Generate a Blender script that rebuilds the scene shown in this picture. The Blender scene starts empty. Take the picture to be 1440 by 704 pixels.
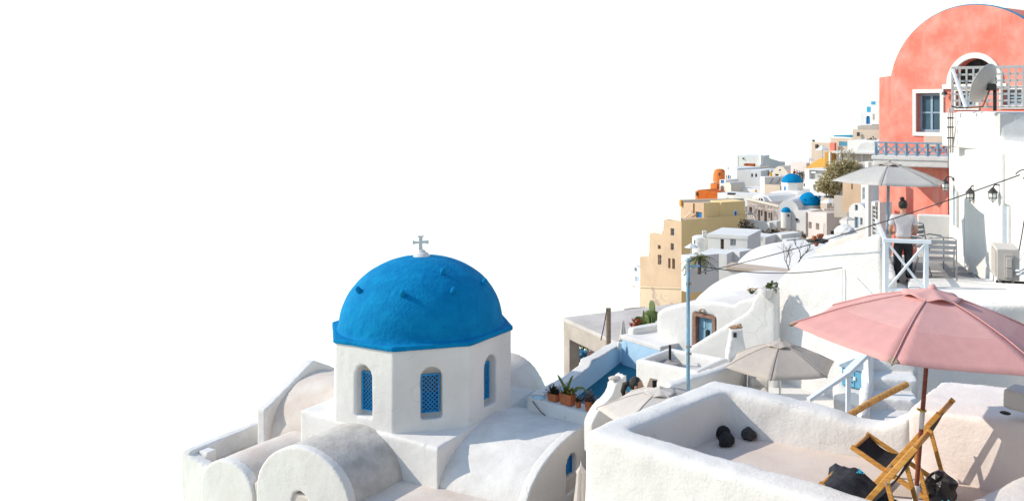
import bpy, bmesh, math, random
from mathutils import Vector, Matrix, noise
from mathutils.geometry import tessellate_polygon

random.seed(7)
scene = bpy.context.scene
COL = scene.collection
R = math.radians

# ------------------------------------------------------------------ camera
F, CX, HY, CZ = 1300.0, 852.0, 150.0, 30.0        # focal length and principal point in photo pixels, eye height
cam_d = bpy.data.cameras.new('camera')
cam = bpy.data.objects.new('camera', cam_d)
COL.objects.link(cam)
cam.location = (0, 0, CZ)
cam.rotation_euler = (R(90), 0, 0)
cam_d.sensor_width = 36.0
cam_d.lens = F / 1440 * 36
cam_d.shift_x = (720 - CX) / 1440
cam_d.shift_y = (HY - 352) / 1440
cam_d.clip_start = 0.1
cam_d.clip_end = 3000
scene.camera = cam

# ------------------------------------------------------------------ light
SUN_EL = 33.0
SUN_H = Vector((-0.998, 0.05, 0)).normalized()   # horizontal direction towards the sun
world = bpy.data.worlds.new('World')
scene.world = world
world.use_nodes = True
wn, wl = world.node_tree.nodes, world.node_tree.links
for n_ in list(wn):
    wn.remove(n_)
w_out = wn.new('ShaderNodeOutputWorld')
w_bg = wn.new('ShaderNodeBackground')
w_sky = wn.new('ShaderNodeTexSky')
w_sky.sky_type = 'NISHITA'
w_sky.sun_disc = False
w_sky.sun_elevation = R(SUN_EL)
w_sky.sun_rotation = math.atan2(SUN_H.x, SUN_H.y)
w_sky.altitude = 0
w_sky.air_density = 1.5
w_sky.dust_density = 0.0
w_sky.ozone_density = 0.3
# low sky colour carried on below the horizon, a white fill instead of sea
w_tc = wn.new('ShaderNodeTexCoord')
w_sep = wn.new('ShaderNodeSeparateXYZ')
w_max = wn.new('ShaderNodeMath'); w_max.operation = 'MAXIMUM'; w_max.inputs[1].default_value = 0.12
w_cmb = wn.new('ShaderNodeCombineXYZ')
wl.new(w_tc.outputs['Generated'], w_sep.inputs[0])
wl.new(w_sep.outputs['X'], w_cmb.inputs['X'])
wl.new(w_sep.outputs['Y'], w_cmb.inputs['Y'])
wl.new(w_sep.outputs['Z'], w_max.inputs[0])
wl.new(w_max.outputs[0], w_cmb.inputs['Z'])
wl.new(w_cmb.outputs[0], w_sky.inputs['Vector'])
w_mul = wn.new('ShaderNodeVectorMath'); w_mul.operation = 'MULTIPLY'; w_mul.inputs[1].default_value = (1.0, 0.955, 0.965)   # takes the green cast out of the sky light
wl.new(w_sky.outputs[0], w_mul.inputs[0])
wl.new(w_mul.outputs[0], w_bg.inputs['Color'])
w_bg.inputs['Strength'].default_value = 0.15
wl.new(w_bg.outputs[0], w_out.inputs['Surface'])

sun_d = bpy.data.lights.new('sun', 'SUN')
sun = bpy.data.objects.new('sun', sun_d)
COL.objects.link(sun)
sun_d.energy = 2.75
sun_d.angle = R(0.5)
sun_d.color = (1.0, 0.91, 0.78)
to_sun = Vector((SUN_H.x * math.cos(R(SUN_EL)), SUN_H.y * math.cos(R(SUN_EL)), math.sin(R(SUN_EL))))
sun.rotation_euler = to_sun.to_track_quat('Z', 'Y').to_euler()
sun.location = (-20, -5, CZ + 30)

scene.view_settings.view_transform = 'Standard'
scene.view_settings.look = 'None'
scene.view_settings.gamma = 1.0
scene.view_settings.use_curve_mapping = False
scene.view_settings.exposure = 0.56
scene.render.engine = 'CYCLES'
scene.cycles.max_bounces = 6
scene.cycles.diffuse_bounces = 4

# ------------------------------------------------------------------ pixels to places
def X(px, d): return (px - CX) / F * d
def Zp(py, d): return CZ + (HY - py) / F * d
def W(px, py, d): return Vector((X(px, d), d, Zp(py, d)))
def dist(py, z): return (CZ - z) * F / (py - HY)      # how far a point of height z is when seen at row py
def V2(px, d): return Vector((X(px, d), d))
def rz(z): return CZ + z

class Pl:
    """an upright plane through two plan points, its normal on the viewer's side"""
    def __init__(s, A, B):
        s.A = Vector(A[:2]); s.B = Vector(B[:2])
        s.u = (s.B - s.A).normalized(); s.L = (s.B - s.A).length
        s.n = Vector((s.u.y, -s.u.x))
    @staticmethod
    def px(p0, d0, p1, d1): return Pl(V2(p0, d0), V2(p1, d1))
    def tz(s, px, py):
        a, c = (px - CX) / F, (HY - py) / F
        # A + u t = d (a,1)
        det = -s.u.x + a * s.u.y
        d = (s.u.y * s.A.x - s.u.x * s.A.y) / det
        P = Vector((a * d, d))
        return (P - s.A).dot(s.u), CZ + c * d
    def P(s, t, z, out=0.0):
        p = s.A + s.u * t + s.n * out
        return Vector((p.x, p.y, z))

# ------------------------------------------------------------------ materials
def nodes_of(m):
    m.use_nodes = True
    return m.node_tree.nodes, m.node_tree.links

def mat_plaster(name, col, dirt, amt=0.5, scale=0.8, bump=0.25, rough=0.9, streak=0.3, fine=30.0, patch=None, patch_at=0.62, patch_scale=1.3, mid=5.0, crack=0.0):
    m = bpy.data.materials.new(name)
    N, L = nodes_of(m)
    b = N['Principled BSDF']
    geo = N.new('ShaderNodeNewGeometry')
    n1 = N.new('ShaderNodeTexNoise'); n1.inputs['Scale'].default_value = scale; n1.inputs['Detail'].default_value = 7; n1.inputs['Roughness'].default_value = 0.62
    L.new(geo.outputs['Position'], n1.inputs['Vector'])
    mp = N.new('ShaderNodeMapping'); mp.inputs['Scale'].default_value = (2.4, 2.4, 0.22)
    L.new(geo.outputs['Position'], mp.inputs['Vector'])
    n2 = N.new('ShaderNodeTexNoise'); n2.inputs['Scale'].default_value = 1.4; n2.inputs['Detail'].default_value = 5
    L.new(mp.outputs[0], n2.inputs['Vector'])
    r1 = N.new('ShaderNodeValToRGB')
    r1.color_ramp.elements[0].position = 0.38; r1.color_ramp.elements[0].color = (0, 0, 0, 1)
    r1.color_ramp.elements[1].position = 0.72; r1.color_ramp.elements[1].color = (1, 1, 1, 1)
    L.new(n1.outputs['Fac'], r1.inputs[0])
    r2 = N.new('ShaderNodeValToRGB')
    r2.color_ramp.elements[0].position = 0.5; r2.color_ramp.elements[0].color = (0, 0, 0, 1)
    r2.color_ramp.elements[1].position = 0.78; r2.color_ramp.elements[1].color = (1, 1, 1, 1)
    L.new(n2.outputs['Fac'], r2.inputs[0])
    k1 = N.new('ShaderNodeMath'); k1.operation = 'MULTIPLY'; k1.inputs[1].default_value = amt
    L.new(r1.outputs[0], k1.inputs[0])
    k2 = N.new('ShaderNodeMath'); k2.operation = 'MULTIPLY'; k2.inputs[1].default_value = streak
    L.new(r2.outputs[0], k2.inputs[0])
    k3 = N.new('ShaderNodeMath'); k3.operation = 'MAXIMUM'
    L.new(k1.outputs[0], k3.inputs[0]); L.new(k2.outputs[0], k3.inputs[1])
    mx = N.new('ShaderNodeMix'); mx.data_type = 'RGBA'
    mx.inputs['A'].default_value = (*col, 1); mx.inputs['B'].default_value = (*dirt, 1)
    L.new(k3.outputs[0], mx.inputs['Factor'])
    colout = mx.outputs['Result']
    if patch:
        n4 = N.new('ShaderNodeTexNoise'); n4.inputs['Scale'].default_value = patch_scale; n4.inputs['Detail'].default_value = 6
        n4.inputs['Roughness'].default_value = 0.6
        off = N.new('ShaderNodeVectorMath'); off.operation = 'ADD'; off.inputs[1].default_value = (13.1, 4.7, 8.3)
        L.new(geo.outputs['Position'], off.inputs[0]); L.new(off.outputs[0], n4.inputs['Vector'])
        r4 = N.new('ShaderNodeValToRGB')
        r4.color_ramp.elements[0].position = patch_at; r4.color_ramp.elements[0].color = (0, 0, 0, 1)
        r4.color_ramp.elements[1].position = patch_at + 0.03; r4.color_ramp.elements[1].color = (1, 1, 1, 1)
        L.new(n4.outputs['Fac'], r4.inputs[0])
        mx2 = N.new('ShaderNodeMix'); mx2.data_type = 'RGBA'
        L.new(r4.outputs[0], mx2.inputs['Factor']); L.new(colout, mx2.inputs['A']); mx2.inputs['B'].default_value = (*patch, 1)
        colout = mx2.outputs['Result']
    if crack:
        vo = N.new('ShaderNodeTexVoronoi'); vo.feature = 'DISTANCE_TO_EDGE'; vo.inputs['Scale'].default_value = 0.8
        wv = N.new('ShaderNodeVectorMath'); wv.operation = 'MULTIPLY_ADD'; wv.inputs[1].default_value = (.5, .5, .5)
        L.new(n1.outputs['Color'], wv.inputs[0]); L.new(geo.outputs['Position'], wv.inputs[2]); L.new(wv.outputs[0], vo.inputs['Vector'])
        lt = N.new('ShaderNodeMath'); lt.operation = 'LESS_THAN'; lt.inputs[1].default_value = 0.005
        L.new(vo.outputs['Distance'], lt.inputs[0])
        gt = N.new('ShaderNodeMath'); gt.operation = 'GREATER_THAN'; gt.inputs[1].default_value = 0.55
        L.new(n2.outputs['Fac'], gt.inputs[0])
        mu_ = N.new('ShaderNodeMath'); mu_.operation = 'MULTIPLY'; L.new(lt.outputs[0], mu_.inputs[0]); L.new(gt.outputs[0], mu_.inputs[1])
        m2_ = N.new('ShaderNodeMath'); m2_.operation = 'MULTIPLY'; m2_.inputs[1].default_value = crack; L.new(mu_.outputs[0], m2_.inputs[0])
        mx3 = N.new('ShaderNodeMix'); mx3.data_type = 'RGBA'
        L.new(m2_.outputs[0], mx3.inputs['Factor']); L.new(colout, mx3.inputs['A']); mx3.inputs['B'].default_value = (*[q * .45 for q in dirt], 1)
        colout = mx3.outputs['Result']
    L.new(colout, b.inputs['Base Color'])
    b.inputs['Roughness'].default_value = rough
    b.inputs['Specular IOR Level'].default_value = 0.08
    n3 = N.new('ShaderNodeTexNoise'); n3.inputs['Scale'].default_value = fine; n3.inputs['Detail'].default_value = 4
    L.new(geo.outputs['Position'], n3.inputs['Vector'])
    n5 = N.new('ShaderNodeTexNoise'); n5.inputs['Scale'].default_value = mid; n5.inputs['Detail'].default_value = 5
    L.new(geo.outputs['Position'], n5.inputs['Vector'])
    ad = N.new('ShaderNodeMath'); ad.operation = 'MULTIPLY_ADD'; ad.inputs[1].default_value = 2.5
    L.new(n5.outputs['Fac'], ad.inputs[0]); L.new(n3.outputs['Fac'], ad.inputs[2])
    bp = N.new('ShaderNodeBump'); bp.inputs['Strength'].default_value = bump; bp.inputs['Distance'].default_value = 0.03
    L.new(ad.outputs[0], bp.inputs['Height'])
    L.new(bp.outputs[0], b.inputs['Normal'])
    return m

def mat_plain(name, col, rough=0.6, metal=0.0, spec=0.4, var=0.12, scale=6.0, bump=0.0, transl=0.0):
    m = bpy.data.materials.new(name)
    N, L = nodes_of(m)
    b = N['Principled BSDF']
    geo = N.new('ShaderNodeNewGeometry')
    n1 = N.new('ShaderNodeTexNoise'); n1.inputs['Scale'].default_value = scale; n1.inputs['Detail'].default_value = 5
    L.new(geo.outputs['Position'], n1.inputs['Vector'])
    hs = N.new('ShaderNodeMapRange'); hs.inputs['From Min'].default_value = 0.25; hs.inputs['From Max'].default_value = 0.75
    hs.inputs['To Min'].default_value = 1 - var; hs.inputs['To Max'].default_value = 1 + var
    L.new(n1.outputs['Fac'], hs.inputs['Value'])
    mu = N.new('ShaderNodeVectorMath'); mu.operation = 'SCALE'; mu.inputs[0].default_value = col
    L.new(hs.outputs[0], mu.inputs['Scale'])
    L.new(mu.outputs[0], b.inputs['Base Color'])
    b.inputs['Roughness'].default_value = rough
    b.inputs['Metallic'].default_value = metal
    b.inputs['Specular IOR Level'].default_value = spec
    if bump:
        bp = N.new('ShaderNodeBump'); bp.inputs['Strength'].default_value = bump; bp.inputs['Distance'].default_value = 0.02
        n2 = N.new('ShaderNodeTexNoise'); n2.inputs['Scale'].default_value = scale * 5; n2.inputs['Detail'].default_value = 5
        L.new(geo.outputs['Position'], n2.inputs['Vector'])
        L.new(n2.outputs['Fac'], bp.inputs['Height']); L.new(bp.outputs[0], b.inputs['Normal'])
    if transl:
        tr = N.new('ShaderNodeBsdfTranslucent'); L.new(mu.outputs[0], tr.inputs['Color'])
        mixs = N.new('ShaderNodeMixShader'); mixs.inputs[0].default_value = transl
        L.new(b.outputs[0], mixs.inputs[1]); L.new(tr.outputs[0], mixs.inputs[2])
        L.new(mixs.outputs[0], N['Material Output'].inputs['Surface'])
    return m

def mat_wood(name, c1, c2, axis=(1, 1, 12), rough=0.55):
    m = bpy.data.materials.new(name)
    N, L = nodes_of(m)
    b = N['Principled BSDF']
    tc = N.new('ShaderNodeTexCoord')
    mp = N.new('ShaderNodeMapping'); mp.inputs['Scale'].default_value = axis
    L.new(tc.outputs['Object'], mp.inputs['Vector'])
    n1 = N.new('ShaderNodeTexNoise'); n1.inputs['Scale'].default_value = 5; n1.inputs['Detail'].default_value = 6
    L.new(mp.outputs[0], n1.inputs['Vector'])
    r1 = N.new('ShaderNodeValToRGB')
    r1.color_ramp.elements[0].position = 0.35; r1.color_ramp.elements[0].color = (*c1, 1)
    r1.color_ramp.elements[1].position = 0.68; r1.color_ramp.elements[1].color = (*c2, 1)
    L.new(n1.outputs['Fac'], r1.inputs[0]); L.new(r1.outputs[0], b.inputs['Base Color'])
    b.inputs['Roughness'].default_value = rough
    bp = N.new('ShaderNodeBump'); bp.inputs['Strength'].default_value = 0.2; bp.inputs['Distance'].default_value = 0.01
    L.new(n1.outputs['Fac'], bp.inputs['Height']); L.new(bp.outputs[0], b.inputs['Normal'])
    return m

def mat_leaf(name, c1, c2):
    m = bpy.data.materials.new(name)
    N, L = nodes_of(m)
    b = N['Principled BSDF']
    geo = N.new('ShaderNodeNewGeometry')
    r1 = N.new('ShaderNodeValToRGB')
    r1.color_ramp.elements[0].color = (*c1, 1); r1.color_ramp.elements[1].color = (*c2, 1)
    L.new(geo.outputs['Random Per Island'], r1.inputs[0])
    L.new(r1.outputs[0], b.inputs['Base Color'])
    b.inputs['Roughness'].default_value = 0.55
    tr = N.new('ShaderNodeBsdfTranslucent'); L.new(r1.outputs[0], tr.inputs['Color'])
    mixs = N.new('ShaderNodeMixShader'); mixs.inputs[0].default_value = 0.25
    L.new(b.outputs[0], mixs.inputs[1]); L.new(tr.outputs[0], mixs.inputs[2])
    L.new(mixs.outputs[0], N['Material Output'].inputs['Surface'])
    return m

M = {}
M['white'] = mat_plaster('white_plaster', (0.77, 0.745, 0.71), (0.625, 0.59, 0.545), amt=0.55, streak=0.3, bump=0.22, crack=0.25)
M['white_rough'] = mat_plaster('white_rough_plaster', (0.78, 0.76, 0.73), (0.64, 0.625, 0.60), amt=0.5, streak=0.3, bump=0.42, fine=22, mid=3.5, crack=0.2)
M['white_dirty'] = mat_plaster('weathered_white_plaster', (0.76, 0.74, 0.71), (0.54, 0.51, 0.48), amt=0.65, streak=0.45, scale=1.6, bump=0.25)
M['roof_peach'] = mat_plaster('dusty_roof_plaster', (0.68, 0.62, 0.565), (0.54, 0.43, 0.36), amt=0.8, streak=0.1, scale=1.1, bump=0.2)
M['vault_grey'] = mat_plaster('grey_vault_plaster', (0.58, 0.55, 0.51), (0.36, 0.33, 0.30), amt=0.85, streak=0.2, scale=2.2, bump=0.3)
M['floor_peach'] = mat_plaster('terrace_floor_plaster', (0.70, 0.605, 0.53), (0.60, 0.50, 0.43), amt=0.7, streak=0.0, scale=2.0, bump=0.1)
M['ledge'] = mat_plaster('peeling_ledge_plaster', (0.78, 0.70, 0.66), (0.70, 0.60, 0.54), amt=0.6, streak=0.0, scale=2.0, bump=0.22, patch=(0.50, 0.40, 0.33), patch_at=0.70, patch_scale=3.0)
M['wall_patch'] = mat_plaster('flaking_white_plaster', (0.72, 0.72, 0.71), (0.55, 0.53, 0.51), amt=0.5, streak=0.35, bump=0.3, patch=(0.40, 0.33, 0.28), patch_at=0.615, patch_scale=1.7)
M['far_white'] = mat_plaster('far_white_plaster', (0.76, 0.74, 0.71), (0.60, 0.57, 0.54), amt=0.5, streak=0.4, scale=0.35, bump=0.05, fine=6, mid=1)
M['far_grey'] = mat_plaster('far_grey_plaster', (0.74, 0.73, 0.71), (0.56, 0.54, 0.52), amt=0.55, streak=0.5, scale=0.4, bump=0.05, fine=6, mid=1)
M['far_tan'] = mat_plaster('far_tan_plaster', (0.58, 0.47, 0.38), (0.46, 0.37, 0.30), amt=0.5, streak=0.3, scale=0.4, bump=0.05, fine=6, mid=1)
M['far_cream'] = mat_plaster('far_cream_plaster', (0.74, 0.66, 0.56), (0.60, 0.51, 0.42), amt=0.5, streak=0.3, scale=0.4, bump=0.05, fine=6, mid=1)
M['far_pinkish'] = mat_plaster('far_pink_cream_plaster', (0.74, 0.66, 0.62), (0.62, 0.54, 0.49), amt=0.5, streak=0.2, scale=0.4, bump=0.05, fine=6, mid=1)
M['yellow'] = mat_plaster('ochre_shaded_flank_plaster', (0.90, 0.67, 0.34), (0.80, 0.57, 0.27), amt=0.6, streak=0.3, scale=0.4, bump=0.05, fine=6, mid=1)  # only for house flanks turned from the sun, brightened to offset their shade
M['peach'] = mat_plaster('peach_plaster', (0.56, 0.40, 0.28), (0.44, 0.31, 0.22), amt=0.8, streak=0.35, scale=0.4, bump=0.08, fine=6, mid=1)
M['peach_stained'] = mat_plaster('stained_peach_plaster', (0.60, 0.46, 0.33), (0.50, 0.38, 0.28), amt=0.6, streak=0.35, scale=0.4, bump=0.1, fine=6, mid=1, patch=(0.40, 0.31, 0.26), patch_at=0.56, patch_scale=0.28)
M['mustard'] = mat_plaster('mustard_plaster', (0.62, 0.34, 0.08), (0.50, 0.27, 0.07), amt=0.5, streak=0.2, scale=0.4, bump=0.05, fine=6, mid=1)
M['orange'] = mat_plaster('orange_plaster', (0.66, 0.20, 0.06), (0.54, 0.16, 0.05), amt=0.5, streak=0.2, scale=0.4, bump=0.05, fine=6, mid=1)
M['rust'] = mat_plaster('rust_red_plaster', (0.42, 0.085, 0.02), (0.48, 0.16, 0.03), amt=0.7, streak=0.2, scale=0.9, bump=0.05, fine=6, mid=1)
M['red'] = mat_plaster('coral_red_plaster', (0.76, 0.20, 0.145), (0.76, 0.40, 0.33), amt=0.8, streak=0.75, scale=1.5, bump=0.2, crack=0.3)
M['paleblue'] = mat_plaster('pale_blue_plaster', (0.42, 0.62, 0.78), (0.50, 0.66, 0.77), amt=0.6, streak=0.3, scale=1.2, bump=0.2)
M['tealblue'] = mat_plaster('teal_blue_floor_paint', (0.025, 0.15, 0.23), (0.035, 0.18, 0.26), amt=0.5, streak=0.0, bump=0.1)
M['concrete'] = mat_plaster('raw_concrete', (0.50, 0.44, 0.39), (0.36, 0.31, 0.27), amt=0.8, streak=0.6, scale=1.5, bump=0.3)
M['concrete_pale'] = mat_plaster('pale_concrete_roof', (0.62, 0.57, 0.53), (0.46, 0.41, 0.37), amt=0.8, streak=0.0, scale=0.9, bump=0.2)
M['panel_grey'] = mat_plaster('grey_render', (0.58, 0.57, 0.55), (0.47, 0.45, 0.43), amt=0.6, streak=0.4, scale=1.3, bump=0.2)
M['stone_wall'] = mat_plaster('rubble_stone', (0.42, 0.36, 0.33), (0.26, 0.22, 0.20), amt=0.9, streak=0.1, scale=2.5, bump=0.8, fine=4, mid=2)
M['rock'] = mat_plaster('hillside_rock', (0.36, 0.30, 0.25), (0.22, 0.18, 0.14), amt=0.9, streak=0.0, scale=0.6, bump=0.8, fine=3, mid=0.8)
M['blue'] = mat_plaster('dome_blue_paint', (0.0, 0.18, 0.41), (0.004, 0.28, 0.54), amt=0.6, streak=0.35, scale=2.6, bump=0.45, fine=24, mid=7, rough=0.8, crack=0.0)
M['blue_paint'] = mat_plain('blue_gloss_paint', (0.004, 0.17, 0.46), 0.5)
M['lattice_blue'] = mat_plain('bright_blue_lattice_paint', (0.01, 0.27, 0.60), 0.5)
M['deep_blue'] = mat_plain('deep_blue_board', (0.003, 0.06, 0.20), 0.6)
M['rim_blue'] = mat_plain('roof_rim_blue', (0.01, 0.22, 0.40), 0.7)
M['door_blue'] = mat_plain('pale_blue_door_paint', (0.30, 0.50, 0.61), 0.55)
M['cab_blue'] = mat_plain('cabinet_blue_paint', (0.13, 0.36, 0.52), 0.5)
M['rail_blue'] = mat_plain('grey_blue_paint', (0.27, 0.37, 0.46), 0.5)
M['white_paint'] = mat_plain('white_paint', (0.80, 0.81, 0.82), 0.5, var=0.05)
M['rail_white'] = mat_plain('cool_white_paint', (0.74, 0.79, 0.83), 0.5, var=0.05)
M['lattice_grey'] = mat_plain('pale_grey_paint', (0.43, 0.42, 0.41), 0.6, var=0.1)
M['glass'] = mat_plain('window_glass', (0.06, 0.12, 0.16), 0.12, spec=0.6, var=0.25, scale=2)
M['dark'] = mat_plain('dark_interior', (0.035, 0.035, 0.04), 0.6, var=0.3)
M['brown_dark'] = mat_plain('dark_brown_wood', (0.12, 0.06, 0.035), 0.6)
M['curtain'] = mat_plain('pale_curtain', (0.30, 0.34, 0.36), 0.8)
M['black'] = mat_plain('black_cloth', (0.012, 0.012, 0.014), 0.85, var=0.35, scale=20, bump=0.3)
M['black_plastic'] = mat_plain('black_plastic_film', (0.012, 0.012, 0.014), 0.32, spec=0.5, scale=9, bump=0.25)
M['navy_black'] = mat_plain('charcoal_towel', (0.034, 0.037, 0.044), 0.95, var=0.35, scale=30, bump=0.5)
M['logo_blue'] = mat_plain('cyan_print', (0.04, 0.45, 0.65), 0.7)
M['wood'] = mat_wood('honey_wood', (0.46, 0.20, 0.035), (0.66, 0.33, 0.07))
M['wood_beam'] = mat_wood('varnished_beam', (0.40, 0.17, 0.03), (0.66, 0.34, 0.09), axis=(6, 6, 2))
M['mahogany'] = mat_wood('mahogany_pole', (0.16, 0.032, 0.014), (0.26, 0.06, 0.025))
M['wood_old'] = mat_wood('weathered_wood', (0.20, 0.14, 0.10), (0.34, 0.25, 0.18))
M['door_frame'] = mat_plaster('worn_red_door_frame', (0.28, 0.14, 0.10), (0.42, 0.30, 0.22), amt=0.9, streak=0.5, scale=9, bump=0.4)
M['steel'] = mat_plain('brushed_steel', (0.62, 0.62, 0.63), 0.3, metal=0.9, var=0.1)
M['alu'] = mat_plain('aluminium', (0.34, 0.35, 0.37), 0.42, metal=0.55, var=0.1)
M['iron'] = mat_plain('dark_iron', (0.05, 0.045, 0.045), 0.5, metal=0.4)
M['brass'] = mat_plain('brass', (0.55, 0.36, 0.08), 0.35, metal=0.9)
M['lampglass'] = mat_plain('frosted_lamp_glass', (0.72, 0.72, 0.68), 0.25, var=0.05)
M['ac_beige'] = mat_plain('beige_metal_casing', (0.60, 0.54, 0.48), 0.5, var=0.06)
M['ac_dark'] = mat_plain('brown_grey_grille', (0.34, 0.29, 0.26), 0.6)
M['dish'] = mat_plain('cream_dish_metal', (0.47, 0.43, 0.39), 0.45, var=0.05)
M['rust_pipe'] = mat_plain('rusty_arm', (0.28, 0.10, 0.04), 0.6, var=0.4, scale=20)
M['cable'] = mat_plain('black_cable', (0.03, 0.03, 0.03), 0.6)
M['pipe_white'] = mat_plain('white_pipe', (0.75, 0.76, 0.77), 0.5, var=0.05)
M['pink'] = mat_plain('pink_canvas', (0.80, 0.45, 0.41), 0.9, var=0.06, scale=9, bump=0.15, transl=0.2)
M['pink_hem'] = mat_plain('doubled_pink_canvas', (0.74, 0.375, 0.34), 0.9, var=0.06, scale=9, bump=0.15, transl=0.12)
M['greige'] = mat_plain('grey_beige_canvas', (0.52, 0.45, 0.39), 0.9, var=0.06, scale=9, bump=0.15, transl=0.12)
M['lightgrey'] = mat_plain('light_grey_canvas', (0.60, 0.57, 0.53), 0.9, var=0.05, scale=9, bump=0.1, transl=0.15)
M['beige_cv'] = mat_plain('beige_canvas', (0.66, 0.59, 0.53), 0.9, var=0.06, scale=9, bump=0.15, transl=0.12)
M['white_cv'] = mat_plain('white_canvas', (0.78, 0.77, 0.75), 0.9, var=0.05, transl=0.1)
M['yellow_cv'] = mat_plain('yellow_canvas', (0.75, 0.38, 0.03), 0.9, var=0.1)
M['khaki'] = mat_plain('khaki_pocket', (0.30, 0.26, 0.17), 0.85)
M['terracotta'] = mat_plain('terracotta', (0.42, 0.13, 0.05), 0.8, var=0.25, scale=5, bump=0.2)
M['clay_old'] = mat_plain('old_clay', (0.40, 0.24, 0.14), 0.85, var=0.4, scale=14, bump=0.5)
M['lava'] = mat_plain('black_lava_stone', (0.028, 0.027, 0.028), 0.9, var=0.4, scale=22, bump=1.0)
M['lava_brown'] = mat_plain('grey_brown_lava_stone', (0.07, 0.06, 0.055), 0.9, var=0.4, scale=22, bump=1.0)
M['soil'] = mat_plain('soil', (0.06, 0.04, 0.03), 0.95)
M['tarp'] = mat_plain('blue_tarp', (0.03, 0.16, 0.30), 0.4, var=0.5, scale=4, bump=0.5)
M['carton'] = mat_plain('cardboard', (0.46, 0.33, 0.22), 0.85)
M['carton_pink'] = mat_plain('faded_pink_sack', (0.60, 0.36, 0.30), 0.85)
M['skin'] = mat_plain('skin', (0.48, 0.27, 0.18), 0.55, var=0.06)
M['hair'] = mat_plain('black_hair', (0.012, 0.010, 0.009), 0.45, var=0.3, scale=40, bump=0.5)
M['shirt'] = mat_plain('light_grey_jersey', (0.58, 0.54, 0.55), 0.9, var=0.1, scale=12, bump=0.4)
M['trouser'] = mat_plain('black_trousers', (0.016, 0.016, 0.02), 0.9, var=0.3)
M['red_cloth'] = mat_plain('red_cloth', (0.55, 0.04, 0.03), 0.8)
M['teal_cloth'] = mat_plain('teal_cloth', (0.03, 0.14, 0.22), 0.8)
M['grey_cloth'] = mat_plain('grey_cloth', (0.25, 0.25, 0.27), 0.8)
M['paper'] = mat_plain('cream_paper', (0.68, 0.55, 0.42), 0.8)
M['bluepost'] = mat_plaster('worn_blue_post_paint', (0.22, 0.42, 0.56), (0.30, 0.22, 0.17), amt=0.9, streak=0.6, scale=5, bump=0.3)
M['leaf_olive'] = mat_leaf('olive_leaves', (0.22, 0.18, 0.07), (0.64, 0.53, 0.29))
M['leaf_green'] = mat_leaf('green_leaves', (0.03, 0.06, 0.012), (0.13, 0.15, 0.035))
M['leaf_dark'] = mat_leaf('dark_leaves', (0.02, 0.02, 0.012), (0.07, 0.055, 0.03))
M['leaf_grey'] = mat_leaf('grey_green_leaves', (0.08, 0.075, 0.07), (0.22, 0.19, 0.19))
M['petal_red'] = mat_leaf('red_petals', (0.45, 0.03, 0.02), (0.75, 0.10, 0.06))
M['petal_orange'] = mat_leaf('orange_blooms', (0.65, 0.22, 0.02), (0.80, 0.42, 0.05))
M['cactus'] = mat_plain('cactus_green', (0.10, 0.14, 0.035), 0.6, var=0.3)
M['trunk'] = mat_wood('bark', (0.07, 0.05, 0.035), (0.16, 0.11, 0.08), axis=(3, 3, 1))
M['umb_base'] = mat_plain('grey_umbrella_base', (0.33, 0.30, 0.28), 0.8)
M['sign_blue'] = mat_plain('faded_blue_sign', (0.05, 0.24, 0.36), 0.6)
M['shade_door'] = mat_plain('shade_toned_door', (0.33, 0.40, 0.45), 0.7)  # grey blue tone holds the shade of recessed doorways
M['deck'] = mat_plain('grey_deck', (0.30, 0.28, 0.27), 0.8)

# ------------------------------------------------------------------ mesh building
ORG = {}
def org(o):
    return ORG.get(o.name, Vector((0, 0, 0))) if o else Vector((0, 0, 0))

def thing(name, label, cat, loc=(0, 0, 0), group=None):
    o = bpy.data.objects.new(name, None)
    COL.objects.link(o)
    o.empty_display_size = 0.2
    o.location = loc
    ORG[o.name] = Vector(loc)
    tag(o, label, cat, group)
    return o

def tag(o, label=None, cat=None, group=None, kind=None):
    if label: o['label'] = label
    if cat: o['category'] = cat; o['kind'] = 'thing'
    if group: o['group'] = group
    if kind: o['kind'] = kind
    return o

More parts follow.
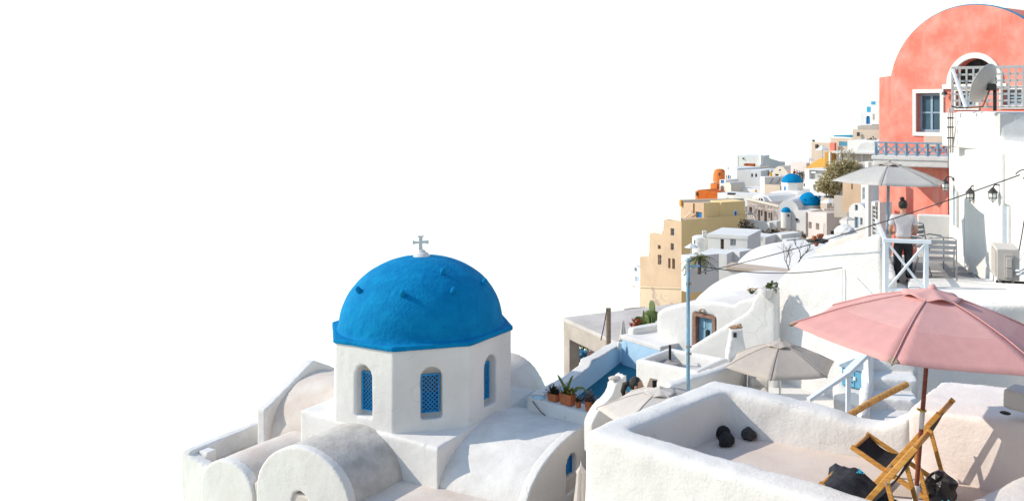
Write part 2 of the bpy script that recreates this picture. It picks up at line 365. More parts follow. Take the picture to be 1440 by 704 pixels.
class MB:
    def __init__(s):
        s.v = []; s.f = []
    def add(s, vs, fs):
        k = len(s.v)
        s.v += [Vector(p) for p in vs]
        s.f += [tuple(i + k for i in f) for f in fs]
        return s
    def box(s, c, size, rot=None):
        c = Vector(c); hx, hy, hz = [q / 2 for q in size]
        vs = []
        for x in (-hx, hx):
            for y in (-hy, hy):
                for z in (-hz, hz):
                    p = Vector((x, y, z))
                    if rot is not None: p = rot @ p
                    vs.append(c + p)
        return s.add(vs, [(0, 1, 3, 2), (4, 6, 7, 5), (0, 4, 5, 1), (2, 3, 7, 6), (0, 2, 6, 4), (1, 5, 7, 3)])
    def bar(s, p0, p1, w, h, up=(0, 0, 1)):
        p0, p1 = Vector(p0), Vector(p1)
        d = (p1 - p0).normalized(); up = Vector(up)
        a = d.cross(up)
        if a.length < 1e-4: a = d.cross(Vector((0, 1, 0)))
        a.normalize(); b = a.cross(d).normalized()
        vs = []
        for p in (p0, p1):
            for q, r_ in ((-1, -1), (1, -1), (1, 1), (-1, 1)):
                vs.append(p + a * (q * w / 2) + b * (r_ * h / 2))
        return s.add(vs, [(3, 2, 1, 0), (4, 5, 6, 7), (0, 1, 5, 4), (1, 2, 6, 5), (2, 3, 7, 6), (3, 0, 4, 7)])
    def tube(s, path, r, n=8, caps=True):
        path = [Vector(p) for p in path]
        rr = r if isinstance(r, (list, tuple)) else [r] * len(path)
        rings = []
        prev = None
        for i, p in enumerate(path):
            d = (path[min(i + 1, len(path) - 1)] - path[max(i - 1, 0)]).normalized()
            ref = prev if prev is not None else (Vector((0, 0, 1)) if abs(d.z) < 0.9 else Vector((1, 0, 0)))
            a = (ref - d * ref.dot(d))
            if a.length < 1e-5: a = d.orthogonal()
            a.normalize(); prev = a
            b = d.cross(a)
            rings.append([p + (a * math.cos(2 * math.pi * k / n) + b * math.sin(2 * math.pi * k / n)) * rr[i] for k in range(n)])
        vs = [p for rg in rings for p in rg]
        fs = []
        for i in range(len(rings) - 1):
            for k in range(n):
                fs.append((i * n + k, i * n + (k + 1) % n, (i + 1) * n + (k + 1) % n, (i + 1) * n + k))
        if caps:
            fs.append(tuple(range(n - 1, -1, -1)))
            fs.append(tuple(range((len(rings) - 1) * n, len(rings) * n)))
        return s.add(vs, fs)
    def lathe(s, c, prof, n=24, axis=None):
        c = Vector(c); vs = []; fs = []
        q = axis.to_track_quat('Z', 'Y').to_matrix() if axis is not None else None
        for r_, z in prof:
            for k in range(n):
                a = 2 * math.pi * k / n
                p = Vector((r_ * math.cos(a), r_ * math.sin(a), z))
                if q is not None: p = q @ p
                vs.append(c + p)
        for i in range(len(prof) - 1):
            for k in range(n):
                fs.append((i * n + k, i * n + (k + 1) % n, (i + 1) * n + (k + 1) % n, (i + 1) * n + k))
        if prof[0][0] > 1e-6: fs.append(tuple(range(n - 1, -1, -1)))
        if prof[-1][0] > 1e-6: fs.append(tuple(range((len(prof) - 1) * n, len(prof) * n)))
        return s.add(vs, fs)
    def solid(s, pts, z0, z1):
        """plan polygon pulled from z0 up to z1; both may be one number or one per corner"""
        n = len(pts)
        a = z0 if isinstance(z0, (list, tuple)) else [z0] * n
        b = z1 if isinstance(z1, (list, tuple)) else [z1] * n
        vs = [Vector((p[0], p[1], a[i])) for i, p in enumerate(pts)] + [Vector((p[0], p[1], b[i])) for i, p in enumerate(pts)]
        fs = [tuple(range(n - 1, -1, -1)), tuple(range(n, 2 * n))]
        fs += [(i, (i + 1) % n, n + (i + 1) % n, n + i) for i in range(n)]
        return s.add(vs, fs)
    def prism(s, pl, outline, thick, holes=(), recess=0.15):
        """closed solid: an outline (t,z) on a plane with recessed holes, pulled back by thick"""
        loops = [[Vector((t, z, 0)) for t, z in outline]] + [[Vector((t, z, 0)) for t, z in h] for h in holes]
        rec = recess if isinstance(recess, (list, tuple)) else [recess] * len(holes)
        flat = [p for lp in loops for p in lp]
        vs = [pl.P(p.x, p.y, 0) for p in flat]
        fs = [tuple(t) for t in tessellate_polygon(loops)]
        n0 = len(outline)
        bk = len(vs)
        vs += [pl.P(t, z, -thick) for t, z in outline]
        fs += [tuple(bk + i for i in t) for t in tessellate_polygon([loops[0]])]
        fs += [(i, (i + 1) % n0, bk + (i + 1) % n0, bk + i) for i in range(n0)]
        st = n0
        for h, rc in zip(holes, rec):
            m_ = len(h)
            hb = len(vs)
            vs += [pl.P(t, z, -rc) for t, z in h]
            fs += [(st + i, st + (i + 1) % m_, hb + (i + 1) % m_, hb + i) for i in range(m_)]
            fs.append(tuple(hb + i for i in range(m_)))
            st += m_
        return s.add(vs, fs)
    def sheet(s, pl, outline, out, thick=0.02):
        return s.prism(Pl(pl.P(0, 0, out), pl.P(1, 0, out)), outline, thick)
    def build(s, name, mat, parent=None, smooth=False, bev=0.0, voxel=0.0, relax=3, wob=0.0, wobs=1.0, kind=None, seg=2):
        me = bpy.data.meshes.new(name)
        o_ = org(parent)
        me.from_pydata([tuple(p - o_) for p in s.v], [], s.f)
        bm = bmesh.new(); bm.from_mesh(me)
        bmesh.ops.remove_doubles(bm, verts=bm.verts, dist=1e-5)
        bmesh.ops.recalc_face_normals(bm, faces=bm.faces)
        bm.to_mesh(me); bm.free()
        mats = mat if isinstance(mat, (list, tuple)) else [mat]
        for m_ in mats: me.materials.append(M[m_] if isinstance(m_, str) else m_)
        o = bpy.data.objects.new(name, me)
        COL.objects.link(o)
        if parent:
            o.parent = parent
            ORG[o.name] = o_
        if kind: o['kind'] = kind
        if voxel:
            r_ = o.modifiers.new('remesh', 'REMESH'); r_.mode = 'VOXEL'; r_.voxel_size = voxel; r_.use_smooth_shade = True
            if relax:
                q = o.modifiers.new('smooth', 'SMOOTH'); q.iterations = relax; q.factor = 0.5
            dg = bpy.context.evaluated_depsgraph_get()
            nm = bpy.data.meshes.new_from_object(o.evaluated_get(dg))
            nm.name = name
            o.modifiers.clear()
            if wob:
                vn = [v.normal.copy() for v in nm.vertices]
                for v, nn in zip(nm.vertices, vn):
                    q = (v.co + o_) * wobs
                    v.co += nn * (wob * (noise.noise(q) + 0.5 * noise.noise(q * 2.7)))
            o.data = nm
            if not nm.materials:
                for m_ in mats: nm.materials.append(M[m_] if isinstance(m_, str) else m_)
            for p in nm.polygons: p.use_smooth = True
        else:
            if smooth:
                for p in me.polygons: p.use_smooth = True
            if bev:
                b = o.modifiers.new('bevel', 'BEVEL'); b.width = bev; b.segments = seg; b.limit_method = 'ANGLE'; b.angle_limit = R(35)
        return o

def solo(mb, name, mat, label, cat, group=None, **k):
    return tag(mb.build(name, mat, None, **k), label, cat, group)

def struct(mb, name, mat, **k):
    return mb.build(name, mat, None, kind='structure', **k)

def rect(t0, t1, z0, z1): return [(t0, z0), (t1, z0), (t1, z1), (t0, z1)]
def arch(t0, t1, z0, z1, n=12, rise=None):
    """an opening or wall outline with a round head; z1 is the crown"""
    w = (t1 - t0) / 2; c = (t0 + t1) / 2
    h = w if rise is None else rise
    zs = z1 - h
    pts = [(t0, z0), (t1, z0)]
    for k in range(n + 1):
        a = math.pi * k / n
        pts.append((c + w * math.cos(a), zs + h * math.sin(a)))
    if abs(zs - z0) < 1e-6: pts = pts[2:]
    return pts
def px_rect(pl, x0, x1, y0, y1):
    cxm, cym = (x0 + x1) / 2, (y0 + y1) / 2
    t0 = pl.tz(x0, cym)[0]; t1 = pl.tz(x1, cym)[0]
    z1 = pl.tz(cxm, y0)[1]; z0 = pl.tz(cxm, y1)[1]
    return t0, t1, z0, z1
def px_poly(pl, pts): return [pl.tz(x, y) for x, y in pts]

def window_parts(root, pl, t0, t1, z0, z1, rec, kind, pane='glass', fr='white_paint', bars=(1, 1), fw=None, round_top=False):
    """what fills an opening: a pane or leaf set back in it and, where it shows, its frame"""
    w, h = t1 - t0, z1 - z0
    nm = 'door' if kind.startswith('door') else 'window'
    ol = arch(t0 + .003, t1 - .003, z0 + .003, z1 - .003) if round_top else rect(t0 + .003, t1 - .003, z0 + .003, z1 - .003)
    mb = MB(); mb.sheet(pl, ol, -rec + 0.03, 0.02)
    pn = mb.build(nm, pane, root)
    if kind in ('win', 'door_win'):
        f = fw or max(0.035, w * 0.09)
        mb = MB()
        o0 = -rec + 0.055
        for (a0, a1, b0, b1) in ((t0, t0 + f, z0, z1), (t1 - f, t1, z0, z1), (t0 + f, t1 - f, z0, z0 + f), (t0 + f, t1 - f, z1 - f, z1)):
            mb.sheet(pl, rect(a0, a1, b0, b1), o0, 0.022)
        nv, nh = bars
        for k in range(nv):
            c = t0 + w * (k + 1) / (nv + 1)
            mb.sheet(pl, rect(c - f * .45, c + f * .45, z0 + f, z1 - f), o0 + .004, 0.02)
        for k in range(nh):
            c = z0 + h * (k + 1) / (nh + 1)
            mb.sheet(pl, rect(t0 + f, t1 - f, c - f * .3, c + f * .3), o0 - .003, 0.018)
        mb.build('frame', fr, pn)
    if kind == 'door_panel':
        for s_ in (0, 1):
            a0 = t0 + w * s_ / 2 + w * .06; a1 = a0 + w * .38
            for q0, q1 in ((.08, .40), (.48, .9)):
                mb = MB(); mb.sheet(pl, rect(a0, a1, z0 + h * q0, z0 + h * q1), -rec + .05, .02); mb.build('panel', pane, pn)
    return pn

def house(name, label, pl, thick, mat, top=None, bot=None, poly=None, ops=(), cat='house', group=None, rec=0.18, voxel=0.0, wob=0.0, outline=None, base_drop=0.0):
    """a building: front outline given in pixels (or metres) on an upright plane, pulled back; ops are openings in pixels"""
    if outline is None:
        if poly: outline = px_poly(pl, poly)
        else:
            z1 = pl.tz(CX + F * pl.A.x / pl.A.y, top)[1] if False else Zp(top, pl.A.y)
            z0 = Zp(bot, pl.A.y)
            outline = rect(0, pl.L, z0 - base_drop, z1)
    zmin = min(z for t, z in outline)
    holes = []; todo = []; recs = []
    for op in ops:
        x0, x1, y0, y1, kind = op[:5]
        kw = op[5] if len(op) > 5 else {}
        t0, t1, z0, z1 = px_rect(pl, x0, x1, y0, y1)
        rt = kw.get('round_top', False)
        holes.append(arch(t0, t1, z0, z1) if rt else rect(t0, t1, z0, z1))
        rc = kw.get('rec', rec); recs.append(rc)
        todo.append((t0, t1, z0, z1, rc, kind, {k: v for k, v in kw.items() if k != 'rec'}))
    c = pl.P(pl.L / 2, zmin, -thick / 2)
    root = thing(name, label, cat, c, group)
    MB().prism(pl, outline, thick, holes, recs).build('wall', mat, root, voxel=voxel, wob=wob)
    for t in todo:
        if t[5] != 'niche': window_parts(root, pl, *t[:6], **t[6])
    return root

def copy_tree(o, parent=None, loc=None):
    c = o.copy(); COL.objects.link(c)
    c.parent = parent
    if loc is not None: c.location = loc
    for ch in o.children: copy_tree(ch, c)
    return c
# ================================================================== hillside
def hillside():
    ctrl = [(265, 790, 22), (600, 800, 21), (820, 800, 18), (1100, 900, 9), (1440, 900, 8), (1440, 640, 20), (1240, 640, 22), (1000, 590, 25),
            (860, 650, 26), (800, 575, 45), (930, 565, 45), (1100, 430, 60), (1240, 380, 60), (895, 455, 118), (960, 450, 108), (1050, 345, 118),
            (990, 400, 85), (1070, 352, 95), (1130, 352, 112), (1220, 345, 92), (1100, 292, 148), (1000, 296, 165), (1050, 278, 185), (1160, 292, 112), (1160, 246, 140),
            (1225, 240, 112), (1230, 196, 128), (1300, 205, 135), (1440, 190, 140), (1500, 230, 60), (1150, 238, 200), (1040, 262, 225), (1240, 215, 225), (1500, 200, 225), (250, 800, 30), (500, 760, 32)]
    pts = [W(*c) for c in ctrl]
    pts += [Vector(p) + Vector((0, 0, CZ)) for p in ((0, 2, -9), (4, -4, -5), (-8, 0, -14), (0, -14, -3), (-12, -30, -12), (0, -50, 4), (40, -40, 12), (45, 0, 8), (60, 30, 10), (90, -30, 18), (110, 50, 16), (130, 120, 14), (150, 220, 6), (-12, -90, -10), (60, -90, 18))]  # unseen ground round the camera, raised to hold back light from below
    def h(x, y):
        sw = sz = 0
        for p in pts:
            w = 1 / ((x - p.x) ** 2 + (y - p.y) ** 2 + 4.0) ** 1.6
            sw += w; sz += w * p.z
        return sz / sw
    edge = [(4, 240), (30, 255), (36, 560), (45, 800), (80, 868), (118, 899), (150, 965), (170, 1000), (200, 1035), (235, 1075)]
    def left(d):
        if d < 20: return X(248, 20)
        for (a, p), (b, q) in zip(edge, edge[1:]):
            if a <= d <= b: return X(p + (q - p) * (d - a) / (b - a), d)
        return X(edge[-1][1], d)
    rows = [-95 + i * 7 for i in range(14)] + [4 + i * 3 for i in range(16)] + [52 + i * 5 for i in range(37)]
    nx = 90
    vs, fs = [], []
    for d in rows:
        l = left(d)
        for i in range(-1, nx + 1):
            f = (max(i, 0) / nx) ** 1.5
            x = l + (150 - l) * f
            z = h(x, d) + 0.5 * noise.noise(Vector((x * .25, d * .25, 0))) - 0.3 - 3.2 * min(1, max(0, (d - 34) / 14))
            if i == -1: z -= 25
            vs.append((x, d, z))
    w = nx + 2
    for j in range(len(rows) - 1):
        for i in range(w - 1):
            fs.append((j * w + i, j * w + i + 1, (j + 1) * w + i + 1, (j + 1) * w + i))
    mb = MB(); mb.add(vs, fs)
    return struct(mb, 'hillside', 'rock', smooth=True)
hillside()

def sky_blocking_cliff():
    # unseen cliff arc added on the sun side to hold back low sky light
    vs, fs = [], []
    n, m_ = 60, 12
    for i in range(n + 1):
        az = R(-52 - 120 * i / n)
        d = 340 + 40 * math.sin(i * .21)
        k = min(1, i / 8, (n - i) / 8)
        for j in range(m_ + 1):
            f = j / m_
            rr = d + 70 * f ** 1.4 + 10 * noise.noise(Vector((i * .35, j * .5, 0)))
            z = CZ - 110 + f * (110 + 30 * k + 9 * noise.noise(Vector((i * .25, 3, 0))))
            vs.append((rr * math.sin(az), rr * math.cos(az), z))
    for i in range(n):
        for j in range(m_):
            q = i * (m_ + 1) + j
            fs.append((q, q + 1, q + m_ + 2, q + m_ + 1))
    struct(MB().add(vs, fs), 'sky_blocking_cliff', 'rock', smooth=True)
sky_blocking_cliff()

# ================================================================== the blue-domed church
c0 = Vector((-4.88, 24.5)); e1 = Vector((.885, -.465)).normalized(); e2 = Vector((-e1.y * -1, 0)); e2 = Vector((-.465, -.885)).normalized()
def L2(a, b): return c0 + e1 * a + e2 * b
def church():
    root = thing('domed_church', 'white church with one large bright blue dome topped by a small cross', 'church', (c0.x, c0.y, rz(-15)))
    ROOF = rz(-8.80)
    # --- drum: eight sides, an arched recess in each
    ang = [R(17.3 + 22.5 + 45 * k) for k in range(8)]
    Rv = 2.40
    ring = [c0 + Vector((math.sin(a), -math.cos(a))) * Rv for a in ang]
    zt, zb = rz(-5.82), rz(-8.3)
    vs, fs = [], []
    mb = MB()
    top = [Vector((p.x, p.y, zt)) for p in ring]; bot = [Vector((p.x, p.y, zb)) for p in ring]
    mb.add(top, [tuple(range(8))]); mb.add(bot, [tuple(range(8))])
    faces = []
    for k in range(8):
        A, B = ring[k - 1], ring[k]
        pl = Pl(A, B)
        if pl.n.dot(pl.A - c0) < 0: pl = Pl(B, A)
        w = pl.L
        t0, t1 = w / 2 - .26, w / 2 + .26
        z0, z1 = rz(-7.56), rz(-6.30)
        hole = arch(t0, t1, z0, z1)
        loops = [[Vector((t, z, 0)) for t, z in rect(0, w, zb, zt)], [Vector((t, z, 0)) for t, z in hole]]
        flat = [p for l in loops for p in l]
        V = [pl.P(p.x, p.y) for p in flat]
        Fs = [tuple(t) for t in tessellate_polygon(loops)]
        nb = len(V)
        V += [pl.P(t, z, -.30) for t, z in hole]
        m_ = len(hole)
        Fs += [(4 + i, 4 + (i + 1) % m_, nb + (i + 1) % m_, nb + i) for i in range(m_)]
        Fs.append(tuple(nb + i for i in range(m_)))
        mb.add(V, Fs)
        faces.append((pl, t0, t1, z0, z1))
    mb.build('drum', 'white', root, voxel=0.04, relax=1, wob=0.008, wobs=1.6)
    for pl, t0, t1, z0, z1 in faces:
        a0, a1, b0, b1 = t0 + .03, t1 - .045, z0 + .10, z0 + 1.04
        mid = (b0 + b1) / 2 + .02
        f = .035
        mb = MB()
        for r_ in ((a0, a0 + f, b0, b1), (a1 - f, a1, b0, b1), (a0 + f, a1 - f, b0, b0 + f), (a0 + f, a1 - f, b1 - f, b1)):
            mb.sheet(pl, rect(*r_), -.20, .05)
        win = mb.build('window', 'lattice_blue', root)
        mb = MB(); mb.sheet(pl, rect(a0 + .01, a1 - .01, mid, b1 - .01), -.262, .01); mb.build('pane', 'brown_dark', win)
        mb = MB(); mb.sheet(pl, rect(a0 + .01, a1 - .01, b0 + .01, mid - .002), -.255, .015); mb.build('panel', 'deep_blue', win)
        mb = MB()
        W_, H_ = a1 - a0 - 2 * f, b1 - b0 - 2 * f
        st = .105
        for sgn in (1, -1):
            k = -H_
            while k < W_ + H_:
                # a slat along the diagonal, clipped to the frame
                pts = []
                x0 = k; 
                s0 = max(0, -x0); s1 = min(H_, W_ - x0)
                if s1 - s0 > .03:
                    xa, xb = x0 + s0, x0 + s1
                    if sgn < 0: xa, xb = W_ - xa, W_ - xb
                    mb.bar(pl.P(a0 + f + xa, b0 + f + s0, -.218 - (.006 if sgn < 0 else 0)), pl.P(a0 + f + xb, b0 + f + s1, -.218 - (.006 if sgn < 0 else 0)), .021, .006, up=(pl.n.x, pl.n.y, 0))
                k += st
        mb.build('lattice', 'lattice_blue', win)
    # --- blue edge slab and dome
    mb = MB()
    r2 = [c0 + (p - c0).normalized() * 2.45 for p in ring]
    mb.solid([(p.x, p.y) for p in r2], rz(-5.86), rz(-5.74))
    mb.build('dome_rim', 'blue', root, voxel=0.03, relax=1, wob=0.005, wobs=2.0)
    rd, hd, zd = 2.13, 1.84, rz(-5.78)
    prof = [(rd * 1.055, -.02), (rd * 1.02, .04)]
    for k in range(0, 33):
        a = R(2 + 88 * k / 32)
        prof.append((rd * math.cos(a) ** 0.96 if k < 32 else 1e-7, .06 + (hd - .06) * math.sin(a)))
    mb = MB(); mb.lathe((c0.x, c0.y, zd), prof, 96)
    dome = mb.build('dome', 'blue', root, smooth=True)
    for v in dome.data.vertices:
        q = v.co * 1.3
        dv = Vector((v.co.x, v.co.y, 0)); 
        v.co += v.normal * (.015 * noise.noise(q) + .007 * noise.noise(q * 3.1))
    C3 = Vector((c0.x, c0.y, zd))
    for i, (px, py) in enumerate(((507, 411), (567, 416), (622, 386), (636, 412), (625, 460), (678, 400))):
        # where the ray meets the dome
        d = Vector(((px - CX) / F, 1, (HY - py) / F)); o = Vector((0, 0, CZ)) - C3
        S = Vector((1 / rd, 1 / rd, 1 / hd))
        dd = Vector((d.x * S.x, d.y * S.y, d.z * S.z)); oo = Vector((o.x * S.x, o.y * S.y, o.z * S.z))
        A, B, Cq = dd.dot(dd), 2 * dd.dot(oo), oo.dot(oo) - 1
        t = (-B - math.sqrt(max(B * B - 4 * A * Cq, 0))) / (2 * A)
        P = Vector((0, 0, CZ)) + d * t
        nn = Vector(((P - C3).x / rd ** 2, (P - C3).y / rd ** 2, (P - C3).z / hd ** 2)).normalized()
        ax = (nn * .8 + Vector((0, 0, .25))).normalized()
        s_ = .35 if i == 4 else 1
        mb = MB(); mb.tube([P - ax * .1, P + ax * .10 * s_, P + ax * .17 * s_, P + ax * .19 * s_], [.075 * s_, .07 * s_, .06 * s_, .035 * s_], 12)
        mb.build('peg', 'blue', dome, smooth=True)
    # --- cross
    ztop = zd + hd
    mb = MB(); mb.lathe((c0.x, c0.y, ztop - .06), [(.24, 0), (.22, .06), (.16, .13), (.10, .16), (.10, .19), (.06, .21)], 20)
    base = mb.build('cross_base', 'white', root, smooth=False)
    A = Vector((c0.x, c0.y, ztop + .14))
    pl = Pl((c0.x - 1, c0.y - .25), (c0.x + 1, c0.y + .25))
    def flare(p, q, w0, w1):
        return p, q
    o_ = [(t * 1.55, z * 1.08) for t, z in ((-.035, 0), (.035, 0), (.03, .19), (.10, .18), (.135, .16), (.135, .27), (.10, .25), (.03, .24), (.035, .33), (.065, .375), (-.065, .375), (-.035, .33), (-.03, .24), (-.10, .25), (-.135, .27), (-.135, .16), (-.10, .18), (-.03, .19))]
    mb = MB(); mb.prism(Pl((pl.P(1, 0).x, pl.P(1, 0).y), (pl.P(2, 0).x, pl.P(2, 0).y)), [(t, A.z - .02 + z) for t, z in o_], .09)
    mb.v = [v + Vector((c0.x, c0.y, 0)) - Vector((pl.P(1.03, 0, -.035).x, pl.P(1.03, 0, -.035).y, 0)) for v in mb.v]
    mb.build('cross', 'white', root, bev=.008)
    # --- square block under the drum
    sq = [c0 + Vector((math.sin(R(17.3 + 90 * k)), -math.cos(R(17.3 + 90 * k)))) * r_ for k, r_ in enumerate((3.36, 3.06, 3.06, 3.06))]
    mb = MB(); mb.solid([(p.x, p.y) for p in sq], rz(-15), [rz(-7.86), rz(-7.76), rz(-7.76), rz(-7.74)])
    # the corner tops slope a little; cut the cap into a fan so it stays flat enough
    mb.build('crossing_block', 'white', root, voxel=0.05, relax=1, wob=0.012, wobs=1.1)
    # --- vaults
    def vault(a0, b0, a1, b1, zr, zf, thick, mat, name='barrel_vault', holes=(), vox=.05, zbase=None):
        pl = Pl(L2(a0, b0), L2(a1, b1))
        zb_ = zbase if zbase is not None else rz(-15)
        ol = arch(0, pl.L, zb_, zr, 28, zr - zf)
        MB().prism(Pl(pl.P(0, 0, -.16), pl.P(pl.L, 0, -.16)), ol, thick - .16).build(name, mat, root, voxel=vox, relax=2, wob=0.018, wobs=0.9)
        ol2 = arch(-.012, pl.L + .012, zb_, zr + .015, 28, zr - zf)
        return pl, MB().prism(pl, ol2, .24, [h for h in holes], .20).build('end_wall', 'white', root, voxel=.032, relax=5, wob=0.012, wobs=0.9)
    plv = Pl(L2(4.75, 2.3), L2(4.75, -2.3))
    wt0, wt1, wz0, wz1 = px_rect(plv, 797, 812, 638, 690)
    hole = arch(wt0, wt1, wz0, wz1)
    pl, v1 = vault(4.75, 2.3, 4.75, -2.3, rz(-7.80), ROOF - .1, 2.75, 'white_dirty', holes=[hole])
    window_parts(root, pl, wt0 + .02, wt1 - .02, wz0 + .02, wz1 - .02, .19, 'win', 'blue_paint', 'blue_paint', (0, 1), round_top=True)
    pl2 = Pl(L2(-1.54, 4.1), L2(1.32, 4.1))
    bt0, bt1, bz0, bz1 = px_rect(pl2, 410, 433, 691, 760)
    vault(-1.54, 4.1, 1.32, 4.1, rz(-7.73), ROOF - .1, 2.2, 'vault_grey', holes=[arch(bt0, bt1, bz0, bz1)])
    window_parts(root, pl2, bt0 + .02, bt1 - .02, bz0 + .02, bz1 - .02, .19, 'dark', 'wood_old', round_top=True)
    vault(-2.0, 1.6, -2.0, -1.6, rz(-7.52), ROOF - .1, 1.95, 'roof_peach')
    vault(-1.3, -1.9, 1.3, -1.9, rz(-7.50), ROOF - .1, 2.4, 'roof_peach')
    vault(-3.45, 4.1, -1.68, 4.1, rz(-8.46), rz(-9.15), 2.4, 'roof_peach')
    # --- pediment behind the far vault
    pl = Pl(L2(-3.85, 1.78), L2(-3.85, -1.78))
    w = pl.L
    mb = MB(); mb.prism(pl, [(0, rz(-15)), (w, rz(-15)), (w, rz(-8.1)), (w - .25, rz(-8.0)), (w / 2 + .05, rz(-7.22)), (w / 2 - .05, rz(-7.22)), (.25, rz(-8.0)), (0, rz(-8.1))], .32)
    mb.build('pediment_wall', 'white_dirty', root, voxel=.05, relax=2, wob=.015)
    # --- parapets of the side roof
    mb = MB(); mb.solid([L2(-4.86, .9), L2(-4.56, .9), L2(-4.56, 3.55), L2(-4.86, 3.55)], rz(-15), [rz(-8.70), rz(-8.70), rz(-8.76), rz(-8.76)])
    mb.build('parapet', 'white_dirty', root, voxel=.045, relax=2, wob=.015, wobs=2)
    mb = MB(); mb.solid([L2(-4.86, 3.3), L2(-3.4, 3.3), L2(-3.4, 3.58), L2(-4.86, 3.58)], rz(-15), [rz(-8.78), rz(-9.12), rz(-9.12), rz(-8.78)])
    mb.build('end_wall', 'white', root, voxel=.045, relax=2, wob=.012, wobs=2)
    mb = MB(); mb.solid([L2(-4.56, 3.0), L2(-4.22, 3.0), L2(-4.22, 3.32), L2(-4.56, 3.32)], rz(-9.6), rz(-8.80))
    mb.build('corner_post', 'white', root, voxel=.04, relax=2, wob=.01)
    # --- flat roof between the vaults
    mb = MB(); mb.solid([L2(-1.7, 4.05), L2(4.7, 4.05), L2(4.7, -5.2), L2(-4.0, -5.2), L2(-4.0, .9), L2(-1.7, .9)], rz(-15), ROOF)
    mb.build('flat_roof', 'roof_peach', root, bev=.05)
    mb = MB(); mb.solid([L2(-4.7, .92), L2(-1.72, .92), L2(-1.72, 3.4), L2(-4.7, 3.4)], rz(-15), rz(-9.20)); mb.build('side_roof', 'roof_peach', root)
church()

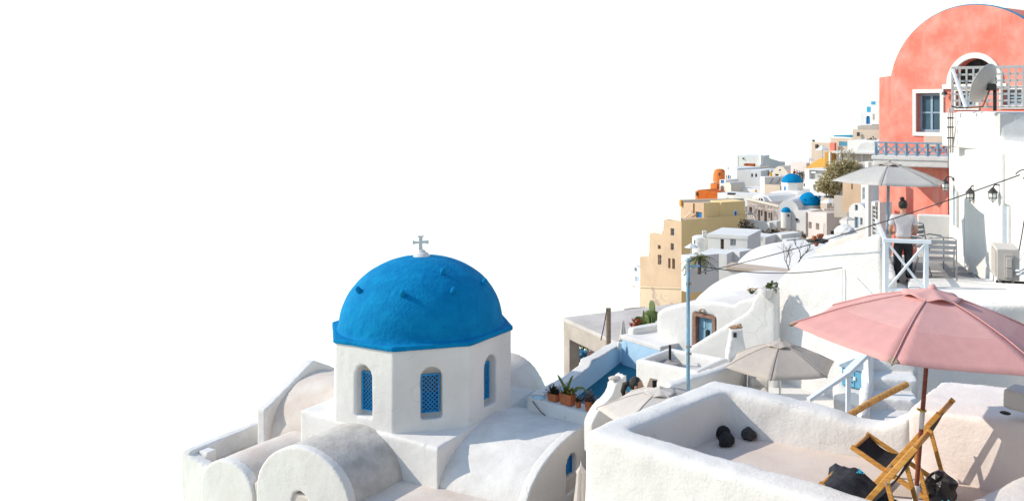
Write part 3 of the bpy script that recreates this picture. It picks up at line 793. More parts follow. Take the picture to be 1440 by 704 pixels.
# ================================================================== low wall with flower pots
def pots_wall():
    A = V2(752, 23.8); B = V2(850, 22.35)
    pl = Pl(A, B)
    zt = rz(-7.52)
    root = thing('low_wall', 'low white wall with flaking plaster behind the domed church', 'wall', (A.x, A.y, rz(-9.5)))
    mb = MB(); mb.prism(pl, [(-.3, rz(-9.6)), (pl.L + .9, rz(-9.6)), (pl.L + .9, zt - .03), (-.3, zt + .02)], .55)
    mb.build('wall', 'wall_patch', root, voxel=.045, relax=2, wob=.015, wobs=1.5)
    # cable clipped on the wall
    path = [pl.P(t, z, .03) for t, z in ((-.05, zt - .05), (.2, zt - .25), (.6, zt - .42), (1.0, zt - .55), (1.5, zt - .72), (2.0, zt - .95))]
    solo(MB().tube(path, .011, 6), 'wall_cable', 'cable', 'thin black cable sagging along the flaking wall below the flower pots', 'cable', smooth=True)
    specs = [(772, 'trough', .30, .20, 'long terracotta trough with dark red leaved plant', 'leaf_dark'),
             (791, 'trough', .40, .28, 'largest terracotta pot holding aloe with long curling arms', 'leaf_green'),
             (806, 'pot', .17, .16, 'small round terracotta pot with low dark herb', 'leaf_dark'),
             (821, 'pot', .25, .24, 'terracotta pot with bushy grey green lavender', 'leaf_grey'),
             (836, 'trough', .34, .20, 'terracotta trough with spiky plant beside the beige parasol', 'leaf_green')]
    for i, (px, kind, w, h, lab, leaf) in enumerate(specs):
        t, _ = pl.tz(px, 565)
        P = pl.P(t, zt + .01, -.20)
        r = thing('potted_plant', lab + ' on the flaking low wall', 'potted plant', P, 'potted plants on the low wall')
        mb = MB()
        u3 = Vector((pl.u.x, pl.u.y, 0)); n3 = Vector((pl.n.x, pl.n.y, 0))
        if kind == 'trough':
            dp = .22
            vs = []
            for z, k in ((0, .86), (h, 1.0), (h, .86), (h - .05, .84)):
                for sx, sy in ((-1, -1), (1, -1), (1, 1), (-1, 1)):
                    vs.append(P + u3 * (sx * w / 2 * k) + n3 * (sy * dp / 2 * k) + Vector((0, 0, z)))
            fs = [(3, 2, 1, 0)]
            for lv in range(3):
                fs += [(lv * 4 + q, lv * 4 + (q + 1) % 4, lv * 4 + 4 + (q + 1) % 4, lv * 4 + 4 + q) for q in range(4)]
            mb.add(vs, fs)
            pot = mb.build('pot', 'terracotta', r, bev=.008)
            MB().box(P + Vector((0, 0, h - .045)), (w * .8, dp * .75, .02), Matrix.Rotation(math.atan2(pl.u.y, pl.u.x), 3, 'Z')).build('soil', 'soil', r)
        else:
            mb.lathe(P, [(w * .34, 0), (w * .46, h * .75), (w * .5, h * .78), (w * .52, h), (w * .44, h), (w * .42, h - .04), (1e-6, h - .04)], 18)
            pot = mb.build('pot', 'terracotta', r, smooth=False)
        T = P + Vector((0, 0, h - .03))
        rnd = random.Random(i)
        mb = MB()
        n_l = {0: 70, 1: 46, 2: 50, 3: 110, 4: 60}[i]
        for k in range(n_l):
            a = rnd.uniform(0, 6.28); el = rnd.uniform(.15, 1.45)
            ln = {0: .22, 1: .26, 2: .13, 3: .24, 4: .22}[i] * rnd.uniform(.5, 1.15)
            b0 = T + u3 * rnd.uniform(-w * .4, w * .4) * (1 if kind == 'trough' else .5) + n3 * rnd.uniform(-.06, .06)
            dr = Vector((math.cos(a) * math.cos(el), math.sin(a) * math.cos(el), math.sin(el)))
            sd = dr.cross(Vector((0, 0, 1))).normalized() * (.022 if i != 1 else .03) * rnd.uniform(.6, 1.2)
            m1 = b0 + dr * ln * .55 + Vector((0, 0, .02)); m2 = b0 + dr * ln - Vector((0, 0, ln * .18))
            mb.add([b0 - sd * .4, b0 + sd * .4, m1 + sd, m1 - sd, m2], [(0, 1, 2, 3), (3, 2, 4)])
            if i in (0, 3):
                for q in range(4):
                    c = b0 + dr * ln * rnd.uniform(.4, 1.1) + Vector((rnd.uniform(-.03, .03), rnd.uniform(-.03, .03), rnd.uniform(-.03, .03)))
                    ss = sd * .9; tt = dr * .03
                    mb.add([c - ss, c + tt, c + ss, c - tt], [(0, 1, 2, 3)])
        mb.build('foliage', leaf, r)
        if i == 1:
            for (dx, pts) in ((0, [(.0, .0), (-.16, .2), (-.3, .36), (-.36, .42)]), (1, [(.03, 0), (.0, .22), (.1, .42), (.16, .5)]), (2, [(.1, .05), (.3, .22), (.5, .25), (.66, .14), (.7, .05)])):
                path = [T + u3 * a + Vector((0, 0, z)) - n3 * .02 for a, z in pts]
                MB().tube(path, [.034, .036, .03, .02, .01][:len(path)] if len(path) == 5 else [.034, .036, .03, .012], 7).build('stem', 'cactus', r, smooth=True)
            mb = MB()
            for k in range(10):
                c = T + u3 * rnd.uniform(-.2, .2) + Vector((0, 0, rnd.uniform(.02, .2))) + n3 * rnd.uniform(0, .12)
                mb.add([c + Vector((-.02, 0, 0)), c + Vector((0, 0, .02)), c + Vector((.02, 0, 0)), c + Vector((0, 0, -.02))], [(0, 1, 2, 3)])
            mb.build('blossom', 'petal_orange', r)
        if i == 4:
            pass
pots_wall()
# ================================================================== roof terrace with the parasol
FZ = rz(-4.0)
def terrace():
    root = thing('roof_terrace', 'white roof terrace with thick rounded parapets and dusty floor', 'terrace', (1.5, 9.5, rz(-7)))
    I0 = Vector((.25, 10.04)); I1 = Vector((1.47, 11.32)); I2 = Vector((3.36, 10.28))
    fu = Vector((.775, -.632)); no = Vector((-.632, -.775)); lo = Vector((-.72, .694))
    F1 = I0 + fu * 4.6
    zt = rz(-3.49); zb = rz(-8)
    # one continuous parapet: front, side and the dipping back run
    bo = Vector((.55, .835))
    o_c = I0 + lo * .36 + no * .38
    mb = MB()
    mb.solid([I0, F1, F1 + no * .40, o_c], zb, zt)
    mb.solid([I1, I0, o_c, I1 + lo * .34 + bo * .36], zb, [rz(-3.46), zt, zt, rz(-3.46)])
    tops = [(0, -3.46), (.25, -3.49), (.5, -3.55), (.72, -3.63), (.84, -3.63), (.93, -3.54), (1.0, -3.44)]
    rn = bo * .34
    for (k0, za), (k1, zb_) in zip(tops, tops[1:]):
        p0 = I1.lerp(I2, k0) if k0 > 0 else I1 + (I1 - I2).normalized() * .25
        p1 = I1.lerp(I2, k1) + (I2 - I1).normalized() * .02
        mb.solid([p0, p1, p1 + rn, p0 + rn], zb, [rz(za), rz(zb_), rz(zb_), rz(za)])
    mb.build('parapet', 'white', root, voxel=.042, relax=16, wob=.02, wobs=1.6)
    # the thick wall that closes the terrace, with a wide peeling top
    mb = MB()
    q = [Vector((3.36, 10.3)), Vector((5.6, 7.95)), Vector((6.6, 9.0)), Vector((4.20, 11.6))]
    mb.solid([(p.x, p.y) for p in q], zb, [rz(-3.36), rz(-2.96), rz(-2.98), rz(-3.42)])
    mb.build('thick_wall', 'ledge', root, voxel=.045, relax=5, wob=.010, wobs=1.6)
    # near parapet at the corner of the view
    A = Vector((2.95, 8.06)); dr = Vector((.80, .60)); nn = Vector((.60, -.80))
    B = A + dr * 3.2
    mb = MB(); mb.solid([A - dr * .4, B, B + nn * .42, A - dr * .4 + nn * .42], zb, zt)
    mb.build('corner_parapet', 'white', root, voxel=.042, relax=16, wob=.015, wobs=1.6)
    # floor
    mb = MB(); mb.solid([I0 + lo * .1 + no * .1, F1 + no * .1, Vector((5.8, 7.6)), Vector((4.6, 10.2)), I1 + bo * .1 + lo * .1], rz(-4.6), FZ)
    mb.build('floor', 'floor_peach', root)
    # weep hole and small block on the wide wall
    P = W(1406, 580, 9.60)
    pl = Pl(q[0], q[1])
    t, z = pl.tz(1414, 580)
    solo(MB().sheet(pl, [(t + .055 * math.cos(k * .524) , z + .016 * math.sin(k * .524)) for k in range(12)], .02, .03), 'drain_slot', 'dark', 'small black drain slot in the thick terrace wall beside the plaster block', 'drain')
    t0, _ = pl.tz(1409, 570)
    mb = MB(); mb.prism(Pl(pl.P(t0, 0, .0), pl.P(t0 + .6, 0, .0)), rect(0, .6, z + .03, z + .24), .3)
    solo(mb, 'plaster_block', 'panel_grey', 'rough plaster block built on the thick wall of the roof terrace', 'block', voxel=.03, relax=3, wob=.01)
terrace()

# ------------------------------------------------------------------ parasols
def parasol(name, label, foot, apex, zrim, rad, rot, cloth, hem=None, n=6, sag=.06, pole='steel', pole_r=.02, ribs=True, pockets=False, group=None, axis=None, base=True, pole_parts=None, cap_r=.16, n_in=5, hemf=.62, capmat=None, seams=True):
    """foot and apex are points; the rim lies rad from the axis in a plane square to it"""
    foot, apex = Vector(foot), Vector(apex)
    ax = (axis or (apex - foot)).normalized()
    root = thing(name, label, 'parasol', foot, group)
    H = apex.z - zrim
    C = apex - ax * H
    a0 = Vector((1, 0, 0)) - ax * ax.x; a0.normalize(); b0 = ax.cross(a0)
    tips = [C + (a0 * math.cos(rot + 2 * math.pi * k / n) + b0 * math.sin(rot + 2 * math.pi * k / n)) * rad for k in range(n)]
    def surf(k, r_, s_):
        # r_: 0 apex..1 rim, s_: 0..1 across the panel; ribs bow a little, cloth sags between
        e0 = apex.lerp(tips[k], r_) + ax * (.035 * rad * math.sin(math.pi * r_))
        e1_ = apex.lerp(tips[(k + 1) % n], r_) + ax * (.035 * rad * math.sin(math.pi * r_))
        p = e0.lerp(e1_, s_)
        p -= ax * (sag * rad * r_ * 4 * s_ * (1 - s_) * .5)
        p += (apex - p).normalized() * (sag * rad * .35 * (r_ ** 6) * 4 * s_ * (1 - s_))
        p += ax * (.006 * rad * noise.noise(p * 4.0 / rad + Vector((k, 0, 0))))
        return p
    def panel(k, nr, ns):
        vs = []; fs = []
        for i in range(nr + 1):
            for j in range(ns + 1):
                vs.append(surf(k, i / nr, j / ns))
        for i in range(nr):
            for j in range(ns):
                q = i * (ns + 1) + j
                fs.append((q, q + 1, q + ns + 2, q + ns + 1))
        mb = MB(); mb.add(vs, fs)
        o = mb.build('canopy_panel', [cloth, hem] if hem else cloth, root, smooth=True)
        if hem:
            for pg in o.data.polygons:
                c_ = pg.center + org(root)
                if (c_ - apex).length > hemf * (tips[0] - apex).length * (1 - .08): pg.material_index = 1
        md = o.modifiers.new('cloth', 'SOLIDIFY'); md.thickness = .004
        return o
    for k in range(n):
        panel(k, 14 if hem else 8, 10)
        if seams:
            MB().tube([surf(k, f_, 0) + ax * .003 for f_ in [.1 + .9 * q_ / 12 for q_ in range(13)]], .007, 5).build('seam', hem or cloth, root, smooth=True)
        if ribs:
            o = MB().bar(apex - ax * (.05 + .03 * rad), tips[k] - ax * .015, .014, .018, ax).build('rib', 'wood_old' if pockets else 'steel', root)
        if pockets:
            tp = tips[k]; dv = (tp - apex).normalized()
            side = ax.cross(dv).normalized()
            mb = MB(); mb.add([tp - dv * .13 - side * .008 + ax * .008, tp - side * .045 - dv * .02 + ax * .002, tp + dv * .025, tp + side * .045 - dv * .02 + ax * .002,
                               tp - dv * .02 - ax * .03], [(0, 1, 2), (0, 2, 3), (1, 4, 2), (2, 4, 3), (0, 4, 1), (0, 3, 4)])
            mb.build('rib_pocket', 'khaki', root)
    # pleated vent cap
    mb = MB(); vs = []; fs = []
    m_ = n * 8
    rings = 5
    cr = cap_r * rad
    for i in range(rings + 1):
        f_ = i / rings
        for j in range(m_):
            an = rot + 2 * math.pi * j / m_
            wav = .5 + .5 * math.cos(n * (an - rot))
            lift = (1 - f_) * (H * cap_r * 1.25) + f_ * (.008 * rad + .028 * rad * (1 - wav) * f_) + .012 * rad
            p = apex - ax * (H * cap_r) + (a0 * math.cos(an) + b0 * math.sin(an)) * cr * f_ * 1.05 + ax * (lift)
            vs.append(p)
    for i in range(rings):
        for j in range(m_):
            fs.append((i * m_ + j, i * m_ + (j + 1) % m_, (i + 1) * m_ + (j + 1) % m_, (i + 1) * m_ + j))
    mb.add(vs, fs)
    cap = mb.build('vent_cap', capmat or cloth, root, smooth=True)
    cap.modifiers.new('cloth', 'SOLIDIFY').thickness = .004
    MB().lathe(apex + ax * (H * cap_r * .3), [(.035 * rad, -.02 * rad), (.03 * rad, .01 * rad), (.012 * rad, .03 * rad), (1e-6, .033 * rad)], 12, ax).build('finial', capmat or cloth, cap, smooth=True)
    # pole
    L = (apex - foot).length
    dirp = (apex - foot).normalized()
    if pole_parts:
        for nm, f0, f1, r_, m__ in pole_parts:
            MB().tube([foot + dirp * L * f0, foot + dirp * L * f1], r_, 16).build(nm, m__, root, smooth=False)
    else:
        MB().tube([foot, apex - dirp * .03], pole_r, 12).build('pole', pole, root, smooth=True)
    if base:
        MB().lathe(foot, [(.26, .0), (.26, .04), (.22, .06), (.06, .07), (.04, .16), (.04, .16)], 24).build('stand', 'umb_base', root)
    return root, tips

pk_foot = Vector((3.0, 9.0, FZ)); pk_apex = Vector((X(1311, 9.0), 9.0, Zp(409, 9.0)))
pk, pk_tips = parasol('parasol', 'large pink canvas parasol on a dark red wooden pole over the deck chairs', pk_foot, pk_apex, rz(-2.235), 1.345, R(178), 'pink', 'pink_hem', sag=.04,
        pockets=True, base=False, cap_r=.20, pole_parts=[('stand_tube', 0, .145, .030, 'white_paint'), ('lower_pole', .145, .395, .022, 'mahogany'), ('joint_sleeve', .395, .475, .024, 'steel'), ('upper_pole', .475, .985, .022, 'mahogany')])
mb = MB()
dv = (pk_apex - pk_foot)
MB().lathe(pk_foot + dv * .475, [(.036, -.008), (.036, .008)], 16, dv.normalized()).build('brass_collar', 'brass', pk)
MB().bar(pk_foot + dv * .477 + Vector((-.02, -.02, 0)), pk_foot + dv * .477 + Vector((-.065, -.03, .02)), .012, .02).build('knob', 'brass', pk)
MB().lathe(pk_foot, [(.30, 0), (.30, .05), (.27, .07), (.06, .08)], 28).build('stand_plate', 'white_paint', pk)
MB().tube([pk_foot + Vector((-.05, -.03, .1)), pk_foot + Vector((-.10, -.05, .1))], .018, 10).build('clamp_screw', 'brass', pk)

# ------------------------------------------------------------------ deck chairs
def deck_chair():
    root = thing('deck_chair', '', 'deck chair', (0, 0, 0))
    w = .27
    mbp = lambda: MB()
    hx, hz = -.42, .93            # head
    fx = .27                      # foot of the back frame
    sx, sz = .43, .43             # front of the seat
    bx = -.46                     # foot of the seat frame
    for s_ in (-1, 1):
        mbp().bar((fx, s_ * w, .015), (hx - .03, s_ * w, hz + .04), .028, .055, (1, 0, 0)).build('back_rail', 'wood', root, bev=.006)
        mbp().bar((sx + .03, s_ * (w - .035), sz + .012), (bx, s_ * (w - .035), .02), .026, .05, (0, 0, 1)).build('seat_rail', 'wood', root, bev=.006)
        mbp().bar((-.20, s_ * (w + .03), .62), (-.34, s_ * (w + .03), .12), .024, .045, (1, 0, 0)).build('prop_leg', 'wood', root, bev=.006)
        for (x, z) in ((.02, .355), (-.20, .61)):
            mbp().tube([(x, s_ * (w + .016), z), (x, s_ * (w + .05), z)], .012, 8).build('bolt', 'alu', root)
    mbp().tube([(hx, -w, hz), (hx, w, hz)], .022, 10).build('head_bar', 'wood', root, smooth=True)
    mbp().tube([(sx, -w + .03, sz), (sx, w - .03, sz)], .020, 10).build('front_bar', 'wood', root, smooth=True)
    mbp().bar((fx - .05, -w, .085), (fx - .05, w, .085), .022, .05).build('foot_bar', 'wood', root, bev=.005)
    mbp().bar((bx + .03, -w + .03, .05), (bx + .03, w - .03, .05), .022, .05).build('rear_bar', 'wood', root, bev=.005)
    mbp().bar((-.335, -w - .03, .13), (-.335, w + .03, .13), .022, .04).build('prop_bar', 'wood', root, bev=.005)
    # sling
    vs = []; fs = []
    nseg = 20
    P0, P1, P2 = Vector((hx, 0, hz + .02)), Vector((-.02, 0, -.02)), Vector((sx + .015, 0, sz + .02))
    for i in range(nseg + 1):
        t = i / nseg
        p = P0 * (1 - t) ** 2 + P1 * 2 * t * (1 - t) + P2 * t * t
        for j in range(7):
            y = (-1 + 2 * j / 6) * (w - .055)
            vs.append(Vector((p.x, y, p.z - .012 * (1 - (y / w) ** 2) + .004 * noise.noise(Vector((t * 9, y * 9, 0))))))
    for i in range(nseg):
        for j in range(6):
            q = i * 7 + j
            fs.append((q, q + 1, q + 8, q + 7))
    mb = MB(); mb.add(vs, fs)
    o = mb.build('sling', 'black', root, smooth=True)
    o.modifiers.new('cloth', 'SOLIDIFY').thickness = .006
    return root
dc = deck_chair()
fwd = Vector((-.82, .57)).normalized()
dc.location = (3.08, 9.62, FZ); dc.rotation_euler = (0, 0, math.atan2(fwd.y, fwd.x))
dc['label'] = 'wooden deck chair with black sling against the back parapet, its foot bar raised'
dc['group'] = 'deck chairs under the pink parasol'
dc2 = copy_tree(dc)
dc2.location = (2.53, 8.70, FZ); dc2.rotation_euler = (0, 0, math.atan2(fwd.y, fwd.x) + .03)
dc2['label'] = 'wooden deck chair with a charcoal towel heaped over its seat'

# towel draped on the near chair
def lump(c, ax, size, seed, pinch=.25, n=3, freq=2.5, amp=.25, flat=None):
    bm = bmesh.new(); bmesh.ops.create_icosphere(bm, subdivisions=n, radius=1)
    rot = Matrix.Rotation(ax, 3, 'Z')
    mb = MB()
    vs = []
    for v in bm.verts:
        p = v.co.copy()
        k = 1 + amp * noise.noise(p * freq + Vector((seed, 0, 0))) + amp * .5 * noise.noise(p * freq * 2.3 + Vector((0, seed, 0)))
        p = Vector((p.x * size[0], p.y * size[1], p.z * size[2])) * k
        if flat is not None and p.z < flat: p.z = flat + (p.z - flat) * .15
        vs.append(Vector(c) + rot @ p)
    fs = [tuple(v.index for v in f.verts) for f in bm.faces]
    bm.free()
    mb.add(vs, fs)
    return mb

def towel():
    # a cloth sheet hung over the seat front of the chair, in the chair's own frame
    O = Vector((2.53, 8.70, FZ)); a = math.atan2(fwd.y, fwd.x) + .03
    rot = Matrix.Rotation(a, 3, 'Z')
    prof = [(-.16, .275), (-.05, .31), (.06, .375), (.17, .435), (.27, .475), (.36, .49), (.43, .47), (.475, .39), (.485, .29), (.49, .22)]
    ns = 22
    vs = []; fs = []
    # resample
    pts = []
    for i in range(len(prof) - 1):
        for q in range(4):
            t = q / 4
            pts.append((prof[i][0] + (prof[i + 1][0] - prof[i][0]) * t, prof[i][1] + (prof[i + 1][1] - prof[i][1]) * t))
    pts.append(prof[-1])
    for i, (x, z) in enumerate(pts):
        for j in range(ns + 1):
            y = -.27 + .54 * j / ns
            k = noise.noise(Vector((x * 5, y * 5, 1.3))) * .06 + abs(noise.noise(Vector((x * 9, y * 14, 4)))) * .035
            drop = max(0, abs(y) - .21) * 1.2
            y2 = y * (1 - .25 * min(1, drop * 3)) + .02 * noise.noise(Vector((x * 4, y * 4, 9)))
            vs.append(O + rot @ Vector((x + k * .6, y2, z + k - drop)))
    for i in range(len(pts) - 1):
        for j in range(ns):
            q = i * (ns + 1) + j
            fs.append((q, q + 1, q + ns + 2, q + ns + 1))
    root = thing('beach_towel', 'charcoal towel with small cyan print heaped on deck chair seat', 'towel', O + rot @ Vector((.3, 0, .4)))
    mb = MB(); mb.add(vs, fs)
    o = mb.build('cloth', 'navy_black', root, smooth=True)
    o.modifiers.new('cloth', 'SOLIDIFY').thickness = .02
    # print
    C = Vector(vs[12 * (ns + 1) + 5]); nrm = Vector((0, 0, 0))
    p1 = Vector(vs[12 * (ns + 1) + 8]) - C; p2 = Vector(vs[15 * (ns + 1) + 5]) - C
    nrm = p1.cross(p2).normalized()
    if nrm.z < 0: nrm = -nrm
    p1.normalize(); p2.normalize()
    mb = MB()
    for (x0, y0, x1, y1) in ((-.03, .0, .0, .022), (0, .022, .03, 0), (-.022, -.014, .0, .006), (0, .006, .022, -.014), (-.012, -.028, .012, -.028), (-.04, .02, -.03, .032), (.03, .03, .042, .018)):
        mb.bar(C + p1 * x0 + p2 * y0 + nrm * .016, C + p1 * x1 + p2 * y1 + nrm * .016, .012, .004, nrm)
    mb.build('print', 'logo_blue', root)
towel()

def bag():
    c = Vector((X(1322, 9.3), 9.3, FZ + .14))
    root = thing('plastic_bag', 'crumpled black plastic bag lying on the terrace floor by the parasol foot', 'bag', (c.x, c.y, FZ))
    lump(c, .4, (.18, .15, .17), 3.3, n=3, freq=1.7, amp=.34, flat=-.12).build('bag', 'black_plastic', root)
    mb = MB(); mb.bar(c + Vector((-.05, -.19, -.02)), c + Vector((.0, -.2, -.06)), .03, .01); mb.bar(c + Vector((.01, -.2, -.01)), c + Vector((.04, -.19, -.07)), .02, .01)
    mb.build('print', 'logo_blue', root)
bag()

# stones
for i, (px, py, s_, m_, lab) in enumerate(((1016, 609, .085, 'lava', 'black lava stone leaning on the parapet behind another stone'), (1022, 621, .092, 'lava', 'rounded black lava stone lying in front of another'),
                                       (1054, 612, .085, 'lava_brown', 'grey brown lava stone lying apart from the black pair'))):
    d = dist(py + 7, FZ)
    c = Vector((X(px, d), d + s_ * .6, FZ + s_ * .72))
    lump(c, i * 1.1, (s_ * 1.15, s_, s_ * .85), 5.1 + i * 3, n=3, freq=1.4, amp=.28).build('lava_stone', m_, None, smooth=False)
    o = COL.objects[-1] if False else [q for q in COL.objects if q.name.startswith('lava_stone')][-1]
    tag(o, lab, 'stone', 'lava stones on the terrace floor')
    for p in o.data.polygons: p.use_smooth = True

# wooden beam behind the parapet, leaning on the stair wall
mb = MB(); mb.tube([W(1186, 588, 11.45), W(1230, 562, 11.75), W(1275, 540, 12.1)], .040, 14)
solo(mb, 'wooden_beam', 'wood_beam', 'round varnished wooden beam rising behind the terrace parapet to the stair wall', 'beam', smooth=False)

# folded parasol beside the terrace
def folded_parasol(P0, top, r, lab, cloth='beige_cv', group=None, name='folded_parasol'):
    """P0 foot, top tip"""
    P0, top = Vector(P0), Vector(top)
    root = thing(name, lab, 'parasol', P0, group)
    h = top.z - P0.z
    mb = MB(); vs = []; fs = []
    n = 32; lv = [(0, .02), (.03, .10), (.06, .35), (.08, .30), (.3, .55), (.6, .85), (.8, 1.0), (.97, .92)]
    for f_, k in lv:
        for j in range(n):
            a = 2 * math.pi * j / n
            rr = r * k * (1 + .28 * math.cos(a * 6 + f_ * 3) * min(1, k * 2))
            vs.append(top + Vector((rr * math.cos(a), rr * math.sin(a), -h * f_ * .82)))
    for i in range(len(lv) - 1):
        for j in range(n):
            fs.append((i * n + j, i * n + (j + 1) % n, (i + 1) * n + (j + 1) % n, (i + 1) * n + j))
    mb.add(vs, fs)
    mb.build('canopy', cloth, root, smooth=True)
    MB().tube([P0, top - Vector((0, 0, h * .1))], max(.02, r * .12), 8).build('pole', 'wood_old', root)
    return root
fp = W(817, 648, 14.0)
folded_parasol((fp.x, fp.y, rz(-8.4)), fp, .19, 'folded beige parasol standing beside the roof terrace and the church vault')
# ================================================================== blue ramp, concrete shell and the court below the terrace
def ramp_and_walls():
    pl = Pl.px(768, 23.9, 876, 29.6)
    # the parapet: outline on its near face, pulled away from the viewer
    poly = [(764, 640), (874, 640), (874, 486), (850, 499), (834, 508), (829, 516), (826, 530), (810, 541), (795, 546), (782, 556), (764, 566)]
    top = [(764, 549), (800, 531), (835, 508), (874, 484)]
    root = thing('ramp_parapet', 'pale blue stepped parapet with white top beside the sunken blue floor', 'wall', pl.P(pl.L / 2, rz(-11)))
    MB().prism(pl, [(pl.tz(x, y)[0], max(pl.tz(x, y)[1], rz(-11))) for x, y in [(764, 700), (876, 700), (876, 482), (842, 503), (832, 507), (828, 517), (806, 533), (764, 556)]], .30).build('wall', 'paleblue', root, voxel=.05, relax=2, wob=.01)
    tl = [pl.tz(x, y) for x, y in ((764, 556), (806, 533), (828, 517), (832, 507), (842, 503), (876, 482))]
    mb = MB()
    vs = []; fs = []
    for t, z in tl:
        for o_, dz_ in ((.03, 0.01), (.03, .06), (-.34, .06), (-.34, .01)):
            p = pl.P(t, z + dz_ - .02, o_); vs.append(p)
    for k in range(len(tl) - 1):
        for j in range(4):
            fs.append((k * 4 + j, k * 4 + (j + 1) % 4, k * 4 + 4 + (j + 1) % 4, k * 4 + 4 + j))
    fs += [(0, 1, 2, 3), tuple((len(tl) - 1) * 4 + j for j in (3, 2, 1, 0))]
    mb.add(vs, fs); mb.build('coping', 'white', root, voxel=.035, relax=2, wob=.008)
    # sunken floor in blue paint
    a, b = pl.P(-.2, 0, .0), pl.P(pl.L + .6, 0, .0)
    mb = MB(); mb.solid([(a.x, a.y), (a.x + 2.4, a.y - 1.6), (b.x + 2.4, b.y - 1.6), (b.x, b.y)], rz(-9.2), rz(-8.12))
    struct(mb, 'blue_floor', 'tealblue')
    # white wall with a curved edge in front of the ramp
    pl = Pl.px(826, 21.2, 880, 21.8)
    mb = MB(); mb.prism(pl, px_poly(pl, [(832, 640), (882, 640), (882, 526), (875, 531), (866, 540), (863, 551), (857, 561), (848, 569), (840, 580), (832, 596)]), .35)
    solo(mb, 'curved_wall', 'white', 'white garden wall with wavy sloping edge before the sunken blue floor', 'wall', voxel=.04, relax=3, wob=.01)
    P = pl.P(pl.tz(869, 535)[0], pl.tz(869, 532)[1] - .02, -.15)
    solo(lump(P, .3, (.15, .10, .05), 2.2, amp=.1), 'cushion', 'beige_cv', 'small beige cushion lying on the wavy garden wall', 'cushion', smooth=True)
    # pale blue wall with white roof
    pl = Pl.px(873, 29.2, 926, 27.8)
    root = thing('blue_annex', 'small flat-roofed annex with pale blue wall and white roof kerb', 'house', pl.P(.4, rz(-11), -1))
    z1 = Zp(471, 29.2)
    MB().prism(pl, [(0, rz(-11)), (pl.L + .1, rz(-11)), (pl.L + .1, z1 - .05), (0, z1)], 2.6).build('wall', 'paleblue', root, voxel=.05, relax=2, wob=.01)
    mb = MB()
    inner = .22
    Lx = pl.L + .1
    mb.solid([pl.P(-.02, 0, -.3), pl.P(.26, 0, -.3), pl.P(.5, 0, -2.7), pl.P(-.02, 0, -2.7)], z1 - .2, z1 + .20)
    mb.solid([pl.P(-.02, 0, -2.35), pl.P(Lx + .1, 0, -2.35), pl.P(Lx + .1, 0, -2.7), pl.P(-.02, 0, -2.7)], z1 - .2, z1 + .26)
    mb.build('roof_kerb', 'white', root, voxel=.04, relax=3, wob=.012)
    mb = MB(); mb.solid([pl.P(.0, 0, .01), pl.P(Lx, 0, .01), pl.P(Lx, 0, -2.5), pl.P(0, 0, -2.5)], z1 - .12, z1 + .02)
    mb.build('roof', 'white', root, bev=.02)
    # folded beige parasol and a hanging lamp by the annex corner
    fp_ = W(876, 449, 31.0)
    folded_parasol((fp_.x, fp_.y, rz(-8.6)), fp_, .13, 'slim folded beige parasol behind the pale blue annex', name='folded_parasol')
    P = W(872.5, 482, 29.0)
    r = thing('wall_lantern', 'cream hanging lantern on the corner of the pale blue annex', 'lantern', P)
    MB().bar(P + Vector((.06, 0, .08)), P + Vector((-.05, -.02, .08)), .02, .02).build('bracket', 'iron', r)
    MB().lathe(P + Vector((-.05, -.02, -.22)), [(.03, 0), (.055, .05), (.045, .2), (.02, .28)], 12).build('shade', 'lampglass', r, smooth=True)
    # planter trough with a parasol foot in it
    C = W(895, 505, 19.4)
    u = Vector((.80, -.60)); v = Vector((.60, .80))
    o2 = Vector((C.x, C.y))
    zt = C.z
    root = thing('planter_trough', 'white rounded masonry trough holding a round parasol foot', 'planter', (C.x, C.y, rz(-9)))
    L_u, L_v = 1.5, 1.25
    outer = [o2, o2 + u * L_u, o2 + u * L_u + v * L_v, o2 + v * L_v]
    th = .15
    mb = MB()
    def wl_(p, q, n_):
        mb.solid([p, q, q + n_ * th, p + n_ * th], rz(-9), zt)
    wl_(outer[0], outer[1], v); wl_(outer[1], outer[2], -u); wl_(outer[2], outer[3], -v); wl_(outer[3], outer[0], u)
    mb.build('wall', 'white', root, voxel=.035, relax=4, wob=.01)
    MB().solid([p for p in outer], zt - .6, zt - .25).build('bed', 'panel_grey', root)
    B = o2 + u * .35 + v * .75
    r = thing('parasol_stand', 'grey round parasol foot with black tube in the white trough', 'parasol stand', (B.x, B.y, zt - .25))
    MB().lathe((B.x, B.y, zt - .25), [(.26, 0), (.26, .05), (.22, .09), (.05, .12), (.05, .14)], 24).build('disc', 'umb_base', r)
    MB().tube([(B.x, B.y, zt - .12), (B.x, B.y, zt + .2)], .028, 10).build('tube', 'black', r)
ramp_and_walls()

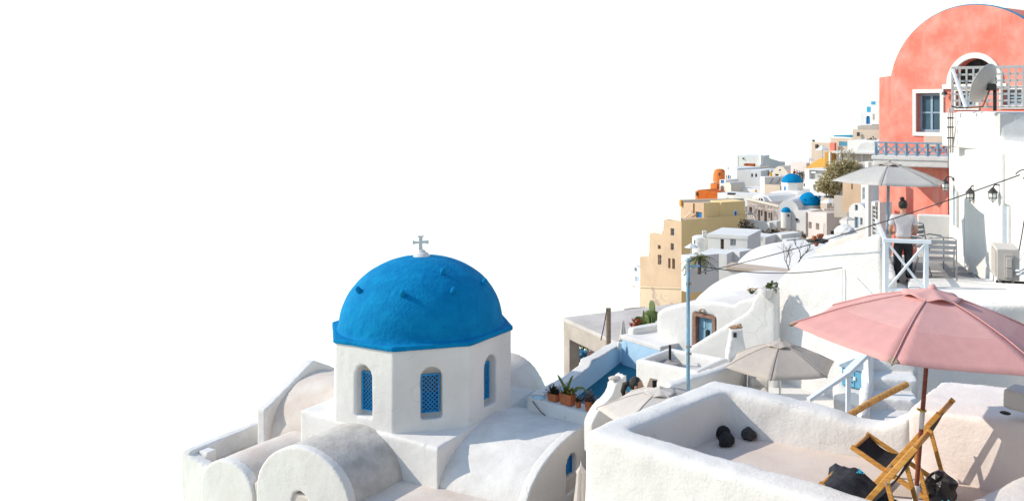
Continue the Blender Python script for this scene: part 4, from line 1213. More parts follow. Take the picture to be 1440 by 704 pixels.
def concrete_shell():
    # open concrete frame with a flat roof behind the blue ramp
    A = W(791, 446, 36.0); zr = A.z
    B = Vector((X(862, dist(478, zr)), dist(478, zr), zr))      # near corner of the roof edge
    E = Vector((X(885, 52), 52, zr))
    root = thing('concrete_shell', 'unfinished concrete building with open frame and bare flat roof', 'building', (A.x, A.y, zr - 5))
    u = Vector((B.x - A.x, B.y - A.y)).normalized(); n = Vector((-u.y, u.x))
    a2 = Vector((A.x, A.y)); Lr = (Vector((B.x, B.y)) - a2).length
    MB().solid([a2, a2 + u * (Lr + 5.0), a2 + u * (Lr + 5.0) + n * 11, a2 + n * 13], zr - .16, zr).build('roof_slab', 'concrete_pale', root, bev=.03)
    MB().solid([a2 + n * .03, a2 + u * Lr + n * .03, a2 + u * Lr + n * .35, a2 + n * .35], zr - .75, zr - .16).build('edge_beam', 'concrete', root, bev=.03)
    for k, w_ in ((.0, .5), (Lr - .4, .4)):
        p = a2 + u * k + n * .05
        MB().solid([p, p + u * w_, p + u * w_ + n * .45, p + n * .45], zr - 6.5, zr - .75).build('column', 'concrete', root, bev=.03)
    p = a2 + u * 1.1 + n * 2.2
    MB().solid([p, p + u * .35, p + u * .35 + n * .35, p + n * .35], zr - 6.5, zr - .16).build('column', 'concrete', root, bev=.03)
    MB().solid([a2 + n * 6, a2 + u * (Lr + 3) + n * 6, a2 + u * (Lr + 3) + n * 6.3, a2 + n * 6.3], zr - 7, zr - .16).build('back_wall', 'concrete', root)
    MB().solid([a2 + n * .0, a2 + u * (Lr + 3), a2 + u * (Lr + 3) + n * 6, a2 + n * 6], zr - 7, zr - 3.6).build('floor', 'concrete', root)
    MB().solid([a2 + u * (Lr + .05), a2 + u * (Lr + 4.5), a2 + u * (Lr + 4.5) + n * .3, a2 + u * (Lr + .05) + n * .3], zr - 5, zr - .22).build('side_wall', 'concrete', root)
    # low parapet box at the roof edge
    # weathered posts
    for (px, y0, y1, d, r_, lab) in ((855.5, 433, 486, B.y - .3, .09, 'thick weathered wooden post with a thin cable standing at the concrete roof'),):
        P0 = W(px, y1 + 8, d); P1 = W(px, y0, d)
        rt = thing('wooden_post', lab, 'post', P0)
        MB().tube([P0, P1], r_, 9).build('post', 'wood_old', rt)
        MB().tube([W(853.5, 434, d - .15), W(850, 455, d - .2), W(845, 478, d - .3)], .018, 6).build('cable', 'cable', rt)
    # things under the roof
    mb = MB()
    root2 = thing('shrub', 'green shrub growing inside the open concrete frame', 'shrub', W(822, 500, 39.5))
    leaves(root2, [(W(826, 466, 39.5), .5), (W(830, 480, 39.3), .5), (W(820, 486, 39.2), .45), (W(841, 470, 39.6), .4), (W(824, 500, 39.0), .45)], 900, .08, 'leaf_green', seed=3)
    MB().tube([W(820, 530, 39.5), W(820, 490, 39.5)], [.08, .04], 6).build('trunk', 'trunk', root2)
    t = lump(W(816, 503, 37.0), .2, (.36, .3, .30), 4.4, n=4, freq=1.8, amp=.38)
    solo(t, 'tarpaulin', 'tarp', 'crumpled blue tarpaulin heaped between the concrete columns', 'tarpaulin')
    for (px, py, d, s_, m_, lab) in ((843, 477, 36.0, (.42, .36, .25), 'carton', 'brown cardboard box on top of a stack by the concrete frame'), (845, 489, 35.9, (.48, .4, .28), 'carton', 'wide brown cardboard box in the stack below another'), (838, 500, 36.0, (.62, .4, .34), 'carton_pink', 'faded pink sack under the cardboard boxes')):
        mb = MB(); mb.box(W(px, py, d), s_, Matrix.Rotation(-.5, 3, 'Z'))
        solo(mb, 'cardboard_box' if m_ == 'carton' else 'sack', m_, lab, 'box' if m_ == 'carton' else 'sack', bev=.015 if m_ == 'carton' else .08)
    # pink edge strip at the ramp
    # cactus and geraniums on the roof edge
    base = W(912, 460, 31)
    rt = thing('prickly_pear', 'prickly pear cactus with flat round pads behind the annex roof', 'cactus', base)
    rnd = random.Random(5)
    for (px, py, r_, an) in ((908, 452, .24, .2), (900, 453, .20, -.4), (914, 446, .24, .5), (905, 444, .18, -.6), (917, 433, .26, .1), (919, 445, .2, .9), (896, 451, .15, .4), (916, 455, .22, 0)):
        P = W(px, py, 31.2 + rnd.uniform(-.3, .3))
        mb = MB(); mb.lathe(P, [(1e-4, -1.25 * r_), (.55 * r_, -.9 * r_), (.95 * r_, -.1 * r_), (.9 * r_, .5 * r_), (.5 * r_, .95 * r_), (1e-4, 1.05 * r_)], 14)
        rot = Matrix.Rotation(rnd.uniform(0, 3), 3, 'Z') @ Matrix.Rotation(an * .5, 3, 'Y')
        mb.v = [P + rot @ Vector(((v - P).x, (v - P).y * .18, (v - P).z)) for v in mb.v]
        mb.build('pad', 'cactus', rt, smooth=True)
    for (px, py, lab) in ((891.5, 457, 'red flowered geranium in a pot beside the prickly pear'), (895, 450.5, 'taller red geranium bloom behind the annex roof')):
        P = W(px, py, 31.2)
        rt = thing('geranium', lab, 'flower', P - Vector((0, 0, .3)), 'red geraniums by the annex')
        leaves(rt, [(P, .16)], 60, .06, 'petal_red', seed=4, name='blossom')
        leaves(rt, [(P - Vector((0, 0, .15)), .2)], 50, .07, 'leaf_green', seed=5)

def leaves(root, blobs, n, size, mat, seed=0, name='crown', flat=1.0):
    rnd = random.Random(seed)
    mb = MB()
    tot = sum(b[1] ** 2 for b in blobs)
    for c, r_ in blobs:
        c = Vector(c)
        for k in range(max(4, int(n * r_ ** 2 / tot))):
            p = Vector((rnd.gauss(0, 1), rnd.gauss(0, 1), rnd.gauss(0, 1))).normalized() * (rnd.random() ** .45)
            g = 1 + .35 * noise.noise(p * 2.2 + c)
            p = Vector((p.x, p.y, p.z * flat)) * r_ * g
            a = Vector((rnd.gauss(0, 1), rnd.gauss(0, 1), rnd.gauss(0, .7))).normalized()
            b = a.cross(Vector((rnd.gauss(0, 1), rnd.gauss(0, 1), rnd.gauss(0, 1)))).normalized()
            s_ = size * rnd.uniform(.5, 1.2)
            q = c + p
            mb.add([q - a * s_, q - b * s_ * .45, q + a * s_, q + b * s_ * .45], [(0, 1, 2, 3)])
    return mb.build(name, mat, root)
concrete_shell()

# ================================================================== cave house with the blue door, stair wall and big wall
def cave_house():
    pl = Pl.px(924, 28.8, 1090, 25.8)
    top = [(924, 440), (930, 435), (940, 431), (955, 427), (975, 424.5), (1000, 424), (1018, 426), (1032, 429.5), (1036, 424.5), (1045, 421.5), (1060, 420), (1092, 420)]
    d0, d1, d2, d3 = 972, 1008.5, 438, 520
    ol = [pl.tz(1092, 560), pl.tz(924, 560)]
    ol = [pl.tz(924, 560), pl.tz(1092, 560)] + [pl.tz(x, y) for x, y in reversed(top)]
    t0, t1, z0, z1 = px_rect(pl, 974.5, 1006, 442, 512)
    root = thing('cave_house', 'white cave house with stacked rounded vaults and worn blue double door', 'house', pl.P(pl.L / 2, rz(-11), -3))
    MB().prism(pl, ol, 1.2, [rect(t0, t1, z0, z1)], .35).build('facade', 'white', root, voxel=.06, relax=3, wob=.02, wobs=.8)
    # worn frame and door leaves
    f = .11
    mb = MB()
    for r_ in ((t0, t0 + f, z0, z1), (t1 - f, t1, z0, z1), (t0 + f, t1 - f, z1 - f * .8, z1)):
        mb.sheet(pl, rect(*r_), .02, .2)
    fr = mb.build('door_frame', 'door_frame', root)
    mid = (t0 + t1) / 2 + .02
    for k, (a0, a1) in enumerate(((t0 + f, mid - .01), (mid + .01, t1 - f))):
        mb = MB(); mb.sheet(pl, rect(a0, a1, z0, z1 - f * .8), -.16, .04); dl = mb.build('door', 'door_blue', root)
        for q0, q1 in ((.22, .42), (.46, .66), (.70, .93)):
            h = z1 - z0
            mb = MB(); mb.sheet(pl, rect(a0 + .07, a1 - .07, z0 + h * q0, z0 + h * q1), -.14, .025); mb.build('panel', 'door_blue', dl)
        if k == 1:
            mb = MB(); mb.sheet(pl, rect(a0 - .04, a0 + .05, z0 + h * .55, z0 + h * .68), -.10, .06); mb.build('lock', 'iron', dl)
    # vault behind, two stacked lobes parallel to the front
    def lobe(pts, dd, zbase, name):
        # profile across depth (d, z), run from px x0 to x1 with rounded ends
        pass
    def barrel(x0, dL, x1, dR, zr, depth, zb, round_l=.8, round_r=.4):
        A, B = V2(x0, dL), V2(x1, dR)
        u = (B - A).normalized(); n = Vector((-u.y, u.x)); L = (B - A).length
        vs = []; fs = []
        ns, nr = 26, 22
        for i in range(ns + 1):
            s_ = L * i / ns
            el = min(1, s_ / (round_l * depth * .5)) if round_l else 1
            er = min(1, (L - s_) / (round_r * depth * .5)) if round_r else 1
            k = math.sqrt(max(0, 1 - (1 - el) ** 2)) * math.sqrt(max(0, 1 - (1 - er) ** 2))
            k = max(k, .12)
            for j in range(nr + 1):
                a = math.pi * j / nr
                o_ = (1 - math.cos(a)) / 2 * depth
                o_ = depth / 2 + (o_ - depth / 2) * (.5 + .5 * k)
                p = A + u * s_ + n * o_
                vs.append(Vector((p.x, p.y, zb + (zr - zb) * k * math.sin(a))))
        for i in range(ns):
            for j in range(nr):
                q = i * (nr + 1) + j
                fs.append((q, q + 1, q + nr + 2, q + nr + 1))
        mb = MB(); mb.add(vs, fs)
        # close ends and underside
        fs2 = []
        b0 = [i * (nr + 1) for i in range(ns + 1)] + [i * (nr + 1) + nr for i in range(ns, -1, -1)]
        mb.f.append(tuple(b0)); mb.f.append(tuple(range(nr, -1, -1))); mb.f.append(tuple(ns * (nr + 1) + j for j in range(nr + 1)))
        return mb
    barrel(930, 29.4, 1100, 26.8, Zp(408, 30.4), 4.0, Zp(450, 29.5), 1.0).build('lower_vault', 'white_rough', root, voxel=.09, relax=3, wob=.05, wobs=.6)
    barrel(953, 31.4, 1185, 29.5, Zp(383, 33.5), 6.0, Zp(440, 32.5), .85).build('upper_vault', 'far_white', root, voxel=.09, relax=3, wob=.05, wobs=.5)
    # oval lamp over the door
    t, z = pl.tz(989, 436.5)
    P = pl.P(t, z, .05)
    r = thing('bulkhead_lamp', 'oval amber bulkhead lamp above the blue double door', 'lamp', P)
    lump(P, 0, (.115, .05, .065), 0, amp=0).build('body', 'clay_old', r, smooth=True)
    lump(P + Vector((.02, -.035, 0)), 0, (.06, .03, .04), 0, amp=0).build('glass', 'lampglass', r, smooth=True)
    # vault farther up, with tan cornice
    r = thing('vaulted_house', 'white barrel-vaulted roof with tan stone cornice above the cave house', 'house', W(1075, 400, 50))
    barrel(1018, 48, 1185, 46, Zp(342, 49.5), 7.0, Zp(392, 48), 1.0, .4).build('vault', 'far_white', r, voxel=.14, relax=3, wob=.06, wobs=.4)
    pl2 = Pl.px(1022, 46.8, 1112, 45.6)
    MB().prism(pl2, px_poly(pl2, [(1022, 440), (1180, 440), (1180, 389), (1112, 385.5), (1022, 375)]), 1.0).build('wall', 'far_white', r)
    MB().sheet(pl2, px_poly(pl2, [(1021, 378.5), (1112, 387.5), (1112, 383.5), (1021, 372.5)]), .12, 1.2).build('cornice', 'far_tan', r, bev=.04)
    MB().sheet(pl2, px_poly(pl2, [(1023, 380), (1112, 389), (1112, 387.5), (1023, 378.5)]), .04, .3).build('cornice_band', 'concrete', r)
    return barrel
barrel = cave_house()

def stair_wall():
    pl = Pl.px(893, 22.3, 1088, 20.9)
    line = [(885, 560), (900, 545), (920, 528), (945, 508), (968, 490), (990, 476), (1012, 463), (1032, 450.5), (1050, 439), (1057, 430), (1060, 418), (1066, 411), (1075, 406.5), (1088, 405)]
    ol = [pl.tz(885, 660), pl.tz(1092, 660)] + [pl.tz(1092, 405)] + [pl.tz(x, y) for x, y in reversed(line)]
    mb = MB(); mb.prism(pl, ol, .32)
    solo(mb, 'stair_wall', 'white', 'long white stair wall climbing in a smooth slope below the blue door', 'wall', voxel=.045, relax=4, wob=.018, wobs=1.2)
    # chimney
    P = W(1035, 505, 20.3)
    r = thing('chimney', 'small tapered white chimney with broken clay top by the stair wall', 'chimney', P)
    s0, s1 = .24, .125; h = (505 - 461) / F * 20.3
    vs = [P + Vector((sx * s0, sy * s0, -.9)) for sx, sy in ((-1, -1), (1, -1), (1, 1), (-1, 1))] + [P + Vector((sx * s0 * .92, sy * s0 * .92, .12)) for sx, sy in ((-1, -1), (1, -1), (1, 1), (-1, 1))] + [P + Vector((sx * s1 * 1.1, sy * s1 * 1.1, h - .15)) for sx, sy in ((-1, -1), (1, -1), (1, 1), (-1, 1))] + [P + Vector((sx * s1, sy * s1, h)) for sx, sy in ((-1, -1), (1, -1), (1, 1), (-1, 1))]
    fs = [(3, 2, 1, 0), (12, 13, 14, 15)] + [(l * 4 + q, l * 4 + (q + 1) % 4, l * 4 + 4 + (q + 1) % 4, l * 4 + 4 + q) for l in range(3) for q in range(4)]
    mb = MB(); mb.add(vs, fs); mb.build('stack', 'white', r, voxel=.025, relax=4, wob=.01)
    mb = MB(); mb.box(W(1033.5, 470.5, 20.17) , (.07, .06, .10)); mb.build('smoke_hole', 'dark', r)
    lump(P + Vector((-.04, -.02, h + .02)), .4, (.12, .08, .04), 2, amp=.4).build('clay_top', 'clay_old', r)
    lump(P + Vector((.07, .02, h + .03)), 1.4, (.07, .07, .05), 5, amp=.5).build('clay_shard', 'clay_old', r)
    # step block right of the chimney
    # big white wall
    pl = Pl.px(1084, 21.6, 1239, 19.2)
    tp = [(1084, 408), (1088, 402), (1094, 394), (1104, 385), (1118, 373), (1128, 364), (1139, 358), (1159, 352), (1174, 347), (1194, 340), (1210, 336), (1222, 332), (1230, 329), (1239, 333)]
    ol = [pl.tz(1084, 680), pl.tz(1239, 680)] + [pl.tz(x, y) for x, y in reversed(tp)]
    mb = MB(); mb.prism(pl, ol, .4)
    solo(mb, 'retaining_wall', 'white_rough', 'tall rough white retaining wall with curved top under the upper terrace', 'wall', voxel=.06, relax=3, wob=.035, wobs=.9)
    # meter box and brown bracket on the wall edge
    P = W(1081, 461, 21.5)
    solo(MB().box(P, (.06, .10, .17)), 'junction_box', 'clay_old', 'small rusty junction box on the edge of the tall rough wall', 'box')
    # pipe and cable down the wall
    t, _ = pl.tz(1186, 400)
    path = [pl.P(t, pl.tz(1186, y)[1], .05) for y in (376, 395, 420, 480)]
    solo(MB().tube(path, .012, 6), 'wall_conduit', 'pipe_white', 'thin white conduit running down the tall rough wall', 'conduit', smooth=True)
    # beige sloping roof beyond the wall
    pl = Pl.px(1138, 33, 1240, 28)
    mb = MB(); mb.prism(pl, px_poly(pl, [(1135, 420), (1245, 420), (1245, 315), (1222, 320), (1200, 327), (1180, 333), (1164, 338), (1145, 350)]), 3.0)
    solo(mb, 'vaulted_house', 'concrete_pale', 'beige sloping plaster house top rising behind the tall rough wall', 'house', voxel=.1, relax=3, wob=.03)
    # pot with succulent on the stair wall top, plants at the edge
    P = W(1078, 414, 20.9)
    r = thing('potted_plant', 'white pot with spiky succulent where stair wall meets the tall wall', 'potted plant', P)
    MB().lathe(P, [(.09, -.06), (.15, .08), (.16, .14), (.13, .14), (1e-5, .12)], 16).build('pot', 'white', r, smooth=False)
    leaves(r, [(P + Vector((.12, .1, .12)), .16)], 70, .09, 'leaf_green', seed=8, name='foliage')
    P = W(1057, 413, 26.0)
    r = thing('agave', 'yellow green spiky agave growing behind the stair wall', 'plant', P)
    mb = MB(); rnd = random.Random(3)
    for k in range(12):
        a = k * .55; el = rnd.uniform(.2, 1.1); ln = rnd.uniform(.2, .34)
        dr = Vector((math.cos(a) * math.cos(el), math.sin(a) * math.cos(el), math.sin(el)))
        sd = dr.cross(Vector((0, 0, 1))).normalized() * .035
        mb.add([P - sd, P + sd, P + dr * ln], [(0, 1, 2)])
    mb.build('leaf_rosette', 'leaf_green', r)
    mb = MB()
    for k in range(5):
        c = P + Vector((rnd.uniform(-.2, .2), rnd.uniform(-.1, .1), rnd.uniform(.0, .15)))
        mb.add([c + Vector((-.09, 0, 0)), c + Vector((0, 0, .02)), c + Vector((.09, 0, .03)), c + Vector((0, 0, -.02))], [(0, 1, 2, 3)])
    mb.build('dry_leaf', 'petal_orange', r)
    # bare climbing twigs at the white vault
    P = W(1112, 385, 42)
    r = thing('bare_vine', 'leafless brown vine spreading over the white vaulted roof', 'vine', P)
    rnd = random.Random(11)
    mb = MB()
    def twig(p, d, ln, rad, lv):
        q = p + d * ln
        mb.tube([p, p.lerp(q, .5) + Vector((rnd.uniform(-.05, .05), 0, rnd.uniform(-.05, .05))), q], [rad, rad * .8, rad * .6], 4)
        if lv > 0:
            for k in range(3):
                a = rnd.uniform(-1.0, 1.0)
                d2 = (d + Vector((math.sin(a) * .9, rnd.uniform(-.2, .2), rnd.uniform(-.3, .5)))).normalized()
                twig(q if k else p.lerp(q, .6), d2, ln * .68, rad * .6, lv - 1)
    twig(P, Vector((-.35, 0, .9)).normalized(), .55, .03, 4)
    twig(P + Vector((.1, 0, 0)), Vector((.45, 0, .9)).normalized(), .75, .035, 3)
    mb.build('branch', 'trunk', r)
    # old millstone roof with clay pots (dark disc) on the far vault
stair_wall()

# woman reading under the beige parasol and the court floor
mb = MB(); mb.solid([(-.2, 14.6), (7.5, 13.0), (7.8, 22.0), (1.0, 21.5)], rz(-7.2), rz(-6.35))
struct(mb, 'courtyard', 'white')
mb = MB(); mb.solid([(-.22, 12.0), (2.4, 13.0), (2.4, 15.0), (-.22, 14.8)], rz(-8), rz(-5.36))
struct(mb, 'raised_court', 'white')
# ================================================================== parasols of the court and the upper terrace
gp = W(1097, 480, 17.6)
parasol('parasol', 'grey beige hexagonal parasol standing before the tall rough wall', (gp.x, gp.y, rz(-6.35)), gp, Zp(512, 17.6), 1.09, R(190), 'greige', sag=.06, pole_r=.022, cap_r=.22)
bp_ = W(928, 547, 12.7)
parasol('parasol', 'pale beige parasol half hidden by the roof terrace parapet', (bp_.x + .02, bp_.y, rz(-5.36)), bp_, Zp(574, 12.7), .88, R(176), 'beige_cv', sag=.05, pole_r=.022, cap_r=.24)

# lamp post in worn blue paint
def lamp_post():
    d = 15.2
    P0 = Vector((X(968, d), d, rz(-6.35))); P1 = W(967.5, 366, d)
    r = thing('utility_post', 'tall worn blue post carrying cables beside the cave house', 'post', P0)
    MB().tube([P0, P0.lerp(P1, .33)], .033, 12).build('lower_post', 'rail_white', r, smooth=True)
    MB().tube([P0.lerp(P1, .33), P1], .031, 12).build('post', 'bluepost', r, smooth=True)
    MB().tube([P1, P1 + Vector((0, 0, .04))], [.036, .03], 12).build('cap', 'door_blue', r)
    MB().bar(P1 - Vector((0, 0, .10)), P1 + Vector((.20, .05, -.10)), .03, .03).build('cable_arm', 'bluepost', r)
    pth = [P0.lerp(P1, f) + Vector((.012 * math.sin(f * 20), -.035 - .02 * math.sin(f * 9) ** 2, 0)) for f in [i / 24 * .62 + .33 for i in range(25)]]
    MB().tube(pth, .010, 5).build('cable', 'cab_blue', r, smooth=True)
    for f in (.42, .60, .63, .9):
        MB().bar(P0.lerp(P1, f) + Vector((-.03, -.02, 0)), P0.lerp(P1, f) + Vector((.05, -.05, .01)), .025, .035).build('clip', 'wood_old', r)
    return P1
post_top = lamp_post()

# ================================================================== upper terrace and the white house
UZ = rz(-3.62)
def upper_terrace():
    root = thing('upper_terrace', 'white upper terrace block with deck floor below the coral house', 'terrace', (X(1290, 18), 18, rz(-8)))
    a, b = V2(1243, 18.3), V2(1278, 16.0)
    # body under the deck
    mb = MB(); mb.solid([V2(1246, 18.2), V2(1282, 18.0), V2(1402, 18.6), V2(1340, 22.6), V2(1236, 22.8)], rz(-8), UZ)
    mb.build('base', 'white_rough', root, voxel=.07, relax=2, wob=.02)
    mb = MB(); mb.solid([V2(1249, 18.5), V2(1385, 18.6), V2(1338, 22.3), V2(1240, 22.3)], UZ - .02, UZ + .012); mb.build('deck', 'deck', root)
    # flat white roof in front, the AC hangs over it
    zr_ = rz(-3.50)
    mb = MB(); mb.solid([V2(1276, dist(432, zr_)), V2(1470, dist(430, zr_)), V2(1470, 19.0), V2(1276, 18.9)], rz(-8), zr_)
    mb.build('lower_roof', 'white_rough', root, voxel=.06, relax=3, wob=.015)
    # rough white render at the corner, reaching down beside the stairs
    mb = MB(); mb.solid([V2(1243, 18.4), V2(1278, 17.9), V2(1278, 18.6), V2(1240, 19.5)], rz(-8), UZ + .03)
    mb.build('corner', 'white_rough', root, voxel=.05, relax=4, wob=.02)
    # pale back wall of the deck
    pl = Pl.px(1298, 22.5, 1342, 22.3)
    mb = MB(); mb.prism(pl, [(-.12, UZ), (pl.L, UZ), (pl.L, Zp(303, 22.4)), (-.12, Zp(303, 22.4))], .25); mb.build('back_wall', 'white', root, bev=.02)
    # kerb left of the deck rising in a curve
    pl = Pl.px(1228, 21.5, 1246, 18.4)
    mb = MB(); mb.prism(pl, px_poly(pl, [(1228, 400), (1247, 420), (1247, 392), (1240, 360), (1234, 340), (1228, 330)]), .2); mb.build('kerb', 'white', root, voxel=.05, relax=3)
upper_terrace()

def balustrade():
    d = 18.0
    A, B = W(1246, 340, d), W(1305, 343, 17.8)
    root = thing('balustrade', 'white wooden balustrade with crossed braces around the upper terrace', 'railing', (A.x, A.y, UZ))
    zt = A.z; zb = UZ + .05
    def post(p): MB().bar((p[0], p[1], zb - .08), (p[0], p[1], zt), .085, .085, (0, 1, 0)).build('post', 'rail_white', root, bev=.008)
    B2 = Vector((X(1302, 17.8), 17.8, zt))
    A2 = Vector((A.x, A.y, zt))
    post(A2); post(B2)
    ex = (B2 - A2).normalized()
    MB().bar(A2 - ex * .06 + Vector((0, 0, .03)), B2 + ex * .10 + Vector((0, 0, .03)), .10, .075).build('top_rail', 'rail_white', root, bev=.01)
    MB().bar(A2 + ex * .06 + Vector((0, 0, zb - zt + .02)), B2 - ex * .35 + Vector((0, 0, zb - zt + .02)), .06, .07).build('bottom_rail', 'rail_white', root, bev=.01)
    a0, a1 = A2 + ex * .04, B2 - ex * .04
    MB().bar(a0 + Vector((0, 0, -.03)), Vector((a1.x, a1.y, zb + .06)), .045, .05, (0, 1, 0)).build('brace', 'rail_white', root, bev=.006)
    MB().bar(Vector((a0.x, a0.y - .03, zb + .06)), a1 + Vector((0, -.03, -.03)), .045, .05, (0, 1, 0)).build('brace', 'rail_white', root, bev=.006)
    # side run of thin bars going back
    C = Vector((X(1233, 21.4), 21.4, zt))
    MB().bar(A2, C, .08, .06).build('side_rail', 'rail_white', root, bev=.01)
    for k in range(9):
        p = A2.lerp(C, (k + .6) / 9)
        MB().bar((p.x, p.y, zb), (p.x, p.y, zt - .03), .03, .03, (0, 1, 0)).build('bar', 'rail_white', root)
balustrade()

up = W(1250, 229, 20.2)
parasol('parasol', 'wide light grey parasol shading the upper terrace', (X(1246.5, 20.2), 20.2, UZ), up, Zp(255, 20.2), 1.27, R(186), 'lightgrey', sag=.05, pole='rail_blue', pole_r=.035, cap_r=.20, capmat='greige')

# cafe chairs and table
def cafe_chair(loc, rot, lab):
    r = thing('cafe_chair', lab, 'chair', (0, 0, 0), 'metal chairs on the upper terrace')
    for s_ in (-1, 1):
        y = s_ * .25
        MB().tube([(.22, y, 0), (.23, y, .44), (.22, y, .62), (.15, y, .66), (-.12, y, .66), (-.20, y, .64)], .013, 8).build('arm_frame', 'alu', r, smooth=True)
        MB().tube([(-.24, y, 0), (-.20, y, .44), (-.27, y * .95, .84), (-.27, y * .7, .87)], .013, 8).build('leg', 'alu', r, smooth=True)
    MB().tube([(-.27, -.175, .87), (-.28, 0, .88), (-.27, .175, .87)], .013, 8).build('back_tube', 'alu', r, smooth=True)
    for k in range(6):
        x = .2 - k * .075
        MB().box((x, 0, .445), (.055, .46, .010)).build('seat_slat', 'alu', r)
    for k in range(3):
        z = .60 + k * .095
        MB().box((-.23 - (z - .44) * .1, 0, z), (.010, .45, .065)).build('back_slat', 'alu', r)
    r.location = loc; r.rotation_euler = (0, 0, rot); r.scale = (1.12, 1.12, 1.12)
    return r
cafe_chair((X(1323, 18.9), 18.9, UZ + .01), R(75), 'aluminium slat chair with its back to the white front roof')
cafe_chair((X(1302, 20.6), 20.6, UZ + .01), R(-60), 'aluminium slat chair behind the round table by the pale back wall')
def cafe_table():
    d = 19.9
    P = Vector((X(1297, d), d, UZ + .01))
    r = thing('cafe_table', 'round glass-topped metal table beside the standing person', 'table', P)
    MB().lathe(P + Vector((0, 0, .69)), [(.33, 0), (.35, .006), (.35, .018), (.33, .024)], 32).build('table_top', 'alu', r)
    for a in (0.5, 2.07, 3.64, 5.2):
        MB().tube([P + Vector((.26 * math.cos(a), .26 * math.sin(a), 0)), P + Vector((.12 * math.cos(a), .12 * math.sin(a), .35)), P + Vector((.26 * math.cos(a), .26 * math.sin(a), .69))], .012, 6).build('leg', 'alu', r, smooth=True)
cafe_table()

